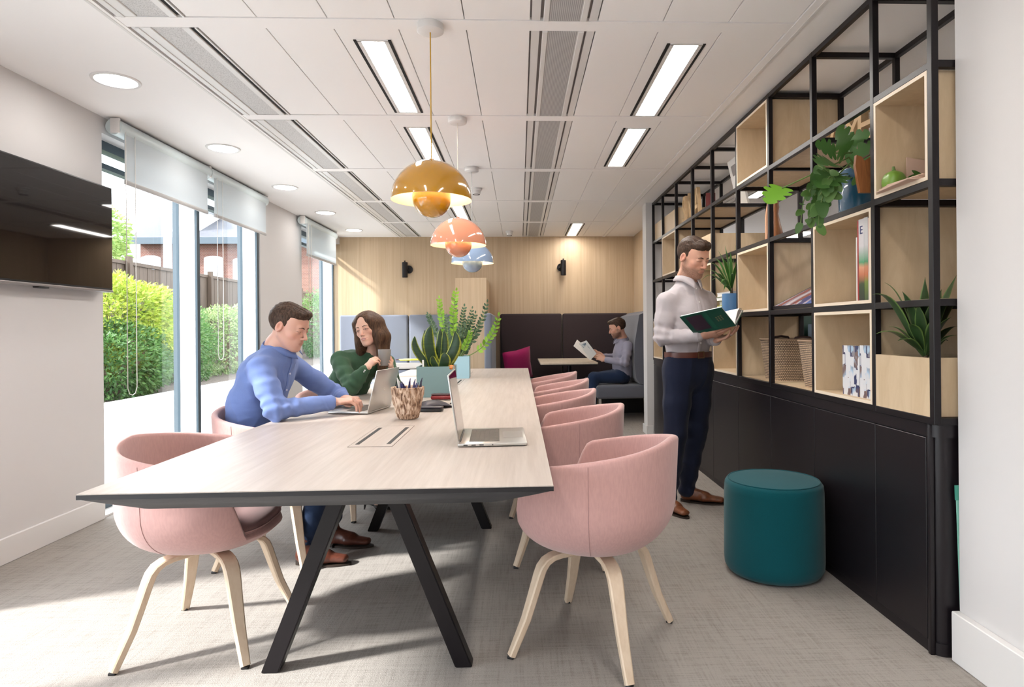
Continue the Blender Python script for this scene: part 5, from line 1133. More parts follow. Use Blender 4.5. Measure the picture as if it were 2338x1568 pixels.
# ================================================================ people: smooth-blended distance fields meshed with surface nets
A = lambda *a: np.array(a, dtype=np.float64)
_NT = np.random.RandomState(11).uniform(-1, 1, 64**3)
def nz3(p, seed=0):
    """value noise, p (n,3) -> -1..1"""
    q = np.floor(p); f = p-q; f = f*f*(3-2*f); q = q.astype(np.int64)
    q = (q+seed*17) & 63; q1 = (q+1) & 63
    ix = ((q[:, 0]*4096, q1[:, 0]*4096), (q[:, 1]*64, q1[:, 1]*64), (q[:, 2], q1[:, 2])); g = 1-f
    r = 0
    for a in (0, 1):
        for b in (0, 1):
            for c in (0, 1):
                r = r + _NT[ix[0][a]+ix[1][b]+ix[2][c]]*((f if a else g)[:, 0]*(f if b else g)[:, 1]*(f if c else g)[:, 2])
    return r
class Field:
    def __init__(s): s.pr = []; s.disp = None; s.post = None
    def _a(s, fn, c, r, k, op): s.pr.append((fn, A(*c), r, k, op)); return s
    def ell(s, c, r, R=None, k=.01, op='u'):
        c = A(*c); r = A(*r)
        def fn(p):
            q = p-c
            if R is not None: q = q @ R
            a = np.sqrt(((q/r)**2).sum(1))+1e-9; b = np.sqrt(((q/(r*r))**2).sum(1))+1e-9
            return a*(a-1)/b
        return s._a(fn, c, r.max(), k, op)
    def cone(s, a, b, ra, rb, k=.01, op='u'):
        a = A(*a); b = A(*b); ab = b-a; L2 = (ab*ab).sum()+1e-12
        def fn(p):
            q = p-a; t = np.clip((q@ab)/L2, 0, 1)
            return np.sqrt(((q-t[:, None]*ab)**2).sum(1))-(ra+(rb-ra)*t)
        return s._a(fn, (a+b)/2, np.sqrt(L2)/2+max(ra, rb), k, op)
    def path(s, pts, rs, k=.01):
        for i in range(len(pts)-1): s.cone(pts[i], pts[i+1], rs[i], rs[i+1], k)
        return s
    def slab(s, a, b, wa, wb, side, k=.02, op='u'):
        """elliptical section limb; wa=(half width along side, half depth)"""
        a = A(*a); b = A(*b); ab = b-a; L = np.sqrt((ab*ab).sum()); d = ab/L; sd = A(*side); sd = sd-d*(sd@d); sd = sd/np.linalg.norm(sd); n = np.cross(d, sd)
        wa = A(*wa); wb = A(*wb)
        def fn(p):
            q = p-a; t = q@d; tc = np.clip(t/L, 0, 1); w = wa[0]+(wb[0]-wa[0])*tc; e = wa[1]+(wb[1]-wa[1])*tc
            ex = t-tc*L; m = np.minimum(w, e)
            return (np.sqrt(((q@sd)/w)**2+((q@n)/e)**2+(ex/m)**2)-1)*m
        return s._a(fn, (a+b)/2, L/2+max(wa.max(), wb.max()), k, op)
    def ev(s, p, act=None):
        d = np.full(len(p), 1e3)
        for i, (fn, c, r, k, op) in enumerate(s.pr):
            if act is not None and not act[i]: continue
            v = fn(p)
            if op == 'u':
                h = np.clip(.5+.5*(d-v)/k, 0, 1); d = d*(1-h)+v*h-k*h*(1-h)
            else:
                h = np.clip(.5-.5*(d+v)/k, 0, 1); d = d*(1-h)-v*h+k*h*(1-h)
        if s.disp is not None:
            m = np.abs(d) < .03
            if m.any(): d[m] += s.disp(p[m])
        return d
    def mesh(s, h=.004, B=12, marg=.012):
        lo = np.min([c-r for f, c, r, k, op in s.pr if op == 'u'], 0)-.03; hi = np.max([c+r for f, c, r, k, op in s.pr if op == 'u'], 0)+.03
        nb = np.ceil((hi-lo)/(h*B)).astype(int); gi = np.stack(np.meshgrid(*[np.arange(n) for n in nb], indexing='ij'), -1).reshape(-1, 3)
        cen = lo+(gi+.5)*B*h; hd = B*h*.5*1.7321
        PC = np.array([q[1] for q in s.pr]); PR = np.array([q[2]+max(q[3], .01) for q in s.pr])
        dist = np.sqrt(((cen[:, None]-PC[None])**2).sum(2))-PR[None]
        near = (dist < hd+.01); isu = np.array([q[4] == 'u' for q in s.pr]); ok = near[:, isu].any(1)
        gi, cen, near = gi[ok], cen[ok], near[ok]
        dv = s.ev(cen); ok = np.abs(dv) < hd*1.75+marg; gi, near = gi[ok], near[ok]
        g = np.stack(np.meshgrid(*[np.arange(B+1)]*3, indexing='ij'), -1).reshape(-1, 3); n1 = B+1
        dim = nb*B+2
        keyf = lambda q: (q[:, 0]*dim[1]+q[:, 1])*dim[2]+q[:, 2]
        VK, VP, FQ = [], [], []
        for bi, nr in zip(gi, near):
            o = bi*B; pts = lo+(g+o)*h; v = s.ev(pts, nr).reshape(n1, n1, n1); sg = v < 0
            if sg.all() or not sg.any(): continue
            c8 = [sg[a:a+B, b:b+B, c:c+B] for a in (0, 1) for b in (0, 1) for c in (0, 1)]
            sm = sum(x.astype(np.int8) for x in c8); cells = np.argwhere((sm > 0) & (sm < 8))
            acc = np.zeros((len(cells), 3)); cnt = np.zeros(len(cells)); ci, cj, ck = cells.T
            for ax in range(3):
                for u in (0, 1):
                    for w_ in (0, 1):
                        o1 = [0, 0, 0]; oth = [q for q in range(3) if q != ax]; o1[oth[0]] = u; o1[oth[1]] = w_; o2 = list(o1); o2[ax] = 1
                        va = v[ci+o1[0], cj+o1[1], ck+o1[2]]; vb = v[ci+o2[0], cj+o2[1], ck+o2[2]]; m = (va < 0) != (vb < 0)
                        t = np.where(m, va/np.where(m, va-vb, 1), 0); q = np.array(o1, float)[None]+0*acc; q[:, ax] += t
                        acc += q*m[:, None]; cnt += m
            VP.append(lo+(cells+o+acc/cnt[:, None])*h); VK.append(keyf(cells+o))
            for ax in range(3):
                sl0 = [slice(0, B)]*3; sl1 = [slice(0, B)]*3; sl1[ax] = slice(1, B+1)
                a_, b_ = sg[tuple(sl0)], sg[tuple(sl1)]; e = np.argwhere(a_ != b_)
                if not len(e): continue
                fl = a_[tuple(e.T)]; e = e+o; o1, o2 = [(1, 2), (2, 0), (0, 1)][ax]
                q = []
                for u, w_ in ((0, 0), (-1, 0), (-1, -1), (0, -1)):
                    x = e.copy(); x[:, o1] += u; x[:, o2] += w_; q.append(keyf(x))
                q = np.stack(q, 1); q[~fl] = q[~fl][:, ::-1]; FQ.append(q)
        VK = np.concatenate(VK); VP = np.concatenate(VP); FQ = np.concatenate(FQ)
        od = np.argsort(VK); VK, VP = VK[od], VP[od]; ix = np.searchsorted(VK, FQ); ix[ix >= len(VK)] = 0; good = (VK[ix] == FQ).all(1); F = ix[good][:, ::-1]
        return VP, F
def field_obj(name, fld, mt, parent, h, col=None, smooth_it=1, keep_main=True):
    VP, F = fld.mesh(h); n = len(VP)
    E_ = np.concatenate([F[:, [0, 1]], F[:, [1, 2]], F[:, [2, 3]], F[:, [3, 0]]])
    lab = np.arange(n)                        # drop stray crumbs: label connected pieces
    for _ in range(4000):
        a_, b_ = lab[E_[:, 0]], lab[E_[:, 1]]; df = a_ != b_
        if not df.any(): break
        a_, b_ = a_[df], b_[df]; l2 = lab.copy(); np.minimum.at(l2, np.maximum(a_, b_), np.minimum(a_, b_))
        for _j in range(6): l2 = l2[l2]
        lab = l2
    ids, cnt = np.unique(lab, return_counts=True); keep = np.isin(lab, ids[cnt >= (cnt.max() if keep_main is True else keep_main)])
    if not keep.all():
        F = F[keep[F].all(1)]; mp = np.cumsum(keep)-1; F = mp[F]; VP = VP[keep]; n = len(VP); E_ = np.concatenate([F[:, [0, 1]], F[:, [1, 2]], F[:, [2, 3]], F[:, [3, 0]]])
    for _ in range(smooth_it):
        acc = np.zeros((n, 3)); deg = np.bincount(E_.ravel(), minlength=n)[:, None]
        for k in range(3): acc[:, k] = np.bincount(E_[:, 0], VP[E_[:, 1], k], n)+np.bincount(E_[:, 1], VP[E_[:, 0], k], n)
        VP = VP*.5+.5*acc/np.maximum(deg, 1)
    me = bpy.data.meshes.new(name); me.vertices.add(n); me.vertices.foreach_set('co', VP.ravel()); me.loops.add(F.size); me.polygons.add(len(F))
    me.loops.foreach_set('vertex_index', F.ravel().astype(np.int32)); me.polygons.foreach_set('loop_start', np.arange(0, F.size, 4, dtype=np.int32)); me.update(calc_edges=True); me.validate()
    if col is not None:
        c = col(VP); ca = me.color_attributes.new('Col', 'FLOAT_COLOR', 'POINT'); ca.data.foreach_set('color', np.concatenate([c, np.ones((len(c), 1))], 1).ravel().astype(np.float32))
    me.materials.append(mt); me.shade_smooth()
    return put(name, me, parent)
def basis(az, pitch=0, roll=0):
    """columns: person's right, forward, up"""
    m = Matrix.Rotation(radians(az)-pi/2, 3, 'Z') @ Matrix.Rotation(radians(-pitch), 3, 'X') @ Matrix.Rotation(radians(roll), 3, 'Y')
    return np.array(m)
class Head:
    def __init__(s, pos, az, pitch, roll=0, sc=1., fem=0):
        s.c = A(*pos); s.R = basis(az, pitch, roll); s.s = sc; s.fem = fem
    def w(s, x, y, z): return s.c + s.R @ (A(x, y, z)*s.s)
    def l(s, P): return ((P-s.c) @ s.R)/s.s
    def build(s, F, slit=.0042, smile=0):
        k = s.s; E = lambda c, r, kk=.01, op='u', R=None: F.ell(s.w(*c), A(*r)*k, s.R if R is None else s.R @ R, kk*k, op)
        Cn = lambda a, b, ra, rb, kk=.01, op='u': F.cone(s.w(*a), s.w(*b), ra*k, rb*k, kk*k, op)
        f = s.fem; jw = .046-.010*f
        E((0, -.018, .030), (.073, .094, .086)); E((0, .034, .046), (.060, .049, .052), .03); E((0, .030, -.018), (.060-.002*f, .058, .080), .03)
        E((0, .034, -.068), (jw, .046, .042), .03)
        for x in (-1, 1):
            Cn((x*(.053-.006*f), -.002, -.045+.004*f), (x*(.020-.004*f), .066, -.099), .017-.003*f, .014, .03)
            E((x*.041, .054, -.024), (.020, .020, .016), .02)
        E((0, .077, -.100), (.019-.004*f, .013, .013), .015)
        Cn((-.034, .076, .019), (.034, .076, .019), .0105-.002*f, .0105-.002*f, .014)
        E((0, .070, -.060), (.031, .0205, .026), .018)
        for x in (-1, 1): E((x*.0315, .096, .0), (.0165, .015, .0105), .012, 's')
        Cn((0, .083, .012), (0, .108-.005*f, -.031), .0070, .0098-.0018*f, .009)
        for x in (-1, 1): E((x*.0108, .096, -.037), (.0072-.001*f, .0100, .0062), .005)
        E((0, .0880, -.0592), (.0235, .0072, .0044), .005); E((0, .0865, -.0692), (.0195, .0076, .0054), .005)
        E((0, .1000, -.0642), (.0245, .0115, .0012+.0016*smile), .0018, 's')
        if smile:
            for x in (-1, 1): E((x*.0245, .0895, -.0625), (.004, .005, .003), .004, 's')
        # eyelids round the eyeball, opened by a slit
        s.slit = slit; s.smile = smile
        for x in (-1, 1):
            E((x*.0315, .0740, .0005), (.0165, .0155, .0145), .004)
            E((x*.0315, .0910, -.0012), (.0140, .0095, slit), .0012, 's')
        for x in (-1, 1):
            Rr = np.array(Matrix.Rotation(radians(14*x), 3, 'Z') @ Matrix.Rotation(radians(-12), 3, 'X'))
            E((x*.0765, -.010, -.004), (.0085, .0180, .0300), .006, 'u', Rr); E((x*.0870, -.005, .000), (.0095, .0105, .0170), .002, 's', Rr); Cn((x*.081, -.010, -.030), (x*.079, .004, -.012), .0050, .0040, .003)
    def eyes(s, parent, iris, look=(0, 1, 0), m_=None):
        for x in (-1, 1):
            bm = bmesh.new(); bmesh.ops.create_uvsphere(bm, u_segments=24, v_segments=18, radius=.0122*s.s); q = MB().bm(bm)
            c = s.w(x*.0315, .0752, .0); lk = A(*look); lk = lk/np.linalg.norm(lk); d = s.R @ lk
            me = q.mesh('eye', m_, 180); 
            def cf(i, co):
                a = co.normalized().dot(V(d)); return (.01, .01, .01) if a > .965 else iris if a > .86 else (.72, .68, .66)
            vcol(me, cf); me.transform(Matrix.Translation(V(c))); put('eye', me, parent)
    def surf(s, B, x, z, y1=.14):
        a, b = y1, .04
        for _ in range(18):
            m = (a+b)/2
            if B.ev(s.w(x, m, z)[None])[0] > 0: a = m
            else: b = m
        return s.w(x, (a+b)/2, z)
    def brows(s, parent, mt, th=.0034, drop=0, B=None):
        for x in (-1, 1):
            pr = [(.012, .0165), (.018, .0190), (.025, .0208), (.032, .0216), (.039, .0200), (.046, .0168)]
            pts = [s.surf(B, x*a, z-drop) for a, z in pr]; n_ = len(pts)
            obj('eyebrow', MB().loft([[V(p + s.R@A(0, 1, 0)*(cos(t)*.0012*s.s) + s.R@A(0, 0, 1)*(sin(t)*th*s.s*(.75+.35*sin(pi*min(1, i/(n_-1)+.15)))*(1-.45*i/(n_-1)))) for t in [2*pi*k/10 for k in range(10)]] for i, p in enumerate(pts)]), mt, parent, 80)
def skin_col(hd, tone=(.60, .34, .25), beard=0, lip=(.50, .235, .18), lipstick=0):
    tone = A(*tone)
    def f(P):
        q = hd.l(P); n = len(P); c = np.tile(tone, (n, 1)); x, y, z = q.T
        g = lambda cx, cy, cz, rx, ry, rz: np.clip(1-np.sqrt(((abs(x)-cx)/rx)**2+((y-cy)/ry)**2+((z-cz)/rz)**2), 0, 1)
        mixc = lambda c, col, a: c*(1-a[:, None])+A(*col)*a[:, None]
        inh = (np.sqrt((q**2).sum(1)) < .2)
        c = mixc(c, (.60, .24, .18), np.clip(g(.042, .06, -.03, .035, .05, .03)*.5, 0, 1)*inh)
        c = mixc(c, (.62, .24, .17), np.clip(g(.078, -.01, -.0, .02, .03, .04)*.7, 0, 1)*inh)
        c = mixc(c, (.60, .25, .19), np.clip(g(0, .105, -.033, .016, .02, .016)*.6, 0, 1)*inh)
        sl = max(getattr(hd, 'slit', .004), .001)
        lash = np.clip(1-np.abs(np.sqrt(((abs(x)-.0315)/.0145)**2+((z+.0012)/(sl+.0010))**2)-1)/.36, 0, 1)*(y > .066)*(z > -.0026)
        c = mixc(c, (.05, .025, .018), np.clip(lash*1.3, 0, 1)*inh)
        c = mixc(c, (.42, .20, .15), np.clip(1-np.sqrt(((abs(x)-.0315)/.021)**2+((z-.001)/.015)**2), 0, 1)*.5*(y > .06)*inh)
        if beard:
            fine = nz3(P*900, 3)*.25
            m = np.clip((-.040-z)/.020, 0, 1)*np.clip((y+.03)/.02, 0, 1); m = np.maximum(m, np.clip(1-np.abs(abs(x)-.066)/.022, 0, 1)*np.clip((.0-z)/.02, 0, 1)*np.clip(1-np.abs(y-.012)/.030, 0, 1))
            m2 = np.clip((-.043-z)/.006, 0, 1)*np.clip(1-np.abs(x)/.034, 0, 1)*np.clip((y-.06)/.01, 0, 1); m = np.maximum(m, m2)*np.clip((z+.135)/.02, 0, 1)
            m *= np.clip(1-g(0, .086, -.064, .026, .03, .0125)*6, 0, 1)
            c = mixc(c, (.115, .055, .032), np.clip(m*(beard+fine), 0, 1)*inh)
        c = mixc(c, lip, np.clip(g(0, .094, -.064, .0235, .016, .0100)*4, 0, .8)*inh)
        if getattr(hd, 'smile', 0): c = mixc(c, (.74, .68, .63), np.clip(1-np.sqrt((x/.0165)**2+((z+.0640)/.0026)**2), 0, 1)**.4*(y > .07)*inh)
        return c
    return f
skin_m = attr_mat('skin', .48, .18, bs=300, bst=.06); eye_m = attr_mat('eye', .08, 0, spec=.6)
def hand(F, wrist, fwd, back, curl, thumb, sc=1., left=False, spread=1.0, thick=1.):
    """wrist point, finger direction, back-of-hand normal; curl: 4 x 3 joint angles; thumb: 3 unit-ish direction vectors in (fwd, thumbside, back)"""
    w0 = A(*wrist); f = A(*fwd); f = f/np.linalg.norm(f); b = A(*back); b = b-f*(b@f); b /= np.linalg.norm(b)
    s_ = np.cross(b, f) if left else np.cross(f, b)       # towards the thumb
    W = lambda a, t, n_: w0+(f*a+s_*t+b*n_)*sc
    F.slab(W(.0, 0, 0), W(.028, .0, 0), (.024*sc, .018*sc), (.034*sc, .0155*sc), s_, .012)
    F.slab(W(.028, .0, .0), W(.083, .002, .002), (.036*sc, .0150*sc), (.040*sc, .0118*sc), s_, .012)
    offs = [.030, .0102, -.0098, -.0285]; L = [(.040, .024, .020), (.044, .028, .021), (.041, .026, .020), (.032, .019, .018)]; base = [.086, .090, .087, .079]; rad = [.0087, .0089, .0085, .0075]
    for i in range(4):
        p = W(base[i]-.006, offs[i]*spread, .002); ang = 0; fan = offs[i]*(spread-.85)*3
        r = rad[i]*sc
        for j in range(3):
            ang += radians(curl[i][j]); d = f*cos(ang)-b*sin(ang)+s_*fan*.5; d /= np.linalg.norm(d); q = p+d*L[i][j]*sc; r2 = r*.92
            F.cone(p, q, r, r2, .0035 if j else .006)
            if i == 2 and j == 0: ringp = (lin(p, q, .8), d, r*.97)
            p = q; r = r2
    p = W(.016, .020, -.006); r = .0135*sc
    for j, (ln, t) in enumerate(zip((.040, .034, .027), thumb)):
        d = f*t[0]+s_*t[1]+b*t[2]; d /= np.linalg.norm(d); q = p+d*ln*sc; r2 = (.0112, .0098, .0082)[j]*sc; F.cone(p, q, r, r2, .008 if j == 0 else .005); p = q; r = r2
    return ringp
def wrinkle(amp, sc=(16, 16, 22), seed=1, extra=None):
    def f(P):
        w1 = nz3(P*A(*sc)+seed, seed); w2 = nz3(P*A(*sc)*2.3+seed*3, seed+1)
        w_ = amp*((1-np.abs(w1))**2-.35 + .5*((1-np.abs(w2))**2-.35))
        if extra is not None: w_ = w_ + extra(P)
        return w_
    return f
def fibre(amp, along, fa=16, fl=3.5, seed=1, cen=None, rad=.2):
    """long soft creases running in one direction, optionally fading away from a point"""
    d = A(*along); d = d/np.linalg.norm(d); u = np.cross(d, A(.3, .5, .8)); u /= np.linalg.norm(u); w_ = np.cross(d, u)
    def f(P):
        q = np.stack([P@u*fa, P@w_*fa, P@d*fl], 1)+seed*7.3; r = (1-np.abs(nz3(q, seed)))**3-.28
        if cen is not None: r = r*np.exp(-(((P-A(*cen))**2).sum(1))/rad**2)
        return -amp*r
    return f
def folds(a, b, amp, freq, fall=.06, twist=(0, 0, 0)):
    """compression folds ringing a limb between two joints, strongest near a"""
    a = A(*a); b = A(*b); d = b-a; L = np.linalg.norm(d); d /= L; tw = A(*twist)
    def f(P):
        q = P-a; t = q@d; r = np.linalg.norm(q-t[:, None]*d, axis=1)
        return amp*np.sin(t*freq+(q@tw)*40+1.3*nz3(P*9, 5))*np.exp(-(t/fall)**2)*np.exp(-np.clip(r-.08, 0, 1)*40)
    return f
def hair_m(name, a, b, zs=.22):
    m, nt, bb = _new(name); v = coords(nt, (1, 1, zs)); n = N(nt, 'ShaderNodeTexNoise'); n.inputs['Scale'].default_value = 190; n.inputs['Detail'].default_value = 3; nt.links.new(v, n.inputs['Vector'])
    nt.links.new(ramp(nt, n.outputs['Fac'], [(.35, a), (.7, b)]), bb.inputs['Base Color']); bb.inputs['Roughness'].default_value = .5; bb.inputs['Specular IOR Level'].default_value = .18; bump(nt, bb, n.outputs['Fac'], .3, .002); return m
def short_hair(hd, parent, mt, h, quiff=1., side=1):
    F = Field(); k = hd.s
    E = lambda c, r, kk=.012, op='u', R=None: F.ell(hd.w(*c), A(*r)*k, hd.R if R is None else hd.R @ R, kk*k, op)
    E((0, -.021, .032), (.0795, .099, .0905)); E((0, .030, .078), (.062, .054, .030), .03); E((0, .058, .090), (.050, .030, .018*quiff), .02); E((.01, .074, .088), (.032, .018, .011*quiff), .015)
    E((0, .098, -.022), (.075, .058, .082), .012, 's'); E((0, .02, -.105), (.12, .12, .072), .014, 's')
    for x in (-1, 1): E((x*.080, .004, -.022), (.020, .024, .030), .006, 's'); E((x*.075, .052, .0), (.030, .030, .05), .012, 's')
    E((0, -.075, -.085), (.09, .05, .045), .02, 's')
    def dp(P):
        q = hd.l(P); a = nz3(q*A(95, 18, 60)+3, 2); b = nz3(q*A(210, 40, 140), 4); up = np.clip((q[:, 2]-.03)/.06, 0, 1)
        return -(.0034*a+.0016*b)*(.35+.65*up)*k
    F.disp = dp
    return field_obj('hair', F, mt, parent, h, None, 0, 200)
def collar(hd_base, axis, fwd, r, parent, mt, h=.036, pts_drop=.052, open_=26, name='collar'):
    """folded shirt collar: stand plus fall, with two points at the front"""
    c = V(hd_base); ax = V(axis).normalized(); f = V(fwd); f = (f-ax*f.dot(ax)).normalized(); s = f.cross(ax)
    q = MB(); n = 48; rows = []
    for i in range(n+1):
        t = i/n; a = radians(open_*.35) + (2*pi-radians(open_*.7))*t; front = abs(cos(a/2))**6 if True else 0
        fr = max(0, 1-min(t, 1-t)/.16)
        d = f*cos(a)+s*sin(a); rx = r*(1+.06*fr)
        hh = h*(1-.45*fr)
        fall = .034+.030*fr**1.6; out = .012+.006*fr
        rows.append([c+d*rx-ax*.030, c+d*(rx+.001)+ax*hh*.5, c+d*(rx+.003)+ax*hh, c+d*(rx+.007)+ax*(hh+.002), c+d*(rx+out)+ax*(hh-.006), c+d*(rx+out+.007)+ax*(hh-fall*.5)+f*.012*fr, c+d*(rx+out+.012)+ax*(hh-fall)+f*.020*fr*fr-s*math.copysign(.010*fr, sin(a))*-1])
    for i in range(n+1):
        pass
    m_ = len(rows[0]); q.add([p for r_ in rows for p in r_], [(i*m_+j, i*m_+j+1, (i+1)*m_+j+1, (i+1)*m_+j) for i in range(n) for j in range(m_-1)])
    o = obj(name, q, mt, parent, 60); md = o.modifiers.new('s', 'SOLIDIFY'); md.thickness = .0022; md.offset = 0; return o
def shoe(name, heel, az, L, parent, mt, solem, h=.004, lift=0, boot=0):
    R = basis(az); c = A(*heel); W = lambda x, y, z: c+R @ A(x, y, z); F = Field(); z0 = lift
    F.slab(W(0, .035, .046+z0), W(0, L*.55, .042+z0), (.032, .034), (.042, .030), R[:, 0], .02)
    F.slab(W(0, L*.50, .038+z0), W(0, L-.035, .030+z0), (.045, .026), (.034, .019), R[:, 0], .02)
    F.cone(W(0, .045, .05+z0), W(0, .050, .085+boot+z0), .036, .037, .02); F.cone(W(0, .055, .080+z0), W(0, L*.55, .050+z0), .030, .024, .02)
    F.slab(W(0, .0, -.05), W(0, L, -.05), (.2, .066), (.2, .066), R[:, 0], .003, 's')
    o = field_obj(name, F, mt, parent, h, None, 1)
    q = MB(); prof = []
    for k in range(32):
        a = 2*pi*k/32; y = L/2-L/2*cos(a); wd = .030+.018*math.exp(-((y-L*.66)/(.30*L))**2); x = wd*math.copysign(abs(sin(a))**.7, sin(a)); prof.append((x, y))
    q.loft([[V(W(x, y, z)) for x, y in prof] for z in (.0005, .010)]); q.loft([[V(W(x*.95, min(y, .07), z)) for x, y in prof] for z in (.0005, .020)])
    obj('sole', q, solem, o)
    q = MB()
    for k in range(4): yy__ = L*.36+k*.022; q.tube([W(-.018, yy__, .083-k*.0075+z0), W(0, yy__+.003, .089-k*.0078+z0), W(.018, yy__, .083-k*.0075+z0)], .0017, 5)
    obj('laces', q, MATS['lace'] if 'lace' in MATS else M('lace', (.05, .02, .01), .7), o); return o
def lin(a, b, t): return A(*a)*(1-t)+A(*b)*t
shoe_br = M('shoe_tan_leather', (.17, .055, .022), .32, bscale=60, bstr=.05, var=.25); shoe_dk = M('shoe_dark_leather', (.10, .030, .018), .34, bscale=60, bstr=.05, var=.25); sole_m = M('shoe_sole', (.03, .018, .012), .6)
W3 = lambda px, py, Y: np.array(at(px, py, Y=Y))
EXPO = 1.28
def cloth(name, col, var=.06): return fabric(name, col, var, 900, .85, .1)
blue_sh = cloth('blue_cotton', (.15, .215, .46)); jean = cloth('navy_denim', (.012, .025, .062), .2); hair1 = hair_m('brown_hair', (.024, .013, .009), (.090, .052, .034))
cell_m = M('button_pale', (.55, .6, .75), .4); hair3 = hair_m('dark_brown_hair', (.020, .011, .007), (.080, .045, .028))
def upper_arms(F, nb, sh, el, wr, r=(.056, .058, .054, .051, .043, .039), tr=.050):
    """shirt: shoulder slope, sleeve and forearm"""
    F.cone(nb-A(0, 0, .07), nb-A(0, 0, .030), .072*tr/.05, .060*tr/.05, .03)
    F.cone(nb-A(0, 0, .048), lin(nb, sh, .95)+A(0, 0, -.012), tr, r[0], .045)
    F.cone(sh, lin(sh, el, .5), r[0], r[1], .03); F.cone(lin(sh, el, .5), el, r[1], r[2], .02); F.cone(el, lin(el, wr, .6), r[3], r[4], .02); F.cone(lin(el, wr, .6), lin(el, wr, .93), r[4], r[5], .01)
def under_arms(F, nb, sh, el, wr, k=1.):
    F.cone(nb-A(0, 0, .08), lin(nb, sh, .9)-A(0, 0, .03), .035, .028, .02); F.cone(lin(nb, sh, .9)-A(0, 0, .03), el, .028*k, .028*k, .01); F.cone(el, wr, .034*k, .0255*k, .01)
# ---------------------------------------------------------------- seated man in the blue shirt
ps = thing('person', 'man in a blue shirt seated at the table, typing on a laptop', 'person', (-1.3, 3.42, 0))
hd = Head(W3(661, 745, 3.36), -12, 20, 0, 1.0)
nb = W3(637, 790, 3.40); 
shR, shL = W3(594, 838, 3.24), W3(662, 830, 3.60); elR, elL = A(-1.195, 3.155, .795), A(-1.06, 3.74, .80); wrR, wrL = W3(762, 918, 3.34), W3(783, 909, 3.62)
B1 = Field(); hd.build(B1, .0013)
B1.cone(hd.w(0, -.024, -.06), nb, .049, .056, .02); B1.cone(nb, (-1.38, 3.42, .62), .07, .08, .03)
for sh, el, wr in ((shR, elR, wrR), (shL, elL, wrL)): under_arms(B1, nb, sh, el, wr)
fR = A(.80, .34, .02); cu_ = [(28, 34, 18), (30, 36, 20), (32, 36, 20), (34, 34, 20)]
hand(B1, wrR+A(.002, 0, .002), fR, A(-.05, -.12, 1), cu_, ((.75, .65, -.30), (.9, .25, -.3), (.95, .05, -.25)), 1.0, left=True, spread=1.02)
hand(B1, wrL, A(.80, -.42, .0), A(0, .0, 1), [(22, 32, 18), (26, 34, 20), (30, 34, 20), (32, 34, 20)], ((.75, .65, -.30), (.9, .3, -.3), (.95, .05, -.25)), 1.0, left=False, spread=1.02)
body = field_obj('body', B1, skin_m, ps, .0027, skin_col(hd, (.63, .365, .285), .0), 1)
hd.eyes(body, (.12, .10, .06), (0, 1, -.45), eye_m); hd.brows(body, hair1, .0032, 0, B1); short_hair(hd, ps, hair1, .0026, 1.1)
S = Field(); hip = A(-1.405, 3.42, .58); mid = A(-1.395, 3.42, .80); ch = A(-1.335, 3.42, .96); side = A(.03, 1, 0)
S.slab(hip, mid, (.175, .135), (.165, .125), side, .05); S.slab(mid, ch, (.165, .125), (.175, .118), side, .05); S.slab(ch, nb-A(.015, 0, .055), (.172, .112), (.085, .07), side, .06)
for sh, el, wr in ((shR, elR, wrR), (shL, elL, wrL)): upper_arms(S, nb, sh, el, wr)
S.cone(nb, hd.w(0, -.03, -.03), .055, .05, .004, 's')
fo = [fibre(.006, (.5, .1, -.8), 13, 3, 3, shR-A(.02, 0, .12), .16), fibre(.005, (.9, 0, .5), 12, 3, 5, (-1.42, 3.25, .72), .2), fibre(.004, elR-shR, 15, 3, 8), fibre(.004, wrR-elR, 17, 3, 9, elR, .2), folds(elR, shR, .0034, 120, .10, (.4, 0, 0)), folds(elR, wrR, .0034, 105, .12, (0, .25, .25)), folds(elL, wrL, .004, 130, .12), folds(elL, shL, .004, 140, .1), folds(hip, mid, .004, 85, .2, (.35, 0, .2)), folds(shR, elR, .003, 90, .08)]
S.disp = wrinkle(.0020, (9, 9, 14), 4, lambda P: sum(f(P) for f in fo))
shirt = field_obj('shirt', S, blue_sh, ps, .0042, None, 1)
collar(nb+A(-.004, 0, -.012), A(*hd.c)-nb+A(-.07, 0, .0), A(1, -.12, -.15), .064, shirt, blue_sh, .036)
for el, wr in ((elR, wrR), (elL, wrL)):
    d = (wr-el)/np.linalg.norm(wr-el); a = lin(el, wr, .72); b = lin(el, wr, .97)
    obj('cuff', MB().tube([a, lin(a, b, .5), b-d*.001, b, b-d*.004], [.0405, .0400, .0392, .036, .033], 28, caps=True), blue_sh, shirt, 50)
fc = A(1, -.12, 0); q = MB()
plk = []
for k in range(14):
    t = k/13; p = lin(nb+A(.02, -.01, -.03), hip+A(.02, 0, .12), t); lo_, hi_ = 0., .25
    for _ in range(16):
        m_ = (lo_+hi_)/2
        if S.ev((p+A(.99, -.14, 0)*m_)[None])[0] < 0: lo_ = m_
        else: hi_ = m_
    plk.append(p+A(.99, -.14, 0)*(lo_+.0005))
obj('placket', MB().ribbon(plk, .032, .004, (.14, .99, 0)), blue_sh, shirt, 60)
for k in (1, 4, 7, 10): obj('button', MB().tube([plk[k]+A(.002, 0, 0), plk[k]+A(.005, -.001, 0)], .0055, 12), cell_m, shirt)
T = Field(); kR, kL = A(-.985, 3.33, .565), A(-.965, 3.56, .565); aR, aL = A(-1.095, 3.28, .12), A(-1.045, 3.53, .12)
T.slab((-1.40, 3.42, .56), (-1.36, 3.42, .58), (.165, .11), (.165, .10), (0, 1, 0), .04)
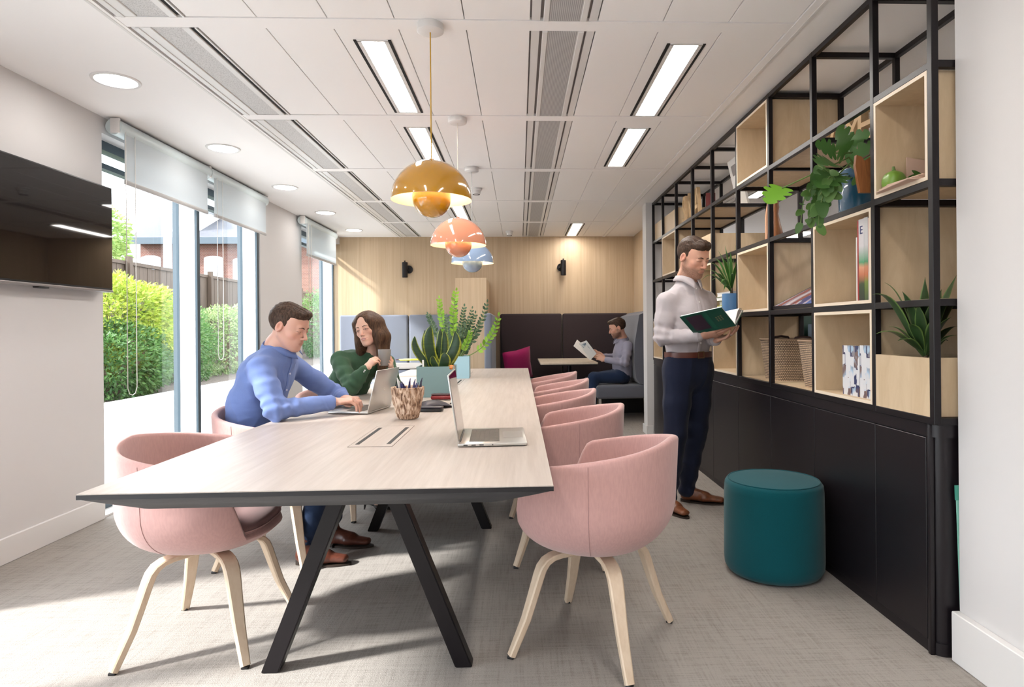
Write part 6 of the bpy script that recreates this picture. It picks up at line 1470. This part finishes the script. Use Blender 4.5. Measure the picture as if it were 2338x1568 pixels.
for hy, kn, an in ((3.33, kR, aR), (3.51, kL, aL)): T.cone((-1.36, hy, .555), kn, .085, .066, .03); T.cone(kn, lin(kn, an, .45), .066, .062, .02); T.cone(lin(kn, an, .45), an, .062, .050, .02); T.cone(an-A(0, 0, .03), an-A(0, 0, .1), .05, .05, .004, 's')
T.disp = wrinkle(.003, (12, 12, 16), 9, lambda P: folds(aR, kR, .004, 90, .12)(P)+folds(aL, kL, .004, 90, .12)(P))
field_obj('trousers', T, jean, ps, .005, None, 1)
shoe('shoe', (-1.145, 3.27, 0), -4, .285, ps, shoe_dk, sole_m, .004, 0, .03); shoe('shoe', (-1.09, 3.545, 0), -8, .285, ps, shoe_dk, sole_m, .004, 0, .03)
# ---------------------------------------------------------------- seated woman in the green blouse
green = cloth('green_crepe', (.042, .092, .052), .08); hair2 = hair_m('long_brown_hair', (.036, .019, .012), (.12, .064, .036), .05); tights = M('skin_legs', (.50, .28, .20), .5)
pw = thing('person', 'woman with long brown hair in a dark green blouse holding a grey mug', 'person', (-1.25, 4.4, 0))
hw = Head(W3(841, 750, 4.32), -108, 6, 13, .97, 1)
nb = W3(851, 806, 4.40)
shR, shL = W3(776, 822, 4.26), W3(884, 828, 4.52); elR, elL = W3(802, 884, 4.10), W3(897, 878, 4.36); wrR, wrL = W3(834, 843, 4.09), W3(892, 846, 4.22)
B2 = Field(); hw.build(B2, .0027, 1); B2.cone(hw.w(0, -.022, -.06), nb, .043, .050, .02); B2.cone(nb, (-1.3, 4.45, .62), .06, .08, .03)
for sh, el, wr in ((shR, elR, wrR), (shL, elL, wrL)): under_arms(B2, nb, sh, el, wr, .8)
mug_c = W3(878, 816, 4.16)
fR = mug_c+A(-.035, -.045, -.0)-wrR; hand(B2, wrR, fR+A(0, 0, .015), A(-.55, -.60, .25), [(25, 55, 35), (30, 55, 35), (32, 55, 35), (34, 50, 35)], ((.6, .3, -.75), (.8, .15, -.5), (.9, 0, -.3)), .86, left=True, spread=.98)
hand(B2, wrL, mug_c+A(.046, -.015, -.005)-wrL, A(.85, -.20, .1), [(22, 62, 40), (24, 64, 40), (28, 62, 40), (30, 60, 35)], ((.7, .3, -.6), (.85, .1, -.4), (.9, 0, -.3)), .86, left=False, spread=.98)
B2.cone((-1.3, 4.38, .60), (-1.0, 4.3, .57), .05, .045, .03); B2.cone((-1.0, 4.3, .57), (-1.02, 4.24, .12), .042, .030, .02); B2.cone((-1.02, 4.24, .12), (-.94, 4.21, .045), .028, .024, .02)
B2.cone((-1.3, 4.52, .60), (-1.0, 4.42, .57), .05, .045, .03); B2.cone((-1.0, 4.42, .57), (-1.06, 4.36, .12), .042, .030, .02); B2.cone((-1.06, 4.36, .12), (-.98, 4.33, .045), .028, .024, .02)
body = field_obj('body', B2, skin_m, pw, .0029, skin_col(hw, (.66, .40, .30), 0, (.58, .19, .17)), 1)
hw.eyes(body, (.08, .055, .035), (-.25, 1, -.05), eye_m); hw.brows(body, hair2, .0027, -.002, B2)
for yy0, yy1 in ((4.24, 4.205), (4.36, 4.325)):
    hx = -1.06 if yy0 < 4.3 else -1.10
    F = Field(); F.slab((hx+.03, yy0, .065), (hx+.13, yy0-.02, .028), (.024, .020), (.034, .014), (0, 1, 0), .02); F.slab((hx+.12, yy0-.02, .022), (hx+.20, yy0-.035, .014), (.033, .013), (.014, .010), (0, 1, 0), .02); F.slab((hx+.06, yy0, .10), (hx+.12, yy0-.02, .07), (.019, .02), (.024, .02), (0, 1, 0), .008, 's')
    so_ = field_obj('shoe', F, black_pl, pw, .003, None, 1); obj('heel', MB().tube([(hx+.035, yy0, .06), (hx+.025, yy0, .0)], [.012, .004], 8), black_pl, so_)
G_ = Field(); hip = A(-1.28, 4.47, .58); mid = A(-1.20, 4.45, .78); ch = A(-1.12, 4.42, .94); side = A(.72, .69, 0)
G_.slab(hip, mid, (.155, .125), (.135, .10), side, .05); G_.slab(mid, ch, (.135, .10), (.155, .10), side, .05); G_.slab(ch, nb-A(.01, 0, .035), (.150, .095), (.060, .055), side, .05)
fdir = A(.69, -.72, 0)
for sgn in (-1, 1): G_.ell(ch+fdir*.065+side*.07*sgn-A(0, 0, .02), (.060, .060, .058), None, .04)
for sh, el, wr in ((shR, elR, wrR), (shL, elL, wrL)): upper_arms(G_, nb, sh, el, wr, (.054, .053, .051, .050, .043, .033), .044)
G_.cone(nb+A(0, -.0, -.02), hw.w(0, -.03, -.03), .046, .046, .004, 's'); G_.cone(nb+fdir*.045-A(0, 0, .0), ch+fdir*.13+A(0, 0, .06), .028, .004, .01, 's')
fo = [fibre(.004, (.3, .1, -.9), 14, 2.5, 3, shR-A(0, 0, .1), .2), fibre(.0035, elR-shR, 15, 3, 8), fibre(.004, (.3, 0, 1), 12, 2.5, 5), folds(elR, shR, .003, 100, .12, (.3, 0, .3)), folds(elR, wrR, .003, 120, .10), folds(elL, wrL, .004, 140, .1), folds(shR, elR, .004, 80, .15, (.2, 0, 0)), folds(hip, ch, .004, 70, .25, (.5, 0, 0))]
G_.disp = wrinkle(.0024, (9, 9, 12), 14, lambda P: sum(f(P) for f in fo))
bl_ = field_obj('blouse', G_, green, pw, .0045, None, 1)
for el, wr in ((elR, wrR), (elL, wrL)):
    d = (wr-el)/np.linalg.norm(wr-el); a = lin(el, wr, .80); b = lin(el, wr, .985); obj('cuff', MB().tube([a, lin(a, b, .5), b-d*.001, b, b-d*.004], [.0335, .0335, .0335, .031, .028], 26), green, bl_, 50)
    if wr is wrR:
        for tt in (.3, .7): p = lin(a, b, tt)+A(.012, -.0325, .004); obj('button', MB().tube([p, p+A(0, -.003, 0)], .005, 10), M('pearl_%d' % int(tt*10), (.7, .7, .66), .2), bl_)
T = Field(); kn = ((-1.0, 4.3, .575), (-1.0, 4.42, .575))
T.slab((-1.33, 4.47, .55), (-1.28, 4.45, .57), (.165, .11), (.16, .10), side, .04)
for (h0, k0) in (((-1.28, 4.38, .565), kn[0]), ((-1.28, 4.52, .565), kn[1])): T.cone(h0, k0, .085, .062, .04)
field_obj('skirt', T, black_pl if 'black_skirt' not in MATS else MATS['black_skirt'], pw, .006, None, 1)
HF = Field(); E = lambda c, r, kk=.015, op='u': HF.ell(hw.w(*c), A(*r)*hw.s, hw.R, kk, op)
E((0, -.022, .034), (.082, .102, .093)); 
up_ = lambda x, y, z: hw.w(x, y, z)
dn = A(0, 0, -1)
for sx, y0_, L_, w_ in ((1, .012, .34, .034), (-1, .012, .31, .034), (1, -.045, .36, .046), (-1, -.045, .33, .046), (.0, -.075, .33, .050)):
    a = up_(sx*.062, y0_, .02); b = up_(sx*.074, y0_-.002, -.075); c_ = b+dn*(L_-.09)+hw.R[:, 1]*.012+hw.R[:, 0]*sx*.022
    HF.cone(a, b, .038*(1 if sx else 1.3), .034 if abs(sx) else .05, .05); HF.slab(b, c_, (w_, .024), (w_*.75, .014), hw.R[:, 1] if sx else hw.R[:, 0], .05)
E((0, .022, .066), (.070, .066, .048), .02)
for sx in (-1, 1): HF.cone(up_(sx*.058, .052, .055) if False else hw.w(sx*.060, .050, .050), hw.w(sx*.074, .030, -.05), .020, .016, .02); HF.cone(hw.w(sx*.074, .030, -.05), hw.w(sx*.074, .012, -.11), .016, .022, .02)
E((0, .108, -.026), (.0535, .070, .096), .008, 's'); E((-.008, .098, .058), (.030, .042, .044), .010, 's'); E((0, .078, -.12), (.045, .06, .09), .012, 's'); 
HF.cone(up_(-.010, .095, .100), up_(-.010, -.03, .134), .0045, .0035, .010, 's')
def hdp(P):
    q = hw.l(P); r_ = np.stack([q[:, 0]*110, q[:, 1]*110, q[:, 2]*2.5], 1); return -(.0007*nz3(r_, 7)+.0006*nz3(r_*2.4+9, 8))
HF.disp = hdp; field_obj('hair', HF, hair2, pw, .0032, None, 0, 400)
mg = thing('mug', 'grey straight-sided mug held up by the woman in the green blouse', 'mug', mug_c-A(0, 0, .052)); mz = mug_c[2]-.052
obj('cup', MB().lathe([(.001, mz), (.032, mz), (.035, mz+.004), (.0415, mz+.103), (.0405, mz+.1045), (.0385, mz+.102), (.032, mz+.008), (.001, mz+.007)], (mug_c[0], mug_c[1], 0), 40), M('mug_grey', (.22, .205, .195), .45), mg, 60)
obj('coffee', MB().lathe([(.001, mz+.085), (.037, mz+.085)], (mug_c[0], mug_c[1], 0), 30), M('coffee', (.05, .025, .012), .2), mg)
# ---------------------------------------------------------------- standing man reading
wsh = cloth('white_lilac_cotton', (.46, .42, .435), .04); navy = cloth('navy_wool', (.010, .014, .034), .15); belt_m = M('brown_belt', (.10, .025, .015), .35)
pm = thing('person', 'bearded man in a pale shirt and navy trousers standing and reading a green book', 'person', (1.10, 4.16, 0))
hm = Head(W3(1583, 587, 4.12), -58, 22, 2, 1.09)
nb = W3(1568, 640, 4.17); az = radians(-65); fd = A(cos(az), sin(az), 0); rt = A(sin(az), -cos(az), 0)
shR = W3(1519, 688, 4.08); shL = W3(1615, 684, 4.26); elR = W3(1513, 770, 4.06); elL = W3(1622, 768, 4.16); wrR = W3(1600, 766, 3.93); wrL = W3(1634, 776, 4.00)
waist = W3(1571, 806, 4.19); chm = lin(nb, waist, .42)+fd*.0
B3 = Field(); hm.build(B3, .0010); B3.cone(hm.w(0, -.024, -.06), nb, .050, .058, .02); B3.cone(nb, waist, .07, .09, .03); B3.cone(waist, waist-A(0, 0, .12), .09, .08, .03)
for sh, el, wr in ((shR, elR, wrR), (shL, elL, wrL)): under_arms(B3, nb, sh, el, wr)
Cb = W3(1602, 760, 3.90); Db = W3(1680, 744, 3.76); e1 = Db-Cb; L1 = np.linalg.norm(e1)
hand(B3, wrR, A(.85, -.38, .12), A(-.25, -.45, -.86), [(12, 10, 8), (10, 12, 8), (12, 14, 8), (16, 16, 10)], ((.55, .40, -.60), (.55, .25, -.75), (.6, .1, -.6)), 1.08, left=True, spread=1.0)
ring_ = hand(B3, wrL, A(.62, -.62, .26), A(.25, .15, -.95), [(16, 14, 8), (14, 16, 10), (14, 18, 10), (20, 20, 14)], ((.6, .5, -.5), (.7, .3, -.6), (.8, .1, -.5)), 1.04, left=False, spread=1.0)
hipR, hipL = waist+rt*.09-A(0, 0, .14), waist-rt*.09-A(0, 0, .14)
anR, anL = A(.962, 4.13, .10), A(1.125, 4.275, .10); knR, knL = lin(hipR, anR, .50)+fd*.03, lin(hipL, anL, .50)+fd*.035
for hp, kn, an in ((hipR, knR, anR), (hipL, knL, anL)): B3.cone(waist-A(0, 0, .1), hp, .08, .06, .02); B3.cone(hp, kn, .055, .04, .02); B3.cone(kn, an, .04, .035, .02)
body = field_obj('body', B3, skin_m, pm, .003, skin_col(hm, (.60, .33, .235), .62), 1)
hm.eyes(body, (.12, .10, .06), (0, 1, -.6), eye_m); hm.brows(body, hair3, .0036, .001, B3); short_hair(hm, ps if False else pm, hair3, .0029, 1.5)
o_ = V(ring_[1]).orthogonal().normalized(); o2_ = V(ring_[1]).cross(o_); obj('ring', MB().tube([V(ring_[0])+(o_*cos(a)+o2_*sin(a))*(ring_[2]+.0008) for a in [2*pi*k/16 for k in range(17)]], .0016, 6), alu, pm)
S = Field(); wl = waist+A(0, 0, -.02)
S.slab(wl, lin(waist, chm, .5), (.152, .108), (.172, .120), rt, .05); S.slab(lin(waist, chm, .5), chm, (.172, .120), (.178, .120), rt, .05); S.slab(chm, nb-A(0, 0, .07), (.172, .112), (.085, .070), rt, .06)
for sh, el, wr in ((shR, elR, wrR), (shL, elL, wrL)): upper_arms(S, nb, sh, el, wr)
S.cone(nb, hm.w(0, -.03, -.03), .056, .05, .004, 's')
fo = [fibre(.006, (.4, .1, .9), 12, 3, 3, shR+fd*.06-A(0, 0, .10), .16), fibre(.005, (.2, 0, .9), 12, 3, 5, waist+A(0, 0, .14), .16), fibre(.004, elR-shR, 15, 3, 8), fibre(.0045, wrR-elR, 16, 3, 9, elR, .2), folds(elR, shR, .0035, 110, .10, (.3, 0, .2)), folds(elR, wrR, .0034, 120, .10), folds(waist, nb, .006, 70, .10, (.4, 0, 0))]
S.disp = wrinkle(.0018, (9, 9, 14), 24, lambda P: sum(f(P) for f in fo))
shirt = field_obj('shirt', S, wsh, pm, .0048, None, 1)
collar(nb+A(0, 0, -.016), A(*hm.c)-nb-fd*.05, fd, .067, shirt, wsh, .040)
for el, wr in ((elR, wrR), (elL, wrL)):
    d = (wr-el)/np.linalg.norm(wr-el); a = lin(el, wr, .70); b = lin(el, wr, .97); obj('cuff', MB().tube([a, lin(a, b, .5), b-d*.001, b, b-d*.004], [.0425, .0415, .040, .037, .034], 28), wsh, shirt, 50)
plk = []
for k in range(16):
    t = k/15; p = lin(nb+A(0, 0, -.03), waist+A(0, 0, .01), t); lo_, hi_ = 0., .3
    for _ in range(16):
        m_ = (lo_+hi_)/2
        if S.ev((p+fd*m_)[None])[0] < 0: lo_ = m_
        else: hi_ = m_
    plk.append(p+fd*(lo_+.0005))
obj('placket', MB().ribbon(plk, .032, .004, tuple(rt)), wsh, shirt, 60)
for k in (1, 4, 7, 10, 13): obj('button', MB().tube([plk[k]+fd*.002, plk[k]+fd*.005], .0055, 12), paper, shirt)
T = Field(); T.slab(waist-A(0, 0, .025), waist-A(0, 0, .13), (.165, .120), (.172, .125), rt, .04)
for hp, kn, an in ((hipR, knR, anR), (hipL, knL, anL)):
    T.cone(hp+A(0, 0, .03), lin(hp, kn, .5), .098, .086, .04); T.cone(lin(hp, kn, .5), kn, .086, .074, .03); T.cone(kn, lin(kn, an, .6), .074, .062, .02); T.cone(lin(kn, an, .6), an-A(0, 0, .02), .062, .056, .02)
T.ell(waist+A(0, 0, .305), (.6, .6, .305), None, .003, 's')
T.disp = wrinkle(.0018, (9, 9, 8), 31, lambda P: fibre(.006, (.1, .1, 1), 13, 2.2, 4)(P)+ folds(anR, knR, .006, 60, .22)(P)+folds(anL, knL, .006, 60, .22)(P)+folds(knL, anL, .004, 60, .12, (.3, 0, 0))(P))
field_obj('trousers', T, navy, pm, .0048, None, 1)
q = MB(); rb = []
for k in range(61):
    a = 2*pi*k/60; dd = rt*cos(a)+fd*sin(a); lo_, hi_ = 0., .3; p0 = waist-A(0, 0, .008)
    for _ in range(14):
        m_ = (lo_+hi_)/2
        if min(S.ev((p0+dd*m_)[None])[0], T.ev((p0+dd*m_)[None])[0]) < 0: lo_ = m_
        else: hi_ = m_
    rb.append((p0, dd, lo_))
rs_ = [r_[2] for r_ in rb[:-1]]; rs_ = [(rs_[i-2]+rs_[i-1]+rs_[i]+rs_[(i+1) % 60]+rs_[(i+2) % 60])/5+.004 for i in range(60)]; rs_.append(rs_[0])
be = obj('belt', MB().loft([[V(rb[i][0]+rb[i][1]*(rs_[i]+e)+A(0, 0, z)) for i in range(60)] for e, z in ((-.004, -.018), (.002, -.018), (.003, 0), (.002, .018), (-.004, .018))], caps=False), belt_m, pm, 60)
bk_p = rb[15][0]+fd*(rs_[15]+.006); q = MB()
for a_, b_, c_, d_ in ((-.024, .024, .017, .022), (-.024, .024, -.022, -.017), (-.026, -.020, -.022, .022), (.020, .026, -.022, .022)):
    pp = [bk_p+rt*x+A(0, 0, z) for x, z in ((a_, c_), (b_, c_), (b_, d_), (a_, d_))]; q.loft([[V(p) for p in pp], [V(p+fd*.003) for p in pp]])
obj('buckle', q, M('buckle_bronze', (.20, .13, .07), .35, metal=.8), be)
shoe('shoe', (.944-.02, 4.165, 0), -70, .305, pm, shoe_br, sole_m, .004); shoe('shoe', (1.085, 4.29, 0), -22, .305, pm, shoe_br, sole_m, .004)
# the open book
gb_ = thing('open_book', 'open hardback with a dark green cover in the hands of the standing man', 'book', Cb)
gcov, nt, b = _new('green_book_cover'); b.inputs['Roughness'].default_value = .3; b.inputs['Base Color'].default_value = (.008, .075, .05, 1)
e1n = e1/L1; Lb = max(.27, L1); e2a = A(-.62, -.42, .44); e2a -= e1n*(e2a@e1n); e2a /= np.linalg.norm(e2a); e2b = A(.50, .55, .42); e2b -= e1n*(e2b@e1n); e2b /= np.linalg.norm(e2b)
Wb = .20; Sp = Db-e1n*Lb
def bslab(o, u, lu, v_, lv, n_, t0, t1):
    pp = [o, o+u*lu, o+u*lu+v_*lv, o+v_*lv]; return [[V(p+n_*t0) for p in pp], [V(p+n_*t1) for p in pp]]
for e2, nm in ((e2a, 0), (e2b, 1)):
    n_ = np.cross(e1n, e2); n_ = n_*(1 if n_[2] > 0 else -1)
    cv = obj('cover', MB().loft(bslab(Sp, e1n, Lb, e2, Wb, n_, 0, .003)), gcov, gb_)
    if nm == 0:
        obj('cover_panel', MB().loft(bslab(Sp+e1n*.03+e2*.03, e1n, .10, e2, .15, n_, -.0006, .0002)), M('book_plum', (.045, .022, .04), .4), cv)
        obj('cover_panel', MB().loft(bslab(Sp+e1n*.14+e2*.015, e1n, .025, e2, .17, n_, -.0006, .0002)), M('book_green', (.012, .11, .07), .4), cv)
        q = MB()
        for r in range(3):
            for c in range(3): q.loft(bslab(Sp+e1n*(.195+.016*r)+e2*(.08+.017*c+.004*r), e1n, .008, e2, .011, n_, -.0008, .0001))
        obj('lettering', q, M('book_gold', (.20, .18, .10), .5), cv)
    pgs = MB(); pgs.loft(bslab(Sp+e1n*.004, e1n, Lb-.008, e2, Wb-.006, n_, .0032, .013)); obj('pages', pgs, paper, gb_)
for k in range(4):  # loose curved pages
    rows = []
    for j in range(9):
        u = j/8; a = lin(e2b, A(0, 0, 1), .10*k*(1-u)+.05); rows.append(Sp+A(0, 0, .010+.003*k)+e2b*(Wb*.98*u)+A(0, 0, 1)*(.030+.012*k)*sin(pi*u**.8)*.6)
    q = MB(); q.add([V(p) for r in rows for p in (r, r+e1n*Lb*.98)], [(2*j, 2*j+1, 2*j+3, 2*j+2) for j in range(8)]); obj('page', q, paper, gb_, 80)
# ---------------------------------------------------------------- seated man in the booth
gsh = cloth('grey_lilac_cotton', (.27, .26, .33), .05)
pb = thing('person', 'bearded man in a grey shirt sitting in the dark booth reading a magazine', 'person', (1.3, 8.2, 0))
hb = Head(W3(1409, 748, 8.15), 180, 18, 0, 1.05)
nb = W3(1420, 773, 8.2); shR, shL = W3(1433, 787, 8.40), W3(1434, 789, 8.0); elL, elR = W3(1427, 828, 7.92), W3(1404, 815, 8.42); wrL, wrR = W3(1382, 821, 7.98), W3(1371, 814, 8.3)
hipb = A(1.325, 8.2, .585)
B4 = Field(); hb.build(B4, .002); B4.cone(hb.w(0, -.022, -.06), nb, .054, .062, .02); B4.cone(nb, hipb, .07, .09, .03)
for sh, el, wr in ((shR, elR, wrR), (shL, elL, wrL)): under_arms(B4, nb, sh, el, wr)
hand(B4, wrL, A(-.85, .25, .35), A(.1, -.9, .2), [(30, 50, 30)]*4, ((.7, .5, .2), (.8, .3, .1), (.9, .1, 0)), 1.05, left=False); hand(B4, wrR, A(-.9, -.1, .3), A(.0, .9, .1), [(25, 45, 30)]*4, ((.7, .5, .2), (.8, .3, .1), (.9, .1, 0)), 1.05, left=True)
body = field_obj('body', B4, skin_m, pb, .0042, skin_col(hb, (.58, .32, .23), .8), 1); hb.eyes(body, (.1, .08, .05), (0, 1, -.4), eye_m); hb.brows(body, hair3, .0038, 0, B4); short_hair(hb, pb, hair3, .0042, 1.2)
S = Field(); side = A(0, 1, 0); chb = lin(nb, hipb, .38)+A(.015, 0, 0)
S.slab(hipb, lin(hipb, chb, .5), (.17, .125), (.175, .125), side, .05); S.slab(lin(hipb, chb, .5), chb, (.175, .125), (.19, .12), side, .05); S.slab(chb, nb-A(0, 0, .035), (.185, .115), (.085, .07), side, .06)
for sh, el, wr in ((shR, elR, wrR), (shL, elL, wrL)): upper_arms(S, nb, sh, el, wr)
S.cone(nb, hb.w(0, -.03, -.03), .056, .05, .004, 's'); S.disp = wrinkle(.004, (11, 11, 12), 44, lambda P: folds(elL, shL, .006, 90, .14)(P)+folds(elL, wrL, .005, 100, .12)(P))
shirt = field_obj('shirt', S, gsh, pb, .006, None, 1); collar(nb+A(0, 0, -.014), A(*hb.c)-nb+A(.06, 0, 0), A(-1, 0, 0), .066, shirt, gsh, .038)
T = Field(); kL, kR = W3(1350, 862, 8.0)+A(.03, 0, 0), W3(1352, 862, 8.4)+A(.03, 0, 0); T.slab((1.33, 8.2, .56), (1.28, 8.2, .58), (.17, .11), (.17, .105), side, .04)
for hy, kn in ((8.08, kL), (8.32, kR)): T.cone((1.27, hy, .56), kn, .088, .070, .03); T.cone(kn, (kn[0]-.03, kn[1], .11), .068, .052, .03)
T.disp = wrinkle(.003, (11, 11, 12), 51); field_obj('trousers', T, jean, pb, .006, None, 1)
for kn in (kL, kR): shoe('shoe', (kn[0]+.03, kn[1], 0), 180, .28, pb, shoe_br, sole_m, .006)
mz_ = thing('magazine', 'open magazine with white pages in the hands of the man in the booth', 'magazine', W3(1345, 815, 8.1))
def panel(nm, pxs, mt, par, dy=.004):
    p = [W3(*q) for q in pxs]; return obj(nm, MB().loft([[V(x) for x in p], [V(x+A(-.003, dy, 0)) for x in p]]), mt, par, 20)
panel('page', [(1347, 821.5, 8.12), (1310, 790, 8.12), (1318, 775.5, 8.34), (1355, 806, 8.34)], paper, mz_)
pg = panel('page', [(1348, 822, 8.12), (1322, 784, 8.05), (1339, 777, 7.86), (1362, 807, 7.90)], paper, mz_)
pr_m, nt, b = _new('ink_print'); v = coords(nt); n = N(nt, 'ShaderNodeTexNoise'); n.inputs['Scale'].default_value = 22; nt.links.new(v, n.inputs['Vector']); nt.links.new(ramp(nt, n.outputs['Fac'], [(.4, (.05, .10, .18)), (.52, (.35, .45, .52)), (.6, (.72, .72, .72))]), b.inputs['Base Color'])
panel('printed_picture', [(1350, 815, 8.085), (1327, 787, 8.03), (1337, 782.5, 7.92), (1357, 808, 7.955)], pr_m, pg, -.006)
# ================================================================ light, camera, render look
w = bpy.data.worlds.new('sky'); bpy.context.scene.world = w; w.use_nodes = True; nt = w.node_tree
bg = nt.nodes['Background']; bg.inputs['Color'].default_value = (.86, .93, 1.0, 1); bg.inputs['Strength'].default_value = 3.2
su = bpy.data.lights.new('sun', 'SUN'); su.energy = 5.0; su.angle = radians(5.0); su.color = (1, .975, .94)
so = bpy.data.objects.new('sun', su); C.objects.link(so)
d = V((1, .42, -.80)).normalized(); so.rotation_euler = d.to_track_quat('-Z', 'Y').to_euler(); so.location = (-6, 0, 6)
for y0, y1 in ((4.17, 6.64), (7.89, 9.5), (-3.2, 2.62)):
    l = bpy.data.lights.new('window_portal', 'AREA'); l.shape = 'RECTANGLE'; l.size = 2.4; l.size_y = y1-y0; l.cycles.is_portal = True
    o = bpy.data.objects.new('window_portal', l); C.objects.link(o); o.location = (XL-.25, (y0+y1)/2, 1.25); o.rotation_euler = (0, radians(-90), 0)
cam = bpy.data.cameras.new('camera'); co = bpy.data.objects.new('camera', cam); C.objects.link(co); bpy.context.scene.camera = co
cam.sensor_width = 36; cam.lens = F_PX/2338*36; cam.clip_start = .05; cam.clip_end = 300
cam.shift_x = (1169-PX)/2338; cam.shift_y = (PY-784)/2338
co.matrix_world = Matrix.Translation((0, 0, H_CAM)) @ Matrix.Rotation(-TH, 4, 'Z') @ Matrix.Rotation(pi/2, 4, 'X') @ Matrix.Rotation(-RO, 4, 'Z')
sc = bpy.context.scene
sc.view_settings.view_transform = 'Standard'; sc.view_settings.look = 'None'; sc.view_settings.gamma = 1; sc.view_settings.exposure = EXPO
sc.view_settings.use_curve_mapping = False
cy = sc.cycles; cy.use_denoising = True
try: cy.denoiser = 'OPENIMAGEDENOISE'
except Exception: pass
cy.max_bounces = 8; cy.diffuse_bounces = 4; cy.glossy_bounces = 3; cy.transparent_max_bounces = 8; cy.transmission_bounces = 4
cy.caustics_reflective = False; cy.caustics_refractive = False; cy.sample_clamp_indirect = 6; cy.use_adaptive_sampling = True; cy.adaptive_threshold = .035
